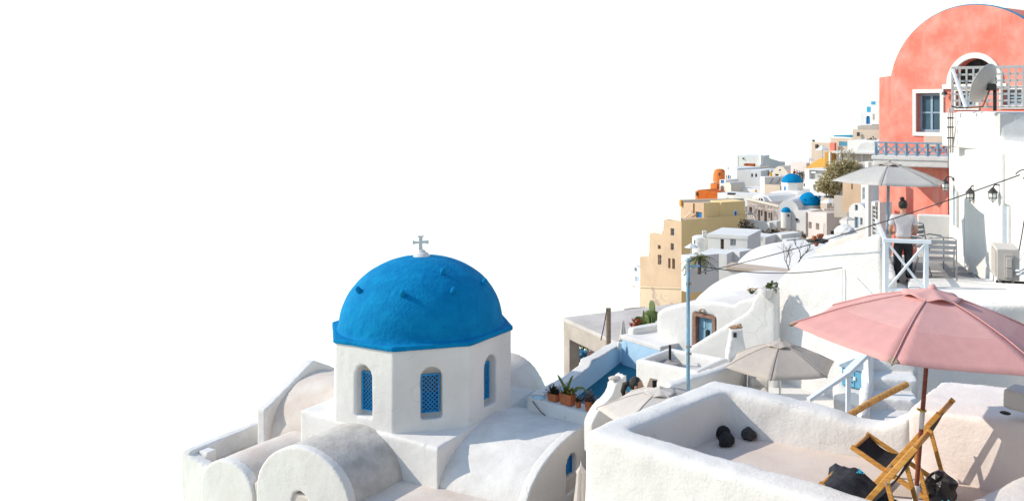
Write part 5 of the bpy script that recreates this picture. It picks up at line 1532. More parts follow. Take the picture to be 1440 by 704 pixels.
# ------------------------------------------------------------------ the white house
def white_house():
    pl = Pl.px(1334, 22.4, 1480, 15.6)          # its long wall looks towards the sun
    zt = Zp(157, 21.0)
    ol = [(0, rz(-8)), (pl.L, rz(-8)), (pl.L, zt - .55), (pl.tz(1406, 200)[0], zt - .55), (pl.tz(1405, 200)[0], zt), (pl.tz(1342, 160)[0], zt), (pl.tz(1340, 200)[0], zt - .4), (0, zt - .9)]
    root = thing('white_house', 'tall white house with shade-toned doors and three wall lanterns over the upper terrace', 'house', pl.P(1, rz(-8), -2))
    holes = []; recs = []
    fills = []
    for (x0, x1, y0, y1, rt, rc, fill) in ((1357, 1378, 281, 392, False, .10, 'curtain'), (1366, 1378.5, 226, 262, True, .08, None), (1381.5, 1388.5, 287, 335, False, .08, None), (1407, 1421, 288, 346, False, .10, 'curtain'), (1341, 1347.5, 268, 318, False, .06, 'curtain')):
        t0, t1, z0, z1 = px_rect(pl, x0, x1, y0, y1)
        holes.append(arch(t0, t1, z0, z1) if rt else rect(t0, t1, z0, z1)); recs.append(rc)
        fills.append((t0, t1, z0, z1, rc, fill))
    MB().prism(pl, ol, 3.5, holes, recs).build('wall', 'white', root, voxel=.05, relax=3, wob=.012, wobs=1.0)
    for t0, t1, z0, z1, rc, fill in fills:
        if fill:
            nm = 'door' if z1 - z0 > 1.2 else 'window'
            o_ = MB().sheet(pl, rect(t0 + .01, t1 - .01, z0 + .01, z1 - .01), .022, .04).build(nm, 'shade_door', root)  # leaf stands proud; its colour stands in for recess shade
            MB().sheet(pl, rect(t1 - .05, t1 + .03, z0, z1), .05, .07).build('jamb', 'white', o_)
        else:
            MB().sheet(pl, arch(t0, t1, z0, z1) if z1 - z0 < .75 else rect(t0, t1, z0, z1), .018, .03).build('niche_shade_plate', 'panel_grey', root)  # proud plate, the niche's shade put into its grey
    # upper block with grey panels turned to the viewer
    t0 = pl.tz(1405.5, 180)[0]
    A = pl.P(t0, 0, -.02); 
    pf = Pl(A, A + Vector((1.6, -.12, 0)))
    ztop, zbot = zt - .02, zt - .80
    for k, (x0, x1) in enumerate(((1406, 1426.5), (1427.5, 1470))):
        a0, a1 = pf.tz(x0, 180)[0], pf.tz(x1, 180)[0]
        MB().prism(pf, [(a0, zbot), (a1, zbot), (a1, ztop), (a0, ztop)], .25).build('grey_panel', 'panel_grey', root, bev=.015)
    MB().solid([pf.P(0, 0, -.24), pf.P(2.2, 0, -.24), pf.P(2.2, 0, -3), pf.P(-.3, 0, -3)], zbot, ztop - .01).build('upper_block', 'white', root, bev=.03)
    MB().solid([pf.P(-.1, 0, .35), pf.P(2.2, 0, .30), pf.P(2.2, 0, -2), pf.P(-.1, 0, -2)], rz(-3.6), zbot + .01).build('front_wall', 'white', root, bev=.04)
    # drain pipe on the wall, white
    for px, y0, y1 in ((1398, 231, 290),):
        t = pl.tz(px, 260)[0]
        pth = [pl.P(t, pl.tz(px, y)[1], .06) for y in (y0, 260, y1)]
        MB().tube([pl.P(t + .08, pl.tz(px, y0 - 2)[1], .02)] + pth, .035, 10).build('drain_pipe', 'pipe_white', root, smooth=True)
    # lanterns
    for px, py, lab in ((1337.5, 252, 'caged wall lantern at the edge of the light grey parasol on the white house'), (1374, 265, 'caged wall lantern above the shade-toned tall door of the white house'), (1407, 264, 'caged wall lantern beside the drain pipe of the white house')):
        t, z = pl.tz(px + 4, py)
        P = pl.P(t, z, .0)
        n3 = Vector((pl.n.x, pl.n.y, 0))
        r = thing('wall_lantern', lab, 'lantern', P, 'lanterns on the white house')
        C = P + n3 * .20 + Vector((0, 0, -.10))
        MB().tube([P, P + n3 * .06 + Vector((0, 0, .05)), P + n3 * .16 + Vector((0, 0, .06)), C + Vector((0, 0, .10))], .014, 7).build('bracket', 'iron', r, smooth=True)
        MB().lathe(C + Vector((0, 0, .02)), [(.10, -.02), (.09, .0), (.05, .05), (.025, .08), (.0001, .09)], 16).build('hood', 'iron', r, smooth=False)
        MB().lathe(C, [(.0001, -.17), (.05, -.16), (.075, -.10), (.08, .0)], 14).build('glass', 'lampglass', r, smooth=True)
        mb = MB()
        for k in range(6):
            a = k * math.pi / 3
            mb.tube([C + Vector((.085 * math.cos(a), .085 * math.sin(a), .0)), C + Vector((.08 * math.cos(a), .08 * math.sin(a), -.11)), C + Vector((0, 0, -.19))], .005, 4)
        mb.lathe(C + Vector((0, 0, -.1)), [(.08, -.006), (.09, 0), (.08, .006)], 14)
        mb.build('cage', 'iron', r)
        MB().lathe(P + n3 * .01, [(.04, -.01), (.04, .02)], 10, n3).build('wall_plate', 'iron', r)
    return pl
wh = white_house()

def aircon():
    C = W(1408, 369, 15.9)
    n = Vector((wh.n.x, wh.n.y, 0)); u = Vector((wh.u.x, wh.u.y, 0))
    # casing: narrow side to the viewer, grille to the sun
    pf = Pl.px(1402, 15.6, 1434, 15.5)
    w, h, dep = pf.L, (392 - 348) / F * 15.5, .78
    z0 = Zp(395, 15.5)
    r = thing('air_conditioner', 'beige outdoor air conditioner unit hanging on the white house wall', 'air conditioner', pf.P(w / 2, z0 - .06, -.4))
    MB().prism(pf, rect(0, w, z0, z0 + h), dep).build('casing', 'ac_beige', r, bev=.012)
    pl2 = Pl(pf.P(0, 0, -dep), pf.P(0, 0, 0))
    MB().prism(Pl(pl2.P(.06, 0, .008), pl2.P(.6, 0, .008)), rect(0, dep - .12, z0 + .05, z0 + h - .05), .02).build('grille', 'ac_dark', r)
    for k in range(11):
        z = z0 + .07 + k * (h - .14) / 10
        MB().prism(Pl(pl2.P(.06, 0, .02), pl2.P(.6, 0, .02)), rect(0, dep - .12, z - .007, z + .007), .012).build('slat', 'ac_beige', r)
    MB().prism(Pl(pf.P(w * .34, 0, .03), pf.P(w * .8, 0, .03)), rect(0, w * .38, z0 + .04, z0 + h - .09), .03).build('side_cover', 'dish', r, bev=.006)
    MB().prism(Pl(pf.P(w * .40, 0, .06), pf.P(w * .8, 0, .06)), rect(0, w * .24, z0 + .22, z0 + h - .14), .03).build('handle', 'ac_beige', r, bev=.006)
    MB().prism(Pl(pf.P(w * .40, 0, .07), pf.P(w * .8, 0, .07)), rect(0, w * .26, z0 + .05, z0 + .20), .04).build('valve_cover', 'dish', r, bev=.006)
    for t in (.05, w - .10):
        MB().bar(pf.P(t, z0 - .02, -.02), pf.P(t, z0 - .02, -dep + .02), .04, .035).build('foot', 'ac_dark', r)
    for k in range(2):
        a = pf.P(w * .82, z0 + .12 + k * .06, .03); b = pf.P(w + .12, z0 + .16 + k * .07, -.05); c = pf.P(w + .30, z0 + .22 + k * .1, -.35)
        MB().tube([a, a + Vector((.04, -.05, 0)), b, c], .022, 8).build('hose', 'pipe_white', r, smooth=True)
    MB().bar(pf.P(.0, z0 - .05, -.15), pf.P(w + .45, z0 - .05, -.15), .04, .04).build('bracket', 'iron', r)
aircon()

# ------------------------------------------------------------------ lattice screen and dish on the white roof
def lattice():
    pl = Pl.px(1340.5, 20.4, 1475, 19.4)
    z1 = pl.tz(1341, 97)[1]; z0 = pl.tz(1341, 150)[1]
    root = thing('lattice_screen', 'pale grey lattice screen of crossed slats on the white house roof', 'screen', pl.P(0, z0))
    Lw = pl.L
    MB().prism(pl, rect(-.04, Lw, z1 - .01, z1 + .05), .06).build('top_rail', 'lattice_grey', root, bev=.004)
    MB().prism(pl, rect(-.04, Lw, z0 - .03, z0 + .015), .06).build('bottom_rail', 'lattice_grey', root, bev=.004)
    MB().prism(pl, rect(-.045, .0, z0 - .12, z1), .06).build('post', 'lattice_grey', root, bev=.004)
    sp = 9.1 / F * 20.4
    k = 0; t = sp * .8
    while t < Lw:
        MB().prism(Pl(pl.P(t, 0, .012), pl.P(t + 1, 0, .012)), rect(0, .042, z0, z1), .012).build('upright_slat', 'lattice_grey', root)
        t += sp
    z = z0 + sp * .75
    while z < z1 - .05:
        MB().prism(pl, rect(-.02, Lw, z, z + .045), .012).build('cross_slat', 'lattice_grey', root)
        z += sp
    a = pl.P(.0, z1 - .02, .03); b = W(1359, 154, 19.6)
    MB().bar(a, b, .055, .055, (0, 1, 0)).build('diagonal_strut', 'white_paint', root, bev=.005)
lattice()

def dish():
    d = 18.6
    C = W(1391, 121, d)
    ax = Vector((-.72, -.42, .22)).normalized()     # where the bowl looks: away to the side, its back half turned to the viewer
    ax = Vector((.58, -.70, -.40)).normalized()
    r = thing('satellite_dish', 'cream satellite dish on a short pole by the lattice screen', 'satellite dish', W(1399, 156, d))
    R_ = .42
    a = ax.cross(Vector((0, 0, 1))).normalized(); b = a.cross(ax)
    prof = [(1e-5, 0), (.25 * R_, .01), (.5 * R_, .035), (.75 * R_, .075), (R_, .13), (R_ * 1.01, .14), (R_ * 1.0, .15), (.75 * R_, .09), (.5 * R_, .05), (.25 * R_, .022), (1e-5, .012)]
    mb = MB(); mb.lathe(C, prof, 40, -ax)
    mb.build('bowl', 'dish', r, smooth=True)
    P = C + ax * .02
    MB().box(P + ax * .03, (.16, .10, .13)).build('mount_plate', 'iron', r)
    foot = W(1399, 156, d)
    MB().tube([foot, Vector((foot.x, foot.y, C.z + .02))], .035, 12).build('pole', 'iron', r, smooth=True)
    MB().bar(P + ax * .05, Vector((foot.x, foot.y, C.z - .02)), .06, .08).build('clamp', 'iron', r)
    e = C - Vector((0, 0, R_ * .98)) 
    MB().tube([P + Vector((0, 0, -.05)), W(1386, 140, d - .3), W(1382, 150, d - .4), W(1362, 151.5, d - .3)], .018, 8).build('feed_arm', 'rust_pipe', r, smooth=True)
    MB().tube([W(1362, 151.5, d - .3), W(1345, 152, d - .2), W(1338, 149, d - .2)], .012, 6).build('cable', 'cable', r, smooth=True)
dish()
# cable rack climbing the house edge
def cable_rack():
    A, B = W(1335, 168, 21.2), W(1336, 205, 21.4)
    r = thing('cable_rack', 'cream cable bundle with black brackets on the white house edge', 'cables', B)
    for k in range(3):
        MB().tube([W(1334 + k * 3, 152, 20.7), W(1333.5 + k * 3, 175, 20.7), W(1334 + k * 3, 215, 20.9)], .016, 6).build('cable', 'beige_cv', r, smooth=True)
    for y in (166, 179, 194):
        MB().bar(W(1332, y, 20.6), W(1341, y, 20.6), .03, .03).build('bracket', 'iron', r)
cable_rack()

# ------------------------------------------------------------------ the coral house
def coral_house():
    pl = Pl.px(1252, 29.0, 1500, 24.6)
    zt = lambda x, y: pl.tz(x, y)
    cxm, cym = 1372, 128
    tc, zc = pl.tz(1372, 128)
    def arc_pts(r_, n=40): return [pl.tz(1372 + r_ * math.cos(math.pi * k / n), 128 - r_ * math.sin(math.pi * k / n)) for k in range(n + 1)]
    ap = arc_pts(121)
    ol = [(ap[-1][0], rz(-8)), (ap[0][0], rz(-8))] + ap
    root = thing('coral_house', 'coral red house with a round barrel gable and blue framed windows', 'house', pl.P(tc, rz(-8), -3))
    wt = px_rect(pl, 1289, 1323, 131, 186)
    at = px_rect(pl, 1339, 1404, 82, 118)
    lw = px_rect(pl, 1345, 1373, 128, 150); rw = px_rect(pl, 1411, 1438, 126, 148)
    holes = [rect(*wt), arch(at[0], at[1], at[2], at[3], 16, at[3] - at[2] - .02), rect(*lw), rect(*rw)]
    MB().prism(pl, ol, 3.0, holes, [.25, .35, .2, .2]).build('wall', 'red', root)
    # blue vault edge a hand's breadth proud of the wall
    mb = MB(); vs = []; fs = []
    n = 40
    outer = arc_pts(122.6)
    for k in range(n + 1):
        for q_, o_ in ((ap[k], -.06), (outer[k], -.06), (outer[k], -.16), (ap[k], -.16)):
            vs.append(pl.P(q_[0], q_[1], o_))
    for k in range(n):
        for j in range(4):
            fs.append((k * 4 + j, k * 4 + (j + 1) % 4, k * 4 + 4 + (j + 1) % 4, k * 4 + 4 + j))
    mb.add(vs, fs); mb.build('roof', 'rim_blue', root)
    # side buttress
    ps = Pl.px(1236, 29.55, 1254, 29.12)
    MB().prism(ps, [(0, rz(-8)), (ps.L, rz(-8)), (ps.L, Zp(106, 28.8)), (0, Zp(108, 28.8))], 4).build('buttress', 'red', root, bev=.02)
    # window with white surround
    t0, t1, z0, z1 = wt
    wp = window_parts(root, pl, t0, t1, z0, z1, .22, 'win', 'glass', 'rail_blue', (1, 1), fw=.08)
    def surround(par, a0, a1, b0, b1, f, nm='surround', sill=True):
        mb = MB()
        for r_ in ((a0 - f, a0, b0 - f, b1 + f), (a1, a1 + f, b0 - f, b1 + f), (a0, a1, b1, b1 + f), (a0, a1, b0 - f, b0)):
            mb.sheet(pl, rect(*r_), .05, .08)
        return mb.build(nm, 'white', par)
    surround(wp, t0, t1, z0, z1, .115)
    # arched window with white archivolt
    mb = MB(); vs = []; fs = []
    ca = (at[0] + at[1]) / 2; wa = (at[1] - at[0]) / 2; ha = at[3] - at[2]
    for k in range(25):
        a = math.pi * k / 24
        for rr, o_ in ((1.0, -.05), (1.0, .06), (1.22, .06), (1.22, -.05)):
            vs.append(pl.P(ca + wa * rr * math.cos(a), at[2] + ha * rr * math.sin(a), o_))
    for k in range(24):
        for j in range(4):
            fs.append((k * 4 + j, k * 4 + (j + 1) % 4, k * 4 + 4 + (j + 1) % 4, k * 4 + 4 + j))
    fs += [(0, 1, 2, 3), (99, 98, 97, 96)]
    mb.add(vs, fs)
    o_ = arch(at[0] + .01, at[1] - .01, at[2] + .01, at[3] - .01, 16, ha - .04)
    aw = MB().sheet(pl, o_, -.32, .02).build('window', 'dark', root)
    mb.build('archivolt', 'white', aw)
    mb = MB()
    for k in range(1, 6):
        a = math.pi * k / 6
        mb.bar(pl.P(ca, at[2] + .02, -.27), pl.P(ca + wa * .97 * math.cos(a), at[2] + ha * .97 * math.sin(a), -.27), .025, .02, (pl.n.x, pl.n.y, 0))
    for rr in (.45, .75):
        pts = [pl.P(ca + wa * rr * math.cos(math.pi * k / 16), at[2] + ha * rr * math.sin(math.pi * k / 16), -.26) for k in range(17)]
        mb.tube(pts, .013, 5)
    mb.build('grille', 'iron', aw)
    MB().sheet(pl, rect(at[0] - .28, at[1] + .28, at[2] - .14, at[2]), .09, .14).build('string_course', 'white', root)
    for q in (lw, rw):
        wq = window_parts(root, pl, *q, .18, 'win', 'glass', 'rail_blue', (1, 1), fw=.06)
        surround(wq, *q, .1)
    # brown box under the window
    bt = px_rect(pl, 1305, 1332, 192, 206)
    MB().sheet(pl, rect(*bt), .22, .2).build('cable_box', 'far_tan', root)
    # lower storey white corner strip and barred window
    ps2 = Pl.px(1222, 26.6, 1238, 26.4)
    mb = MB(); mb.prism(ps2, [(0, rz(-8)), (ps2.L * 2.2, rz(-8)), (ps2.L * 2.2, Zp(240, 26.5)), (0, Zp(240, 26.5))], .5)
    MB().prism(Pl.px(1221, 26.2, 1224.5, 26.2), [(0, rz(-8)), (.09, rz(-8)), (.09, Zp(228, 26.2)), (0, Zp(228, 26.2))], .3).build('corner_strip', 'white', root)
    pw = Pl.px(1224, 26.9, 1238, 26.0)
    q = px_rect(pw, 1226.5, 1233, 290, 331)
    MB().prism(pw, px_poly(pw, [(1223.5, 360), (1237, 352), (1237, 284), (1223.5, 284)]), .35, [rect(*q)], .16).build('window_surround', 'white', root)
    wq = MB().sheet(pw, rect(*q), -.13, .02).build('window', 'dark', root)
    mb = MB()
    for k in range(1, 7):
        z = q[2] + (q[3] - q[2]) * k / 7
        mb.sheet(pw, rect(q[0], q[1], z - .012, z + .012), -.03, .02)
    mb.sheet(pw, rect((q[0] + q[1]) / 2 - .012, (q[0] + q[1]) / 2 + .012, q[2], q[3]), -.025, .02)
    mb.build('window_bars', 'white_paint', wq)
    # the lower red wall under the balcony
    pr = Pl.px(1236, 27.6, 1334, 24.8)
    MB().prism(pr, px_poly(pr, [(1236, 420), (1333, 420), (1333, 302), (1333, 236), (1236, 225)]), .4).build('lower_wall', 'red', root)
    # wall lamp by the window
    P = pl.P(pl.tz(1333, 131)[0], pl.tz(1333, 131)[1], .05)
    r = thing('wall_lamp', 'small dark wall lamp beside the white framed window of the coral house', 'lamp', P)
    n3 = Vector((pl.n.x, pl.n.y, 0))
    MB().lathe(P + n3 * .12 - Vector((0, 0, .05)), [(.10, 0), (.06, .08), (.02, .11)], 12).build('hood', 'iron', r)
    MB().tube([P, P + n3 * .12 + Vector((0, 0, .05))], .018, 6).build('arm', 'iron', r)
    MB().lathe(P + n3 * .12 - Vector((0, 0, .13)), [(.02, 0), (.05, .03), (.05, .08)], 10).build('glass', 'lampglass', r)
    # balcony
    A, B = W(1231, 219, 25.2), W(1334, 229, 24.3)
    b = thing('balcony', 'white balcony slab with grey blue crossed railing on the coral house', 'balcony', A - Vector((0, 0, .3)))
    a2, b2 = Vector((A.x, A.y)), Vector((B.x, B.y))
    u = (b2 - a2).normalized(); n = Vector((-u.y, u.x))
    zA, zB = A.z, A.z
    MB().solid([a2 - u * .06, b2, b2 + n * 1.6, a2 - u * .06 + n * 1.6], zA - .28, zA).build('slab', 'white', b, bev=.03)
    MB().solid([a2 - u * .1 - n * .03, b2 - n * .03, b2 + n * .1, a2 - u * .1 + n * .1], zA - .10, zA + .012).build('slab_edge', 'white', b, bev=.015)
    h = .36
    npan = 7
    Lb = (b2 - a2).length
    for k in range(npan + 1):
        p = a2 + u * (Lb * k / npan) + n * .06
        MB().bar((p.x, p.y, zA), (p.x, p.y, zA + h), .065, .065, (0, 1, 0)).build('post', 'rail_blue', b)
        if k < npan:
            q_ = a2 + u * (Lb * (k + 1) / npan) + n * .06
            for s_ in (0, 1):
                za, zb_ = (zA + .05, zA + h - .04) if s_ == 0 else (zA + h - .04, zA + .05)
                off = n * (-.012 if s_ else .012)
                MB().bar((p.x + off.x, p.y + off.y, za), (q_.x + off.x, q_.y + off.y, zb_), .025, .046, (0, 0, 1)).build('brace', 'rail_blue', b)
    p, q_ = a2 + n * .06 - u * .04, b2 + n * .06
    MB().bar((p.x, p.y, zA + h), (q_.x, q_.y, zA + h), .07, .05).build('top_rail', 'rail_blue', b, bev=.006)
    MB().bar((p.x, p.y, zA + .05), (q_.x, q_.y, zA + .05), .04, .035).build('bottom_rail', 'rail_blue', b)
coral_house()

# ================================================================== stairs, railing and cabinet between the terraces
def stairs():
    root = thing('garden_stairs', 'narrow white plaster stairs curving up behind the wooden beam', 'stairs', W(1250, 600, 14))
    for i in range(6):
        d = 12.6 + i * .42
        z = Zp(572 - i * 0, 12.6) + i * .17 - .05
        z = rz(-4.25) + i * .155
        x0, x1 = X(1218 + i * 4.5, d), X(1278, d)
        x0 = X(1212 + i * 3, d)
        mb = MB(); mb.solid([(x0, d), (x1 + .1, d - .12), (x1 + .2, d + .5), (x0 + .06, d + .5)], rz(-7), z)
        mb.build('step', 'white', root, voxel=.03, relax=5, wob=.012, wobs=2.5)
    # rounded cheek wall on the sunny side
    mb = MB(); mb.solid([V2(1208, 12.4), V2(1222, 12.5), V2(1237, 15.2), V2(1227, 15.3)], rz(-7), [rz(-4.15), rz(-4.15), rz(-3.3), rz(-3.3)])
    mb.build('cheek_wall', 'white', root, voxel=.04, relax=6, wob=.02, wobs=2)
    # handrail
    hr = thing('handrail', 'white wooden handrail with two posts beside the garden stairs', 'railing', W(1190, 575, 12.6))
    a, b, c = W(1137, 562, 12.3), W(1193, 524, 12.7), W(1224, 492, 13.2)
    MB().bar(a, b, .07, .05).build('lower_rail', 'rail_white', hr, bev=.006)
    MB().bar(b + Vector((-.02, 0, 0)), c, .11, .06).build('upper_rail', 'rail_white', hr, bev=.006)
    MB().bar(Vector((b.x - .02, b.y, rz(-6.0))), b, .06, .06, (0, 1, 0)).build('post', 'rail_white', hr, bev=.006)
    e = W(1225, 548, 13.2)
    MB().bar(e - Vector((0, 0, .3)), W(1222, 497, 13.15), .055, .055, (0, 1, 0)).build('post', 'rail_white', hr, bev=.006)
    MB().bar(a + Vector((.03, 0, -.04)), a + Vector((.03, 0, -1.2)), .06, .06, (0, 1, 0)).build('post', 'rail_white', hr, bev=.006)
    # blue meter cabinet with a gabled top, on the tall wall
    pl = Pl.px(1184, 19.05, 1221.5, 18.6)
    cab = thing('meter_cabinet', 'light blue metal cabinet with gabled top and two doors on the tall wall', 'cabinet', pl.P(.3, Zp(545, 18.8)))
    z0, z1, z2 = Zp(546, 18.8), Zp(518, 18.8), Zp(508, 18.8)
    Lc = pl.L
    MB().prism(pl, [(0, z0), (Lc, z0), (Lc, z1), (Lc / 2, z2), (0, z1)], .8).build('case', 'cab_blue', cab)
    MB().prism(Pl(pl.P(-.03, 0, .05), pl.P(1, 0, .05)), [(0, z1 - .02), (Lc + .06, z1 - .02), (Lc + .06, z1 + .02), (Lc / 2 + .03, z2 + .06), (0, z1 + .02)], .9).build('gable_top', 'rail_blue', cab)
    for a0, a1 in ((.02, Lc / 2 - .01), (Lc / 2 + .01, Lc - .02)):
        dr = MB().sheet(pl, rect(a0, a1, z0 + .02, z1 - .05), .02, .03).build('door', 'cab_blue', cab, bev=.004)
        for k in range(3):
            MB().sheet(pl, rect(a1 - .06, a1 - .03, z0 + .1 + k * .1, z0 + .125 + k * .1), .026, .01).build('vent', 'dark', dr)
    MB().sheet(pl, rect(Lc / 2 - .02, Lc / 2 + .03, z0 + .17, z0 + .24), .05, .03).build('handle', 'white_paint', cab)
    # ledge under the cabinet
    mb = MB(); mb.solid([V2(1172, 18.2), V2(1232, 17.3), V2(1236, 19.2), V2(1172, 19.6)], rz(-7.5), Zp(547, 18.8))
    solo(mb, 'plaster_ledge', 'white', 'rounded white plaster ledge carrying the light blue cabinet', 'ledge', voxel=.05, relax=6, wob=.03, wobs=1.5)
    # low steps by the grey parasol
    st = thing('low_steps', 'short white steps behind the grey beige parasol', 'stairs', W(1068, 560, 17.8))
    for i in range(4):
        d = 17.9 + i * .35
        mb = MB(); mb.solid([(X(1056, d), d), (X(1080, d), d - .1), (X(1082, d), d + .4), (X(1056, d), d + .4)], rz(-6.5), Zp(549, 17.9) + i * .15)
        mb.build('step', 'white', st, voxel=.03, relax=4, wob=.01)
    # low wall behind the post
    mb = MB(); mb.solid([V2(940, 16.2), V2(1050, 18.6), V2(1050, 19.0), V2(936, 16.6)], rz(-7), [Zp(545, 16.2), Zp(508, 18.6), Zp(508, 18.6), Zp(545, 16.2)])
    solo(mb, 'sloping_kerb', 'white', 'low white sloping kerb wall between the worn blue post and the chimney', 'wall', voxel=.045, relax=4, wob=.015)
stairs()

# small socket on the wall under the upper terrace
zr_ = rz(-3.5)
P = W(1384, 537, 14.6)
solo(MB().box((P.x, dist(430, zr_) - .06, Zp(537, dist(430, zr_))), (.13, .12, .08)), 'socket_box', 'white_paint', 'small white socket box on the wall below the upper terrace roof', 'socket', bev=.01)

# ------------------------------------------------------------------ cables
def sag(a, b, s_, n=20):
    return [a.lerp(b, i / n) - Vector((0, 0, s_ * 4 * (i / n) * (1 - i / n))) for i in range(n + 1)]
wend = W(1434, 246, 15.7)
solo(MB().tube(sag(W(985, 383, 24), wend, .12, 30), .011, 5), 'overhead_cable', 'cable', 'long black overhead cable rising across the upper terrace to the white house', 'cable', smooth=True)
solo(MB().tube(sag(post_top + Vector((.18, .05, -.1)), W(1184, 376, 19.7), .12, 24), .009, 5), 'slack_cable', 'cable', 'short slack cable from the worn blue post to the tall rough wall', 'cable', smooth=True)
pts = [wend + Vector((.02 + .085 * math.cos(a), 0, .02 + .06 * math.sin(a) + .02 * math.sin(2 * a))) for a in [3.6 - k * .42 for k in range(12)]]
solo(MB().tube(pts + [wend + Vector((.15, -.02, -.25)), W(1437, 330, 15.6), W(1433, 352, 15.5)], .010, 5), 'cable_loop', 'cable', 'looped black cable hanging on the white house above the air conditioner', 'cable', smooth=True)
# ================================================================== the town on the slope
def H(name, label, x0, d0, x1, d1, y0, y1, thick, mat, ops=(), **k):
    return house(name, label, Pl.px(x0, d0, x1, d1), thick, mat, top=y0, bot=y1, ops=ops, base_drop=0.6, **k)
def slab(root, x0, d0, x1, d1, y0, y1, thick, mat, name, out=0.0):
    pl = Pl.px(x0, d0, x1, d1)
    return MB().prism(Pl(pl.P(0, 0, out), pl.P(pl.L, 0, out)), rect(0, pl.L, Zp(y1, d0), Zp(y0, d0)), thick).build(name, mat, root)
def dome_at(root, C, r_, h, mat='blue', n=32, name='dome'):
    prof = [(r_ * math.cos(R(90 * k / 12)) if k < 12 else 1e-5, h * math.sin(R(90 * k / 12))) for k in range(13)]
    return MB().lathe(C, prof, n).build(name, mat, root, smooth=True)
def arch_house(name, label, x0, d0, x1, d1, y0, y1, thick, mat, ops=(), rise=None, cat='house', group=None, rec=.2):
    pl = Pl.px(x0, d0, x1, d1)
    z1, z0 = Zp(y0, d0), Zp(y1, d0)
    return house(name, label, pl, thick, mat, outline=arch(0, pl.L, z0, z1, 20, rise), ops=ops, cat=cat, group=group, rec=rec)
def kerb(root, x0, d0, x1, d1, y, thick, mat='far_white', h=.5, t=.3):
    """parapet along the front of a flat roof"""
    pl = Pl.px(x0, d0, x1, d1); z = Zp(y, d0)
    MB().prism(Pl(pl.P(-.06, 0, .06), pl.P(pl.L, 0, .06)), rect(0, pl.L + .12, z - .02, z + h), t).build('parapet', mat, root)

WIN = dict(pane='glass', fr='white_paint')
# --- peach and ochre house on the cliff edge
pl = Pl.px(900, 116, 958, 109)
r = house('cliff_house', 'tall peach house stepping down the cliff edge with narrow windows', pl, 9.8, 'peach',
      poly=[(900, 402), (958, 404), (958, 310), (933.5, 309), (932.5, 327), (913.5, 328), (913, 359), (900, 361)], rec=.35,
      ops=[(943, 948, 321, 331, 'win', dict(pane='glass', fr='rail_blue', bars=(0, 1))), (943, 947.5, 342, 351.5, 'win', dict(pane='glass', fr='rail_blue', bars=(0, 1))), (925, 929, 344.5, 350, 'dark', dict(pane='dark')),
           (925, 930, 358, 372, 'win', dict(pane='dark', fr='far_grey', bars=(1, 1))), (939.6, 942.8, 363, 377, 'win', dict(pane='dark', fr='brown_dark', bars=(0, 1))), (945.2, 949, 363.5, 378, 'win', dict(pane='dark', fr='brown_dark', bars=(0, 1)))])
MB().prism(Pl(pl.P(0, 0, -.1), pl.P(pl.L, 0, -.1)), px_poly(pl, [(899.5, 450), (958, 440), (958, 404.2), (899.5, 402.2)]), 9.5).build('plinth', 'peach_stained', r)
MB().prism(Pl(pl.P(0, 0, .05), pl.P(pl.L, 0, .05)), px_poly(pl, [(900, 404), (958, 406), (958, 403.5), (900, 401.5)]), .2).build('string_course', 'peach_stained', r)
for (x0, x1, y) in ((933.5, 958, 309), (913.5, 932, 327.5), (900, 913, 359.5)):
    t0, t1 = pl.tz(x0, y)[0], pl.tz(x1, y)[0]; z = pl.tz((x0 + x1) / 2, y)[1]
    MB().prism(Pl(pl.P(t0, 0, .04), pl.P(t1, 0, .04)), rect(0, t1 - t0, z, z + .35), .25).build('parapet', 'far_cream', r)
pr_ = Pl(pl.P(pl.L, 0, 0), pl.P(pl.L, 0, -9.8))
MB().prism(Pl(pr_.P(0, 0, .03), pr_.P(9.8, 0, .03)), rect(0, 9.8, Zp(440, 109), Zp(309.5, 109)), .05).build('side_wall', 'yellow', r)  # shaded flank coloured apart from the sunlit peach front
pl = Pl.px(957, 117.5, 989.5, 112.5)
r = house('ochre_house', 'ochre house with blue shutters above the tall peach house', pl, 6.0, 'peach', poly=[(957, 330), (989.5, 330), (989.5, 285.5), (957, 284.5)], rec=.3,
      ops=[(978.5, 987, 298, 311, 'door_panel', dict(pane='blue_paint')), (974.5, 977, 286, 300, 'dark', dict(pane='mustard'))])
pr2 = Pl(pl.P(pl.L, 0, 0), pl.P(pl.L, 0, -6.0))
MB().prism(Pl(pr2.P(0, 0, .03), pr2.P(6, 0, .03)), rect(0, 6.0, Zp(336, 112.5), Zp(285.4, 112.5)), .05).build('side_wall', 'yellow', r)  # flank away from the sun, its shaded look set by colour
q = Pl.px(1013, 113.2, 1047, 114.7)
MB().prism(q, px_poly(q, [(1014, 345), (1047, 340), (1047, 282.5), (1014, 284.5)]), 2.5).build('tower_wall', 'yellow', r)
wq = px_rect(q, 1031.5, 1036.5, 295.5, 306.5)
wo = MB().sheet(q, rect(*wq), .05, .06).build('window', 'white_paint', r)
MB().sheet(q, rect(wq[0] + .12, wq[1] - .12, wq[2] + .12, wq[3] - .12), .09, .04).build('shutter', 'blue_paint', wo)
slab(r, 960, 117, 1046, 119, 281, 285, .3, 'far_cream', 'parapet')
MB().prism(Pl.px(958, 116.8, 1000, 122), px_poly(Pl.px(958, 116.8, 1000, 122), [(958, 290), (1000, 287), (1000, 279.5), (958, 281)]), .3).build('back_parapet', 'mustard', r)
mb = MB(); mb.tube([W(959, 310, 116.5), W(972, 298, 114.2), W(973, 297, 114)], .10, 6); mb.build('stair_rail', 'far_cream', r)

H('white_cottage', 'narrow white cottage with small blue windows at the cliff edge', 889.5, 124, 900, 122, 373, 432, 5, 'far_white',
  ops=[(892, 896, 376, 381.5, 'win', dict(pane='glass', fr='rail_blue')), (893, 898.3, 389, 396, 'win', dict(pane='blue_paint', fr='white_paint')), (890.5, 892.5, 401, 404, 'dark', dict(pane='mustard'))])

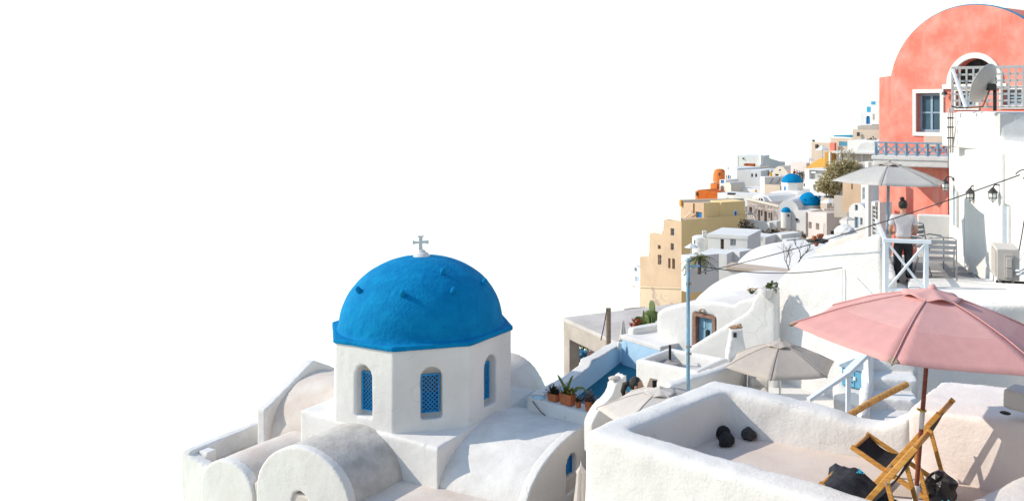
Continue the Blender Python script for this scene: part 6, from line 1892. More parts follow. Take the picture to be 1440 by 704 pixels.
# --- orange group
r = H('rust_red_house', 'dark rust red house wall with orange corner on the far ridge', 981, 172, 1011.5, 168, 267, 284, 6, 'rust')
slab(r, 977.8, 172.3, 981.3, 171.9, 268.5, 284, 3, 'orange', 'corner')
slab(r, 978.5, 172.1, 980.6, 171.8, 270, 275, .2, 'brown_dark', 'window', .1)
r = H('orange_hut', 'small bright orange hut stepping above the rust red wall', 999, 176, 1008, 175, 258, 270, 3, 'orange')
slab(r, 999.5, 176.5, 1003.5, 176.3, 256.8, 258, 2, 'far_white', 'parapet')
C = W(1012, 254, 186)
r = thing('orange_tower', 'round bright orange tower with one dark window', 'tower', C)
MB().lathe(C, [(1.25, -2.5), (1.35, 0), (1.3, 1.3), (1.0, 2.1), (.6, 2.35), (1e-4, 2.4)], 20).build('wall', 'orange', r, smooth=True)
MB().box(W(1011.5, 245, 184.5), (.3, .3, .5)).build('window', 'brown_dark', r)

# --- white houses on the ridge
r = H('white_house', 'broad white house with two dark windows under a tan roof', 1036, 176, 1070, 174, 239.5, 266, 9, 'far_grey',
      ops=[(1056, 1059, 244, 249, 'win', dict(pane='dark', fr='white_paint', bars=(0, 1))), (1061.7, 1064.7, 244, 249, 'win', dict(pane='dark', fr='white_paint', bars=(0, 1)))])
pl = Pl.px(1028, 184, 1067, 180)
MB().prism(pl, px_poly(pl, [(1028, 262), (1067, 262), (1067, 236), (1063, 234.5), (1060, 237), (1030, 234.8), (1028, 236)]), 5).build('roof', 'far_tan', r)
r = H('white_house', 'tall white house with blue shutter and beige door beside the orange tower', 1019.5, 180, 1036.5, 177, 235, 266, 6, 'far_white',
      ops=[(1023.4, 1026, 246, 253, 'dark', dict(pane='blue_paint')), (1026.6, 1028, 247, 252, 'dark', dict(pane='dark')), (1020.4, 1023, 246, 256, 'door', dict(pane='far_tan')), (1023, 1025, 235.8, 238, 'dark', dict(pane='concrete'))])
r = H('white_house', 'flat white block with chimney crowning the ridge', 1039, 205, 1069, 203, 219.5, 240, 8, 'far_grey')
slab(r, 1069.5, 202, 1072.8, 202, 218.5, 232, 2, 'far_white', 'chimney')
for x0 in (1044.5, 1055): slab(r, x0, 204.6, x0 + 1.8, 204.5, 222, 224, .2, 'dark', 'window', .2)
MB().prism(Pl.px(1037, 206, 1084, 214), px_poly(Pl.px(1037, 206, 1084, 214), [(1037, 245), (1112, 245), (1112, 228), (1097, 227), (1084, 223), (1073, 219), (1037, 219.5)]), 3).build('rear_wall', 'far_grey', r)
r = H('water_tank', 'orange red water tank on the white ridge roofs', 1046.3, 190, 1060, 189, 230, 233.8, 1.0, 'rust')
slab(r, 1046.0, 189.8, 1048.5, 189.7, 230, 234, .5, 'orange', 'end_cap', .1)
r = H('white_arch_house', 'small white house with blue window over an arched niche', 1011.8, 171, 1020.5, 170, 252.5, 272, 4, 'far_white',
      ops=[(1013.5, 1018.3, 253.3, 257.5, 'dark', dict(pane='blue_paint')), (1013, 1018.3, 261, 268.8, 'niche', dict(round_top=True, rec=.8))])
arch_house('cream_vault_hut', 'little cream vaulted hut between white ridge houses', 1020, 168, 1028, 167, 256, 270, 4, 'far_cream')
r = H('terrace_wall', 'long white terrace wall with dark awning below the ridge houses', 1009, 160, 1048, 156, 271, 288, 4, 'far_white', cat='wall',
      ops=[(1021.5, 1025.5, 278, 282, 'niche')])
slab(r, 1024, 157, 1034, 156.5, 271, 273.4, .8, 'dark', 'awning', .5)
slab(r, 1031, 155, 1045, 154, 276, 283, 2, 'far_white', 'block')
H('terrace_wall', 'plain white terrace wall under the broad white house', 1037, 170, 1072, 166, 264, 282, 6, 'far_white', cat='wall')
H('terrace_wall', 'pale blue tinted terrace wall beside the stone house', 1040, 148, 1066, 146, 273, 284, 5, 'far_grey', cat='wall')

# --- cream vaulted house with door and lounger terrace
r = arch_house('cream_vaulted_house', 'cream barrel-vaulted house with dark door on the terrace behind the blue dome', 1083, 152, 1111, 150, 233, 262, 9, 'far_cream', rise=3.0,
      ops=[(1089.8, 1095, 244.5, 254.5, 'door_win', dict(pane='dark', fr='far_tan', bars=(0, 0))), (1097.5, 1102, 246.5, 255, 'door_win', dict(pane='curtain', fr='far_tan', bars=(1, 1))), (1095.6, 1098, 238, 240.3, 'dark', dict(pane='dark'))])
r = H('roof_terrace', 'tan walled lounger terrace before the cream vaulted house', 1075, 146, 1097, 143, 259, 278, 4, 'far_tan', cat='terrace')
slab(r, 1069, 147.5, 1075.2, 146.2, 248, 278, 6, 'far_white', 'side_wall')
for i, (px, y0, y1, d, lab) in enumerate(((1084, 241, 255, 148, 'yellow folded parasol on the lounger terrace of the cream vaulted house'), (1062.8, 266, 274, 155, 'yellow folded parasol standing on the plain white terrace wall'))):
    a = W(px, y1, d); b = W(px, y0, d)
    folded_parasol((a.x, a.y, a.z), b, .24, lab, 'yellow_cv', group='yellow folded parasols', name='folded_parasol')
for px, lab in ((1080, 'grey sun lounger low on the lounger terrace'), (1090, 'tilted grey sun lounger by the dark door of the cream house')):
    P = W(px, 258.6, 146.8 if px < 1085 else 147.2)
    r = thing('sun_lounger', lab, 'lounger', P)
    MB().bar(P + Vector((-.7, 0, .1)), P + Vector((.4, 0, .25)), .6, .08).build('seat', 'grey_cloth', r)
    MB().bar(P + Vector((.4, 0, .25)), P + Vector((.8, 0, .9)), .6, .08).build('backrest', 'grey_cloth', r)

# --- twin blue-domed churches
def small_church():
    C = W(1113.7, 270, 130); C = Vector((C.x, C.y, C.z))
    root = thing('small_domed_church', 'white church with small blue dome on a drum with arched windows', 'church', C)
    s = 130 / F
    r_ = 15.6 * s
    zt = Zp(256, 130)
    ang = [R(14 + 45 * k) for k in range(8)]
    ring = [Vector((C.x + r_ * math.sin(a), C.y - r_ * math.cos(a))) for a in ang]
    MB().solid([(p.x, p.y) for p in ring], C.z - 3.5, zt).build('drum', 'far_white', root)
    for k in range(8):
        pl = Pl(ring[k - 1], ring[k])
        if pl.n.dot(pl.A - Vector((C.x, C.y))) < 0: pl = Pl(ring[k], ring[k - 1])
        m_ = pl.L / 2
        MB().sheet(pl, arch(m_ - .16, m_ + .16, zt - 1.25, zt - .5, 8), .012, .05).build('window', 'blue_paint' if k in (7, 6) else 'far_grey', root)
    dome_at(root, Vector((C.x, C.y, zt - .02)), 14.6 * s, 12.3 * s)
    MB().solid([(C.x + 1.04 * (p.x - C.x), C.y + 1.04 * (p.y - C.y)) for p in ring], zt - .12, zt).build('cornice', 'far_white', root)
    # cross vault body
    pl = Pl.px(1094.3, 118.9, 1123, 117.6)
    z1, z0 = Zp(280.5, 118.5), Zp(326, 118.5)
    MB().prism(pl, arch(0, pl.L, z0, z1, 20, 1.5), 12).build('nave', 'far_white', root)
    # side vaults sloping down to the stone house
    pl = Pl.px(1056, 126.5, 1100, 121.5)
    ol = px_poly(pl, [(1056, 300), (1100, 300), (1100, 290), (1088, 286), (1080, 276), (1070, 272.5), (1060, 275), (1054, 284)])
    MB().prism(pl, ol, 6).build('side_vault', 'far_white', root)
    pl = Pl.px(1076, 131, 1124, 126.5)
    MB().prism(pl, px_poly(pl, [(1076, 300), (1150, 300), (1150, 285), (1125, 271), (1110, 268), (1096, 268), (1085, 270), (1076, 276)]), 7).build('transept', 'far_white', root)
    # apse with half dome
    A = W(1105.5, 326, 117.2)
    ra = 7.3 * 117 / F
    MB().lathe(A, [(ra, 0), (ra, Zp(298, 117.2) - A.z)], 24).build('apse', 'far_white', root, smooth=False)
    dome_at(root, Vector((A.x, A.y, Zp(298, 117.2))), ra * .92, 7.0 * 117 / F, name='apse_dome')
    MB().box(W(1108.8, 303, 116.5), (.2, .25, .28)).build('window', 'dark', root)
    # fanlight dormer
    pl = Pl.px(1064.5, 124.6, 1075.5, 123.2)
    z1, z0 = Zp(275.8, 124), Zp(288, 124)
    dm = MB().prism(pl, arch(0, pl.L, z0, z1, 12), 2).build('dormer', 'far_white', root)
    MB().sheet(pl, arch(.28, pl.L - .28, z0, z1 - .2, 12), .03, .05).build('fanlight', 'dark', dm)
    mb = MB(); mb.sheet(pl, rect(pl.L / 2 - .05, pl.L / 2 + .05, z0, z1 - .2), .06, .03); mb.sheet(pl, rect(.4, pl.L - .4, z0 + .5, z0 + .58), .055, .03); mb.build('glazing_bar', 'white_paint', dm)
small_church()
def second_church():
    C = W(1137.5, 297, 121)
    root = thing('blue_domed_chapel', 'white chapel with broad blue dome rising from an arched white rim', 'chapel', C)
    s = 121 / F
    zt = Zp(287.5, 121)
    MB().lathe(C - Vector((0, 0, 1)), [(13.2 * s, 0), (14.9 * s, zt - C.z + 1)], 28).build('drum', 'far_white', root, smooth=False)
    dome_at(root, Vector((C.x, C.y, zt)), 15.6 * s, 17.4 * s)
    dome = [o for o in root.children if o.name.startswith('dome')][-1]
    for a, e in ((-2.2, .5), (-1.6, .65), (-1.0, .4), (-.6, .6)):
        p = Vector((C.x + 15.6 * s * math.cos(a) * math.cos(e), C.y + 15.6 * s * math.sin(a) * math.cos(e), zt + 17.4 * s * math.sin(e)))
        MB().tube([p - Vector((0, 0, .1)), p + (p - Vector((C.x, C.y, zt))).normalized() * .2], .09, 6).build('peg', 'blue', dome)
    pl = Pl.px(1114, 124, 1156, 122.5)
    z0 = Zp(300, 123)
    mb = MB(); mb.prism(pl, arch(0, pl.L, z0, Zp(266, 123), 24, 2.7), 3.0); mb.build('arch_wall', 'far_white', root)
    H_ = Pl.px(1112.5, 117, 1133, 115.6)
    MB().prism(H_, rect(0, H_.L, Zp(329, 116.3), Zp(297, 116.3)), 4).build('wall', 'far_white', root)
    MB().box(W(1120.2, 308.5, 116.3), (.22, .2, .3)).build('window', 'dark', root)
    dome_at(root, W(1153, 283, 123), .5, .9, name='side_dome')
second_church()

# --- stone house
pl = Pl.px(1051, 124, 1094.5, 119)
r = house('stone_house', 'grey rubble stone house front with row of doors and windows', pl, 5, 'stone_wall', poly=[(1051, 316), (1094.5, 330), (1094.5, 291), (1051, 280.5)], rec=.35,
      ops=[(1053.6, 1057.6, 291, 299.5, 'win', dict(pane='dark', fr='far_tan', bars=(0, 1))), (1066, 1069, 295, 310, 'door', dict(pane='curtain')), (1069.9, 1072.3, 296, 303.5, 'win', dict(pane='dark', fr='white_paint', bars=(0, 1))),
           (1074.7, 1078.3, 297, 312, 'door', dict(pane='brown_dark')), (1080.7, 1082.7, 299, 306.5, 'dark', dict(pane='dark')), (1083.5, 1086, 299, 312, 'door', dict(pane='brown_dark'))])
# courses of rubble stones, each standing a little proud
rnd = random.Random(21)
cols = []
sm = []
for k in range(4):
    sm.append(mat_plain('rubble_stone_tone', [(0.46, .39, .36), (.36, .31, .29), (.52, .45, .40), (.30, .25, .24)][k], .95, bump=.6, scale=3))
z_t = lambda t: pl.tz(1051, 280.5)[1] + (pl.tz(1094.5, 291)[1] - pl.tz(1051, 280.5)[1]) * t / pl.L
blocked = [px_rect(pl, *o_) for o_ in ((1053, 1058, 290.5, 300), (1065.6, 1069.4, 294.5, 311), (1069.5, 1072.7, 295.5, 304), (1074.3, 1078.7, 296.5, 313), (1080.3, 1083, 298.5, 307), (1083.2, 1086.3, 298.5, 313))]
row = 0
zz = pl.tz(1072, 317)[1]
cnt = 0
while zz < z_t(0) + .3 and cnt < 290:
    t = rnd.uniform(-.2, 0.1); hh = rnd.uniform(.30, .42)
    while t < pl.L and cnt < 290:
        ww = rnd.uniform(.45, .85)
        a0, a1 = max(t, .02) + .02, min(t + ww, pl.L - .02) - .02
        if a1 - a0 > .1 and zz + hh < z_t((a0 + a1) / 2) - .05 and not any(a1 > b[0] and a0 < b[1] and zz + hh > b[2] and zz < b[3] for b in blocked):
            MB().prism(Pl(pl.P(a0, 0, rnd.uniform(.03, .09)), pl.P(a1, 0, rnd.uniform(.03, .09))), rect(0, a1 - a0, zz + .02, zz + hh - .02), .1).build('stone', sm[rnd.randrange(4)], r); cnt += 1
        t += ww
    zz += hh
MB().prism(Pl(pl.P(-.1, 0, .1), pl.P(pl.L + .1, 0, .1)), [(0, z_t(0) - .02), (pl.L + .2, z_t(pl.L) - .02), (pl.L + .2, z_t(pl.L) + .22), (0, z_t(0) + .22)], .4).build('coping', 'far_cream', r)
H('garden_wall', 'low white garden wall in front of the grey stone house', 1047, 117, 1082, 113.5, 308, 322, .5, 'far_white', cat='wall')
H('garden_wall', 'short white wall end beside the grey stone house', 1081, 114, 1092, 113.5, 311, 324, 1.5, 'far_white', cat='wall')
P = W(1056, 305, 119)
for k in range(3):
    Q = W(1052 + k * 3, 305 + (k % 2), 119.5 - k)
    r = thing('cafe_set', ['white cafe chair folded in the corner by the ochre wall', 'dark cafe table before the stone house window', 'pale cafe chair before the stone house window'][k], 'cafe furniture', Q)
    MB().bar(Q + Vector((-.3, 0, 0)), Q + Vector((-.2, 0, .8)), .05, .05).build('leg', 'alu', r); MB().bar(Q + Vector((.3, 0, 0)), Q + Vector((.2, 0, .8)), .05, .05).build('leg', 'alu', r)
    MB().box(Q + Vector((0, 0, .5)), (.6, .5, .06)).build('seat', ['white_paint', 'dark', 'lattice_grey'][k], r)

# --- pinkish cream building with terrace on its roof
pl = Pl.px(1133.5, 116, 1162.5, 112)
r = house('cream_building', 'pinkish cream building with two square openings below the roof terrace', pl, 8, 'far_pinkish', poly=[(1133.5, 345), (1162.5, 348), (1162.5, 299.5), (1133.5, 298)], rec=.4,
      ops=[(1137, 1141.4, 312, 321.3, 'dark', dict(pane='far_tan', rec=.5)), (1147.2, 1152, 313.7, 323, 'dark', dict(pane='far_tan', rec=.5))])
pr3 = Pl(pl.P(pl.L, 0, 0), pl.P(pl.L, 0, -8))
MB().sheet(pr3, rect(.6, 2.2, Zp(331, 112), Zp(325, 112)), .03, .05).build('door', 'dark', r)
MB().tube([W(1158.5, 313, 112.3), W(1158, 330, 112.3)], .05, 6).build('drain_pipe', 'far_grey', r)
slab(r, 1133.5, 116.2, 1162.5, 112.2, 296.6, 298.4, .3, 'far_pinkish', 'parapet', .05)
r = H('terrace_wall', 'tan wall behind the white parasol of the roof terrace', 1153, 123, 1182, 118, 272, 298, 1, 'far_tan', cat='wall')
slab(r, 1157, 121.9, 1180, 118, 290, 297, .3, 'dark', 'bench_back', .3)
def far_parasol(px, y_ap, y_rim, y_foot, d, rpx, lab, cloth='white_cv', group='far parasols', sag_=.03):
    ap = W(px, y_ap, d); ft = W(px, y_foot, d)
    root, _ = parasol('parasol', lab, ft, ap, Zp(y_rim, d), rpx * d / F, R(10), cloth, n=6, sag=sag_, ribs=False, seams=False, base=False, pole_r=.05, cap_r=.2)
far_parasol(1166, 279.5, 284.5, 297, 116.5, 14, 'white parasol on the roof terrace beside the blue-domed chapel')
for px, lab in ((1162, 'white lounge chair under the terrace parasol, beside the dome'), (1171, 'white lounge chair under the terrace parasol, by the bench')):
    P = W(px, 297.5, 114.5)
    r = thing('lounge_chair', lab, 'chair', P)
    MB().box(P + Vector((0, 0, .25)), (.8, .7, .25)).build('seat', 'beige_cv', r, bev=.05)
    MB().box(P + Vector((.25, .2, .65)), (.5, .2, .7), Matrix.Rotation(.4, 3, 'Z')).build('backrest', 'beige_cv', r, bev=.05)
r = H('white_tower_house', 'narrow white house with blue shaded doorway beside the roof terrace', 1180.5, 106, 1192, 105, 276, 306, 2.2, 'far_white', ops=[(1184.8, 1190.5, 289, 300, 'door', dict(pane='rail_blue')), (1186, 1189, 279, 286, 'niche')])
slab(r, 1191.8, 105, 1195, 106.5, 275.8, 306, 1.5, 'far_cream', 'side_wall')
r = arch_house('white_vaulted_cottage', 'white cottage with round gable, blue window and double door', 1193.5, 92, 1217.5, 90.5, 284.5, 325, 5, 'far_white', rise=.8,
      ops=[(1202, 1206.3, 287.8, 296, 'win', dict(pane='glass', fr='rail_blue', bars=(0, 1))), (1201.6, 1207.2, 305, 320.5, 'door_win', dict(pane='rail_blue', fr='door_blue', bars=(1, 1))), (1209.3, 1213, 306, 316, 'dark', dict(pane='rail_blue'))], rec=.25)
far_parasol(1192, 304.5, 308.5, 324, 90, 10.5, 'beige parasol before the white cottage with round gable', 'beige_cv')
H('white_annex', 'low pale blue shaded annex behind the beige parasol', 1182, 94, 1196, 93, 309, 322, 3, 'far_grey')
P = W(1188, 326, 88)
solo(lump(P, 0, (.95, 1.2, .65), 1.0, amp=.15, n=4), 'plaster_dome', 'far_white', 'small rounded white plaster roof below the white cottage', 'roof', smooth=True)

# --- vault with the dark disc of stones and clay pots
r = thing('vaulted_house', 'small white barrel roof below the pinkish cream building', 'house', W(1145, 352, 84))
barrel(1120, 82, 1182, 79, Zp(326, 84), 5.5, Zp(352, 83), .95, .5).build('vault', 'far_white', r, voxel=.16, relax=2, wob=.05)
P = W(1149.5, 338.5, 44)
r = thing('thatch_cover', 'ragged dark thatch cover with clay pots on the beige sloping roof', 'cover', P)
lump(P, .1, (.52, .42, .11), 6.2, amp=.3, n=3, freq=3).build('thatch', 'lava_brown', r)
for k, (px, py) in enumerate(((1145, 335), (1152, 332.5), (1155, 332), (1148, 343.5))):
    Q = W(px, py, 43.7)
    MB().lathe(Q, [(.07, -.08), (.12, .03), (.11, .11), (.05, .12)], 10).build('clay_pot', 'terracotta', r, smooth=False)

# --- blue-white house, palm and terrace walls below the ochre house
r = H('blue_white_house', 'low white house with dark door and window under the ochre house', 995, 86, 1051, 84.5, 330, 372, 5, 'far_white', rec=.3,
      ops=[(1013, 1018, 336, 353, 'door', dict(pane='brown_dark')), (1026.7, 1034.8, 335.7, 345.5, 'win', dict(pane='curtain', fr='far_grey', bars=(1, 0)))])
kerb(r, 995, 86, 1051, 84.5, 333, 1, h=.28, t=5.1)
C = W(986, 372, 87.5)
MB().lathe(C, [(.85, 0), (.85, Zp(333, 87.5) - C.z), (.6, Zp(331, 87.5) - C.z), (1e-4, Zp(330.5, 87.5) - C.z)], 24).build('round_wing', 'far_white', r, smooth=False)
MB().box(W(976.6, 340, 86.6), (.12, .3, .35)).build('window', 'rail_blue', r)
MB().box(W(990.5, 328, 87), (.38, .38, .5)).build('chimney', 'far_white', r, bev=.03)
H('terrace_wall', 'white terrace wall behind the palm, below the low white house', 986, 80, 1022, 79, 354.5, 386, 2.5, 'far_white', cat='wall')
H('terrace_wall', 'white terrace wall end rising beside the barrel vault', 1022, 81, 1040, 80, 351.5, 380, 2, 'far_grey', cat='wall')
H('white_shed', 'small white shed with blue slit below the palm', 958, 76, 970, 75, 358, 398, 3, 'far_white', ops=[(963.6, 965.4, 376, 386, 'dark', dict(pane='door_blue'))])
far_parasol(972, 342, 347.5, 362, 84, 10.5, 'white parasol against the ochre house wall')
def palm():
    B = W(983, 385, 73); T = W(983, 364, 73)
    r = thing('palm_tree', 'short palm tree with drooping fronds between the white terraces', 'palm', B)
    MB().tube([B, B.lerp(T, .5) + Vector((.05, 0, 0)), T], [.16, .13, .12], 8).build('trunk', 'trunk', r)
    rnd = random.Random(9)
    for k in range(34):
        a = k * 2.399 + rnd.uniform(-.2, .2); el = rnd.uniform(.1, 1.25); ln = rnd.uniform(1.1, 1.75)
        dr = Vector((math.cos(a), math.sin(a), 0))
        mb = MB()
        pts = []
        for i in range(9):
            f_ = i / 8
            pts.append(T + dr * (ln * f_ * math.cos(el * (1 - f_ * .4))) + Vector((0, 0, ln * (math.sin(el) * f_ - .75 * f_ * f_))))
        sd = Vector((-dr.y, dr.x, 0))
        for i in range(1, 9):
            for s_ in (-1, 1):
                p = pts[i]; l2 = .26 * (1 - abs(i / 8 - .45)) 
                tip = p + sd * s_ * l2 + dr * .14 - Vector((0, 0, .12))
                w_ = (pts[i] - pts[i - 1]) * .38
                mb.add([p - w_, p + w_, tip], [(0, 1, 2)])
        mb.tube(pts, [.018 * (1 - i / 10) for i in range(9)], 4)
        mb.build('frond', 'leaf_green' if k % 4 else 'leaf_olive', r)
palm()

# --- rocks, dark shrubs and bits under the church
def shrub(lab, blobs, n, size, mat, seed, name='shrub', trunk=True, cat='shrub', group=None):
    c = Vector(blobs[0][0])
    zmin = min(Vector(b[0]).z - b[1] for b in blobs)
    r = thing(name, lab, cat, (c.x, c.y, zmin - .2), group)
    leaves(r, blobs, n, size, mat, seed, flat=.8)
    if trunk:
        MB().tube([(c.x, c.y, zmin - .8), (c.x + .1, c.y, zmin + .4), (c.x, c.y, c.z)], [.12, .09, .04], 6).build('trunk', 'trunk', r)
    return r
shrub('dark dry shrub spilling along the ochre house corner', [(W(1049, 322, 110), 1.1), (W(1056, 329, 109), 1.2), (W(1064, 331, 108), 1.1), (W(1073, 332, 107), .8), (W(1045, 314, 111), .7), (W(1046, 332, 109), .9)], 1500, .16, 'leaf_dark', 31)
shrub('dark dry shrub tuft at the foot of the white apse', [(W(1084, 328, 108), .7), (W(1090, 326, 109), .6)], 350, .14, 'leaf_dark', 32)
for i, (px, py, d, s_, lab) in enumerate(((1098, 329, 112, (1.9, 1.0, .7), 'long brown rock under the white apse wall'), (1112, 331, 111, (1.6, 1.0, .6), 'brown rock below the chapel wall'), (1115, 337, 108, (1.9, 1.0, .45), 'flat tan rock shelf below the chapel'), (1056, 331.5, 100, (1.5, 1.0, .55), 'grey rounded rock beside the blue shutters'), (1121, 330, 113, (.9, .8, .5), 'small brown rock beside the barrel roof'))):
    solo(lump(W(px, py, d), i, s_, i * 2.0, amp=.45, n=3, freq=2.2), 'rock', 'rock' if i != 3 else 'panel_grey', lab, 'rock', group='rocks under the far church')
r = H('white_annex', 'little white annex with blue door and window beside the dark shrub', 1050, 92, 1076, 91, 332, 352, 3, 'far_white',
      ops=[(1051, 1055, 333.5, 340, 'win', dict(pane='white_paint', fr='blue_paint', bars=(0, 0))), (1055.7, 1061, 331.9, 339, 'door', dict(pane='blue_paint')), (1067, 1072.5, 332.3, 339, 'door', dict(pane='blue_paint'))])
H('white_cube', 'white plaster cube beside the little annex with blue doors', 1086, 94, 1099, 93, 328, 345, 3, 'far_white', cat='block')
H('white_cube', 'tiny white plaster cube with blue lid below the chapel rocks', 1100, 92, 1106, 91.5, 336, 346, 2, 'far_white', cat='block')
H('blue_hatch', 'small bright blue hatch on the white barrel roof', 1112, 80, 1118, 79.7, 340, 343.3, .5, 'blue_paint', cat='hatch')
H('brown_wall', 'low brown earth wall between the white cube and the chapel rocks', 1076, 98, 1122, 96, 335, 352, 2, 'rock', cat='wall')
shrub('dry brown scrub on the low earth wall', [(W(1080, 338, 94), .8), (W(1076, 341, 93), .6)], 220, .14, 'leaf_dark', 33)

# --- upper slope: mustard wall, shopfront, tree, houses
pl = Pl.px(1133, 131, 1161, 127.5)
house('mustard_wall', 'mustard stair wall sloping down beside the shopfront', pl, 1.5, 'mustard', poly=[(1133, 240), (1161, 240), (1161, 222), (1154, 222.5), (1147, 226), (1140, 231), (1133, 236)], cat='wall')
H('mustard_pillar', 'square mustard pillar beside the stair wall', 1160, 127, 1169, 126.5, 214, 240, 2, 'mustard', cat='pillar')
r = H('shopfront', 'white shopfront with grey front toned as shade and small oval sign', 1132, 126, 1167, 123, 237, 262, 6, 'far_white', cat='shop', ops=[(1138, 1166, 239.5, 252.5, 'dark', dict(pane='panel_grey', rec=.6))])  # grey pane carries the shade of the shop front in its colour
slab(r, 1141.5, 125.2, 1147.5, 124.7, 241, 243.2, .1, 'white_paint', 'sign', .1)
pl = Pl.px(1139, 121, 1164, 118)
r = house('white_cottage', 'small white cottage with blue door and pale sloping roof below the shopfront', pl, 4, 'far_white', poly=[(1139, 275), (1164, 275), (1164, 244), (1156, 248), (1149, 254), (1139, 254)], ops=[(1143.8, 1147, 259, 267.5, 'door', dict(pane='door_blue'))], rec=.25)
far_parasol(1150.5, 205.5, 211, 222, 124, 0.01 + 9, 'white parasol on the slope before the tan flat house') if False else None
shrub('olive tan bushy tree crown above the restaurant terrace', [(W(1186, 240, 110), 1.8), (W(1196, 237, 110), 1.5), (W(1177, 243, 109), 1.7), (W(1189, 247, 109), 1.7), (W(1170, 253, 108), 1.4), (W(1202, 242, 110), 1.1), (W(1164, 259, 107), 1.3), (W(1172, 263, 107), 1.3), (W(1157, 262, 107.5), 1.1), (W(1204, 246, 109), 1.2), (W(1198, 246, 109), 1.3), (W(1181, 258, 107.5), 1.1)], 9500, .19, 'leaf_olive', 41, name='bushy_tree', cat='tree')
shrub('pink bougainvillea behind the olive tan tree', [(W(1208, 234, 112), .8), (W(1208, 238, 112), .7)], 260, .13, 'petal_red', 42, name='bougainvillea')
shrub('climbing vine over the white portico posts', [(W(1184, 215, 116), .8), (W(1187, 222, 116), .7), (W(1196, 214, 116), .6), (W(1199, 221, 116), .6)], 420, .12, 'leaf_olive', 43, name='climbing_vine')
H('cream_house', 'cream house with small brown window under the light grey parasol', 1185, 100, 1211, 98, 252, 290, 5, 'peach', ops=[(1197, 1199.3, 258, 266, 'dark', dict(pane='mustard'))])
H('white_bay', 'white window bay between the cream house and coral house', 1211, 97, 1224, 96, 255, 290, 3, 'far_white', ops=[(1212.5, 1220, 263.5, 281, 'win', dict(pane='curtain', fr='white_paint', bars=(0, 1)))])
r = H('tan_house', 'tan flat house with white band near the top of the slope', 1141, 142, 1170, 139, 200, 226, 6, 'far_tan')
slab(r, 1140, 142.3, 1170, 139.2, 194.5, 200.2, 6.2, 'far_white', 'top_band', .1)
slab(r, 1143.5, 142, 1146.5, 141.7, 196.5, 199, .3, 'dark', 'vent', .25)
for x0 in (1148, 1161): slab(r, x0, 141.3, x0 + 3, 141, 203, 208.5, .2, 'dark', 'window', .3)
H('tan_house', 'small tan house lowest of the skyline houses', 1128, 150, 1141.5, 148, 212, 228, 4, 'far_pinkish')
far_parasol(1156.5, 204, 211, 224, 135, 10.2, 'white parasol before the tan flat house')
far_parasol(1138, 221.8, 225.5, 233, 137, 7.5, 'white parasol at the street above the mustard wall')
r = H('tan_row_house', 'low tan row house with blue roof edge', 1168, 128, 1200, 125, 194, 212, 5, 'far_tan', ops=[(1180, 1191.5, 199.3, 205.3, 'dark', dict(pane='sign_blue', rec=.1))])
slab(r, 1173, 128, 1198.5, 125.5, 190.2, 192.0, 4, 'rim_blue', 'roof_edge', .1)
slab(r, 1171, 128, 1199, 125.5, 192, 194.1, 4, 'far_white', 'roof_band', .05)
slab(r, 1168.5, 127, 1175.5, 126.5, 200.5, 212, .5, 'red', 'pink_panel', .4)
pl = Pl.px(1192, 117, 1236, 114)
r = house('vaulted_portico_house', 'white house with round vault end above a white portico', pl, 5, 'far_white', poly=[(1192, 214), (1238, 214), (1238, 197), (1192, 197)])
pv = Pl.px(1205, 115.6, 1233, 114)
MB().prism(pv, arch(0, pv.L, Zp(214, 115), Zp(200, 115), 18, 1.15), .5).build('vault_end', 'far_grey', r)
slab(r, 1174, 118, 1238, 114.5, 212, 214.5, 5, 'far_white', 'portico_roof', 1.0)
for px in (1175.5, 1190, 1207, 1221, 1232):
    slab(r, px, 116.8, px + 1.8, 116.6, 214, 230, .2, 'far_white', 'portico_post', 1.2)
slab(r, 1174, 118, 1238, 114.5, 214, 232, .5, 'far_grey', 'portico_wall', -1.5)
slab(r, 1178, 117, 1200, 116, 227, 234, 2, 'far_pinkish', 'portico_base', .8)
H('terrace_wall', 'pale terrace wall below the white portico', 1206, 110, 1240, 108, 228, 262, 3, 'far_pinkish', cat='wall')
r = H('tan_house', 'tan block house directly beside the coral house gable', 1199, 124, 1240, 121, 182, 200, 7, 'far_tan')
slab(r, 1203, 123, 1240, 121, 176.8, 182.2, 5, 'concrete', 'roof_lid', -.8)  # dark concrete lid over the tan block
for x0 in (1206, 1217, 1227): slab(r, x0, 123.2, x0 + 3.2, 123, 186, 191.5, .2, 'dark', 'window', .25)
r = H('blue_arch_house', 'white house with tall blue arched window below the skyline', 1210, 128, 1240, 126, 157.8, 180, 6, 'far_grey', ops=[(1218, 1223.5, 163, 174.5, 'dark', dict(pane='blue_paint', round_top=True))])
slab(r, 1210, 128.3, 1215, 128, 157.8, 179, 6.2, 'far_white', 'corner_wall', .1)
slab(r, 1226, 127, 1240, 126, 150, 175, 4, 'far_white', 'upper_wall', .3)
slab(r, 1228.2, 126.8, 1230, 126.7, 160, 168, .1, 'far_tan', 'window', .36)
slab(r, 1232, 126.5, 1240, 126, 142, 152, 3, 'far_white', 'top_block', .2)
slab(r, 1224.2, 128, 1226.5, 128, 150, 158, 2, 'rim_blue', 'blue_edge', .1)
slab(r, 1230.5, 128, 1232.8, 128, 142.5, 147.5, 2, 'rim_blue', 'blue_edge', .1)
shrub('dark roof shrubs above the round vault end', [(W(1226, 196, 116), .55), (W(1222, 197.2, 116), .4), (W(1231, 197, 116), .4)], 160, .12, 'leaf_dark', 44)
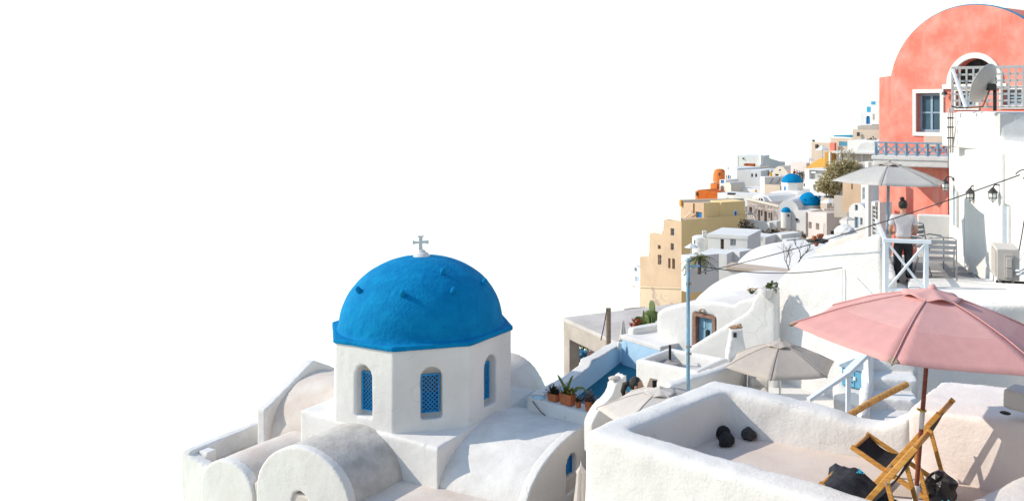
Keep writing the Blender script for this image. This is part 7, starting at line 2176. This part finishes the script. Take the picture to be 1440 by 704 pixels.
# filler of the street: pale walls between shop and dome
r = H('street_wall', 'pale street wall behind the passers-by', 1112, 150, 1134, 148, 228, 262, 4, 'far_pinkish', cat='wall', ops=[(1127, 1131, 243, 252, 'dark', dict(pane='curtain'))])
H('white_block', 'plain white block on the ridge behind the street', 1104, 190, 1127, 186, 226, 246, 5, 'far_grey', cat='house')
H('white_block', 'white block between ridge and tan house', 1118, 168, 1142, 164, 220, 240, 5, 'far_white', cat='house')
H('restaurant_terrace', 'tan restaurant terrace under the bushy tree', 1154, 119, 1186, 115, 277.5, 290, 4, 'far_tan', cat='terrace')
shrub('green street plants beside the passers-by', [(W(1128, 247, 140), .55), (W(1128, 243, 140), .45)], 160, .12, 'leaf_green', 45)

# ================================================================== people
def skin_mesh(name, chains, mat, parent, sub=2):
    """chains: list of lists of (x,y,z,r); joined where points coincide; grown with a Skin modifier and baked"""
    me = bpy.data.meshes.new(name)
    vs, es, rad, idx = [], [], [], {}
    for ch in chains:
        prev = None
        for (x, y, z, r_) in ch:
            key = (round(x, 4), round(y, 4), round(z, 4))
            if key not in idx:
                idx[key] = len(vs); vs.append((x, y, z)); rad.append(r_)
            i = idx[key]
            if prev is not None and prev != i: es.append((prev, i))
            prev = i
    me.from_pydata(vs, es, [])
    o = bpy.data.objects.new(name, me); COL.objects.link(o)
    m_ = o.modifiers.new('skin', 'SKIN')
    for i, sv in enumerate(me.skin_vertices[0].data):
        q = rad[i]
        sv.radius = q if isinstance(q, tuple) else (q, q)
        sv.use_root = (i == 0)
    s_ = o.modifiers.new('sub', 'SUBSURF'); s_.levels = sub; s_.render_levels = sub
    dg = bpy.context.evaluated_depsgraph_get()
    nm = bpy.data.meshes.new_from_object(o.evaluated_get(dg)); nm.name = name
    o.modifiers.clear(); o.data = nm
    nm.materials.clear(); nm.materials.append(M[mat])
    for p in nm.polygons: p.use_smooth = True
    o.parent = parent
    return o

def person(name, label, loc, rot, height=1.66, pose='stand', shirt='shirt', legs='trouser', detail=True, hair='hair', group=None):
    r = thing(name, label, 'person', (0, 0, 0), group)
    s = height / 1.66
    # local: x to the figure's right, y forward, z up
    hip = .86; sh = 1.36
    body = [[(0, 0, hip, (.13, .10)), (0, 0, 1.0, (.125, .095)), (0, .0, 1.16, (.14, .10)), (0, -.01, 1.30, (.15, .10)), (0, -.005, 1.40, (.07, .06)), (0, .01, 1.46, .045), (0, .02, 1.52, .05)]]
    if pose == 'stand':
        for sg in (-1, 1):
            body.append([(0, 0, hip, (.13, .10)), (sg * .09, 0, hip - .08, .085), (sg * .10, .02, .48, .058), (sg * .105, -.01, .12, .038), (sg * .105, -.01, .06, .036), (sg * .115, .10, .035, .034)])
            body.append([(0, -.01, 1.30, (.15, .10)), (sg * .17, -.01, 1.35, .055), (sg * .235, -.04, 1.10, .042), (sg * .20, .14, .98, .034), (sg * .12, .25, 1.0, .028)])
    else:
        for sg in (-1, 1):
            body.append([(0, 0, hip, (.13, .10)), (sg * .10, .05, hip - .02, .085), (sg * .12, .42, hip + .02, .06), (sg * .12, .45, hip - .40, .045), (sg * .12, .55, hip - .43, .03)])
            if sg == 1: arm = [(.17, .0, 1.35, .05), (.21, .10, 1.12, .038), (.14, .32, 1.18, .03), (.10, .36, 1.22, .026)]
            else: arm = [(-.17, .0, 1.35, .05), (-.21, .10, 1.12, .038), (-.12, .32, 1.16, .03), (-.06, .37, 1.20, .026)]
            body.append([(0, -.01, 1.30, (.15, .10))] + arm)
    skin_mesh('body', body, 'skin', r, 2 if detail else 1)
    # head
    C = Vector((0, .03, 1.575))
    hd = lump(C, 0, (.074, .092, .112), 0, amp=0, n=3)
    for i, v in enumerate(hd.v):
        p = v - C
        if p.y > 0 and p.z < -.02: p = Vector((p.x * .86, p.y * .95, p.z * 1.05))
        hd.v[i] = C + p
    ho = hd.build('head', 'skin', r, smooth=True)
    if detail:
        MB().add([C + Vector((-.013, .085, -.025)), C + Vector((.013, .085, -.025)), C + Vector((0, .113, -.022)), C + Vector((0, .087, .02))], [(0, 1, 2), (0, 2, 3), (1, 3, 2)]).build('nose', 'skin', ho)
        for sg in (-1, 1):
            lump(C + Vector((sg * .076, 0, -.01)), 0, (.012, .022, .032), 0, amp=0, n=2).build('ear', 'skin', ho, smooth=True)
            lump(C + Vector((sg * .03, .079, .008)), 0, (.013, .008, .007), 0, amp=0, n=2).build('eye', 'dark', ho, smooth=True)
        MB().bar(C + Vector((-.024, .083, -.055)), C + Vector((.024, .083, -.055)), .008, .008).build('mouth', 'red_cloth', ho)
        # hands: palm and five fingers
        ends = [(.12, .25, 1.0, 1), (-.12, .25, 1.0, -1)] if pose == 'stand' else [(.10, .36, 1.22, 1), (-.06, .37, 1.20, -1)]
        for (x, y, z, sg) in ends:
            ch = [[(x, y, z, .026), (x - sg * .02, y + .045, z + .01, (.034, .016)), (x - sg * .035, y + .085, z + .02, (.036, .014))]]
            for k, (dx, ln) in enumerate(((.028, .062), (.010, .072), (-.010, .068), (-.028, .052))):
                b = (x - sg * .035, y + .085, z + .02)
                ch.append([(b[0], b[1], b[2], (.036, .014)), (b[0] + dx, b[1] + .012, b[2], .0095), (b[0] + dx - sg * .012, b[1] + .012 + ln * .5, b[2] - .012, .0085), (b[0] + dx - sg * .03, b[1] + ln * .8, b[2] - .04, .007)])
            ch.append([(x - sg * .02, y + .045, z + .01, (.034, .016)), (x - sg * .05, y + .05, z + .03, .011), (x - sg * .065, y + .075, z + .045, .009)])
            skin_mesh('hand', ch, 'skin', r, 1)
    # hair
    mb = lump(C + Vector((0, -.018, .022)), 0, (.084, .092, .105), 1.0, amp=.05, n=3)
    mb.v = [v if (v.y < .055 or v.z > 1.64) else Vector((v.x, .055 + (v.y - .055) * .2, v.z)) for v in mb.v]
    h = mb.build('hair', hair, r, smooth=True)
    if pose == 'stand' and detail:
        lump(C + Vector((-.02, -.05, .145)), 0, (.045, .045, .038), 2.0, amp=.15, n=3).build('hair_bun', hair, h, smooth=True)
    if pose == 'sit':
        MB().tube([C + Vector((0, -.09, .03)), C + Vector((0, -.16, -.0)), C + Vector((0, -.19, -.10)), C + Vector((.0, -.17, -.22))], [.035, .045, .038, .01], 10).build('ponytail', hair, h, smooth=True)
    # shirt
    sh_ = [[(0, 0, .90, (.165, .125)), (0, 0, 1.0, (.155, .12)), (0, .0, 1.16, (.165, .12)), (0, -.01, 1.30, (.175, .118)), (0, -.005, 1.385, (.095, .085))]]
    for sg in (-1, 1):
        e = (sg * .225, -.03, 1.16, .066) if pose == 'stand' else (sg * .21, .06, 1.20, .058)
        sh_.append([(0, -.01, 1.30, (.175, .118)), (sg * .175, -.01, 1.345, .075), e])
    skin_mesh('shirt', sh_, shirt, r, 2 if detail else 1)
    if pose == 'sit': MB().tube([(.05, .10, 1.40), (.07, -.10, 1.42), (.04, -.135, 1.30)], .022, 8).build('shoulder_strap', 'red_cloth', r, smooth=True); MB().tube([(-.05, .10, 1.40), (-.07, -.10, 1.42), (-.04, -.135, 1.30)], .022, 8).build('shoulder_strap', 'red_cloth', r, smooth=True)
    # trousers
    tr = [[(0, 0, hip + .04, (.150, .118)), (0, 0, hip - .02, (.15, .12))]]
    for sg in (-1, 1):
        if pose == 'stand': tr.append([(0, 0, hip - .02, (.15, .12)), (sg * .09, 0, hip - .12, .10), (sg * .10, .015, .48, .082), (sg * .105, -.01, .16, .070), (sg * .105, -.01, .09, .068)])
        else: tr.append([(0, 0, hip - .02, (.15, .12)), (sg * .10, .08, hip - .02, .10), (sg * .12, .42, hip + .02, .075), (sg * .12, .45, hip - .32, .06)])
    skin_mesh('trousers', tr, legs, r, 2 if detail else 1)
    if detail and pose == 'stand':
        for sg in (-1, 1):
            lump((sg * .112, .05, .03), 0, (.048, .125, .036), 1, amp=.05, n=3).build('shoe', 'black', r, smooth=True)
    r.scale = (s * 1.1, s * 1.06, s); r.location = loc; r.rotation_euler = (0, 0, rot)
    return r
pd = 19.0
person('person', 'standing person in light grey shirt and black trousers with hair in a bun', (X(1270, pd), pd, UZ + .012), R(-10), 1.66)
# seated reader: hips at seat height
sd_ = 13.75
pz = Zp(530, sd_) - 1.69
person('person', 'seated person with black ponytail in red and black top reading', (X(892, sd_), sd_, pz), R(-98), 1.66, pose='sit', shirt='black')
P = W(903, 544, sd_ - .1)
r = thing('cafe_chair', 'plain white chair carrying the seated reader', 'chair', (X(892, sd_), sd_, rz(-5.36)))
zs = pz + .76
MB().box((X(892, sd_) + .1, sd_, zs), (.45, .45, .05)).build('seat', 'white_paint', r)
for sx in (-.1, .3):
    for sy in (-.2, .2):
        MB().bar((X(892, sd_) + sx, sd_ + sy, rz(-5.36)), (X(892, sd_) + sx, sd_ + sy, zs), .04, .04, (0, 1, 0)).build('leg', 'white_paint', r)
MB().box((X(892, sd_) - .16, sd_, zs + .25), (.04, .42, .4)).build('backrest', 'white_paint', r)
r = thing('menu_card', 'cream menu card held up by the seated reader', 'card', W(914, 545, sd_ - .2))
MB().box(W(916, 541, sd_ - .15), (.15, .012, .20), Matrix.Rotation(.35, 3, 'Y') @ Matrix.Rotation(.5, 3, 'Z')).build('card', 'paper', r)
r = thing('phone', 'black phone held beside the cream menu card', 'phone', W(920, 545, sd_ - .3))
MB().box(W(920.5, 542, sd_ - .3), (.065, .012, .16)).build('case', 'black', r, bev=.006)
MB().box(W(882, 551, sd_ - .25), (.06, .10, .16), Matrix.Rotation(.6, 3, 'Y')).build('phone_cover', 'red_cloth', r) if False else None

small = [(1117, 253, 147, 'red_cloth', 'trouser', 'passer-by in red top on the street behind the small blue dome'), (1121, 254, 147, 'grey_cloth', 'trouser', 'passer-by in grey top on the street behind the small blue dome'), (1124.5, 255, 146, 'teal_cloth', 'grey_cloth', 'passer-by in teal top on the street behind the small blue dome'),
         (1167, 279, 109, 'white_cv', 'teal_cloth', 'diner in white top under the bushy tree'), (1173.5, 280, 108.5, 'red_cloth', 'trouser', 'diner in red top under the bushy tree'), (1179.5, 277, 109.5, 'red_cloth', 'grey_cloth', 'taller seated diner in red by the cream house'), (1162, 278, 109.5, 'grey_cloth', 'teal_cloth', 'diner in grey top at the terrace edge under the bushy tree'),
         (1127.5, 266, 138, 'teal_cloth', 'white_cv', 'passer-by in teal top beside the white cottage')]
for i, (px, py, d, a, b, lab) in enumerate(small):
    person('person', lab, W(px, py, d), R(30 + i * 67), 1.68, shirt=a, legs=b, detail=False, group='people in the far street')

# a few more white houses stacked between the ridge and the street
H('white_house', 'small white cube house with grey window tucked behind the small blue dome', 1128, 142, 1137, 141, 254, 272, 3, 'far_white', ops=[(1130, 1132.2, 258, 262, 'dark', dict(pane='glass'))])
H('white_house', 'white stepped house with two small windows under the ridge block', 1072, 180, 1084, 178, 238, 262, 4, 'far_white', ops=[(1074.5, 1076.5, 242, 246, 'dark', dict(pane='dark')), (1079, 1081, 242, 246, 'dark', dict(pane='glass'))])
H('white_house', 'white house with blue door at the head of the street', 1104, 165, 1113, 164, 240, 262, 4, 'far_white', ops=[(1107, 1109.5, 246, 252, 'door', dict(pane='blue_paint'))])
H('white_house', 'white house with long window between the tan house and the mustard pillar', 1166, 134, 1176, 133, 207, 236, 3, 'far_white', ops=[(1170.5, 1173.5, 211, 218, 'win', dict(pane='glass', fr='rail_blue', bars=(0, 1)))])
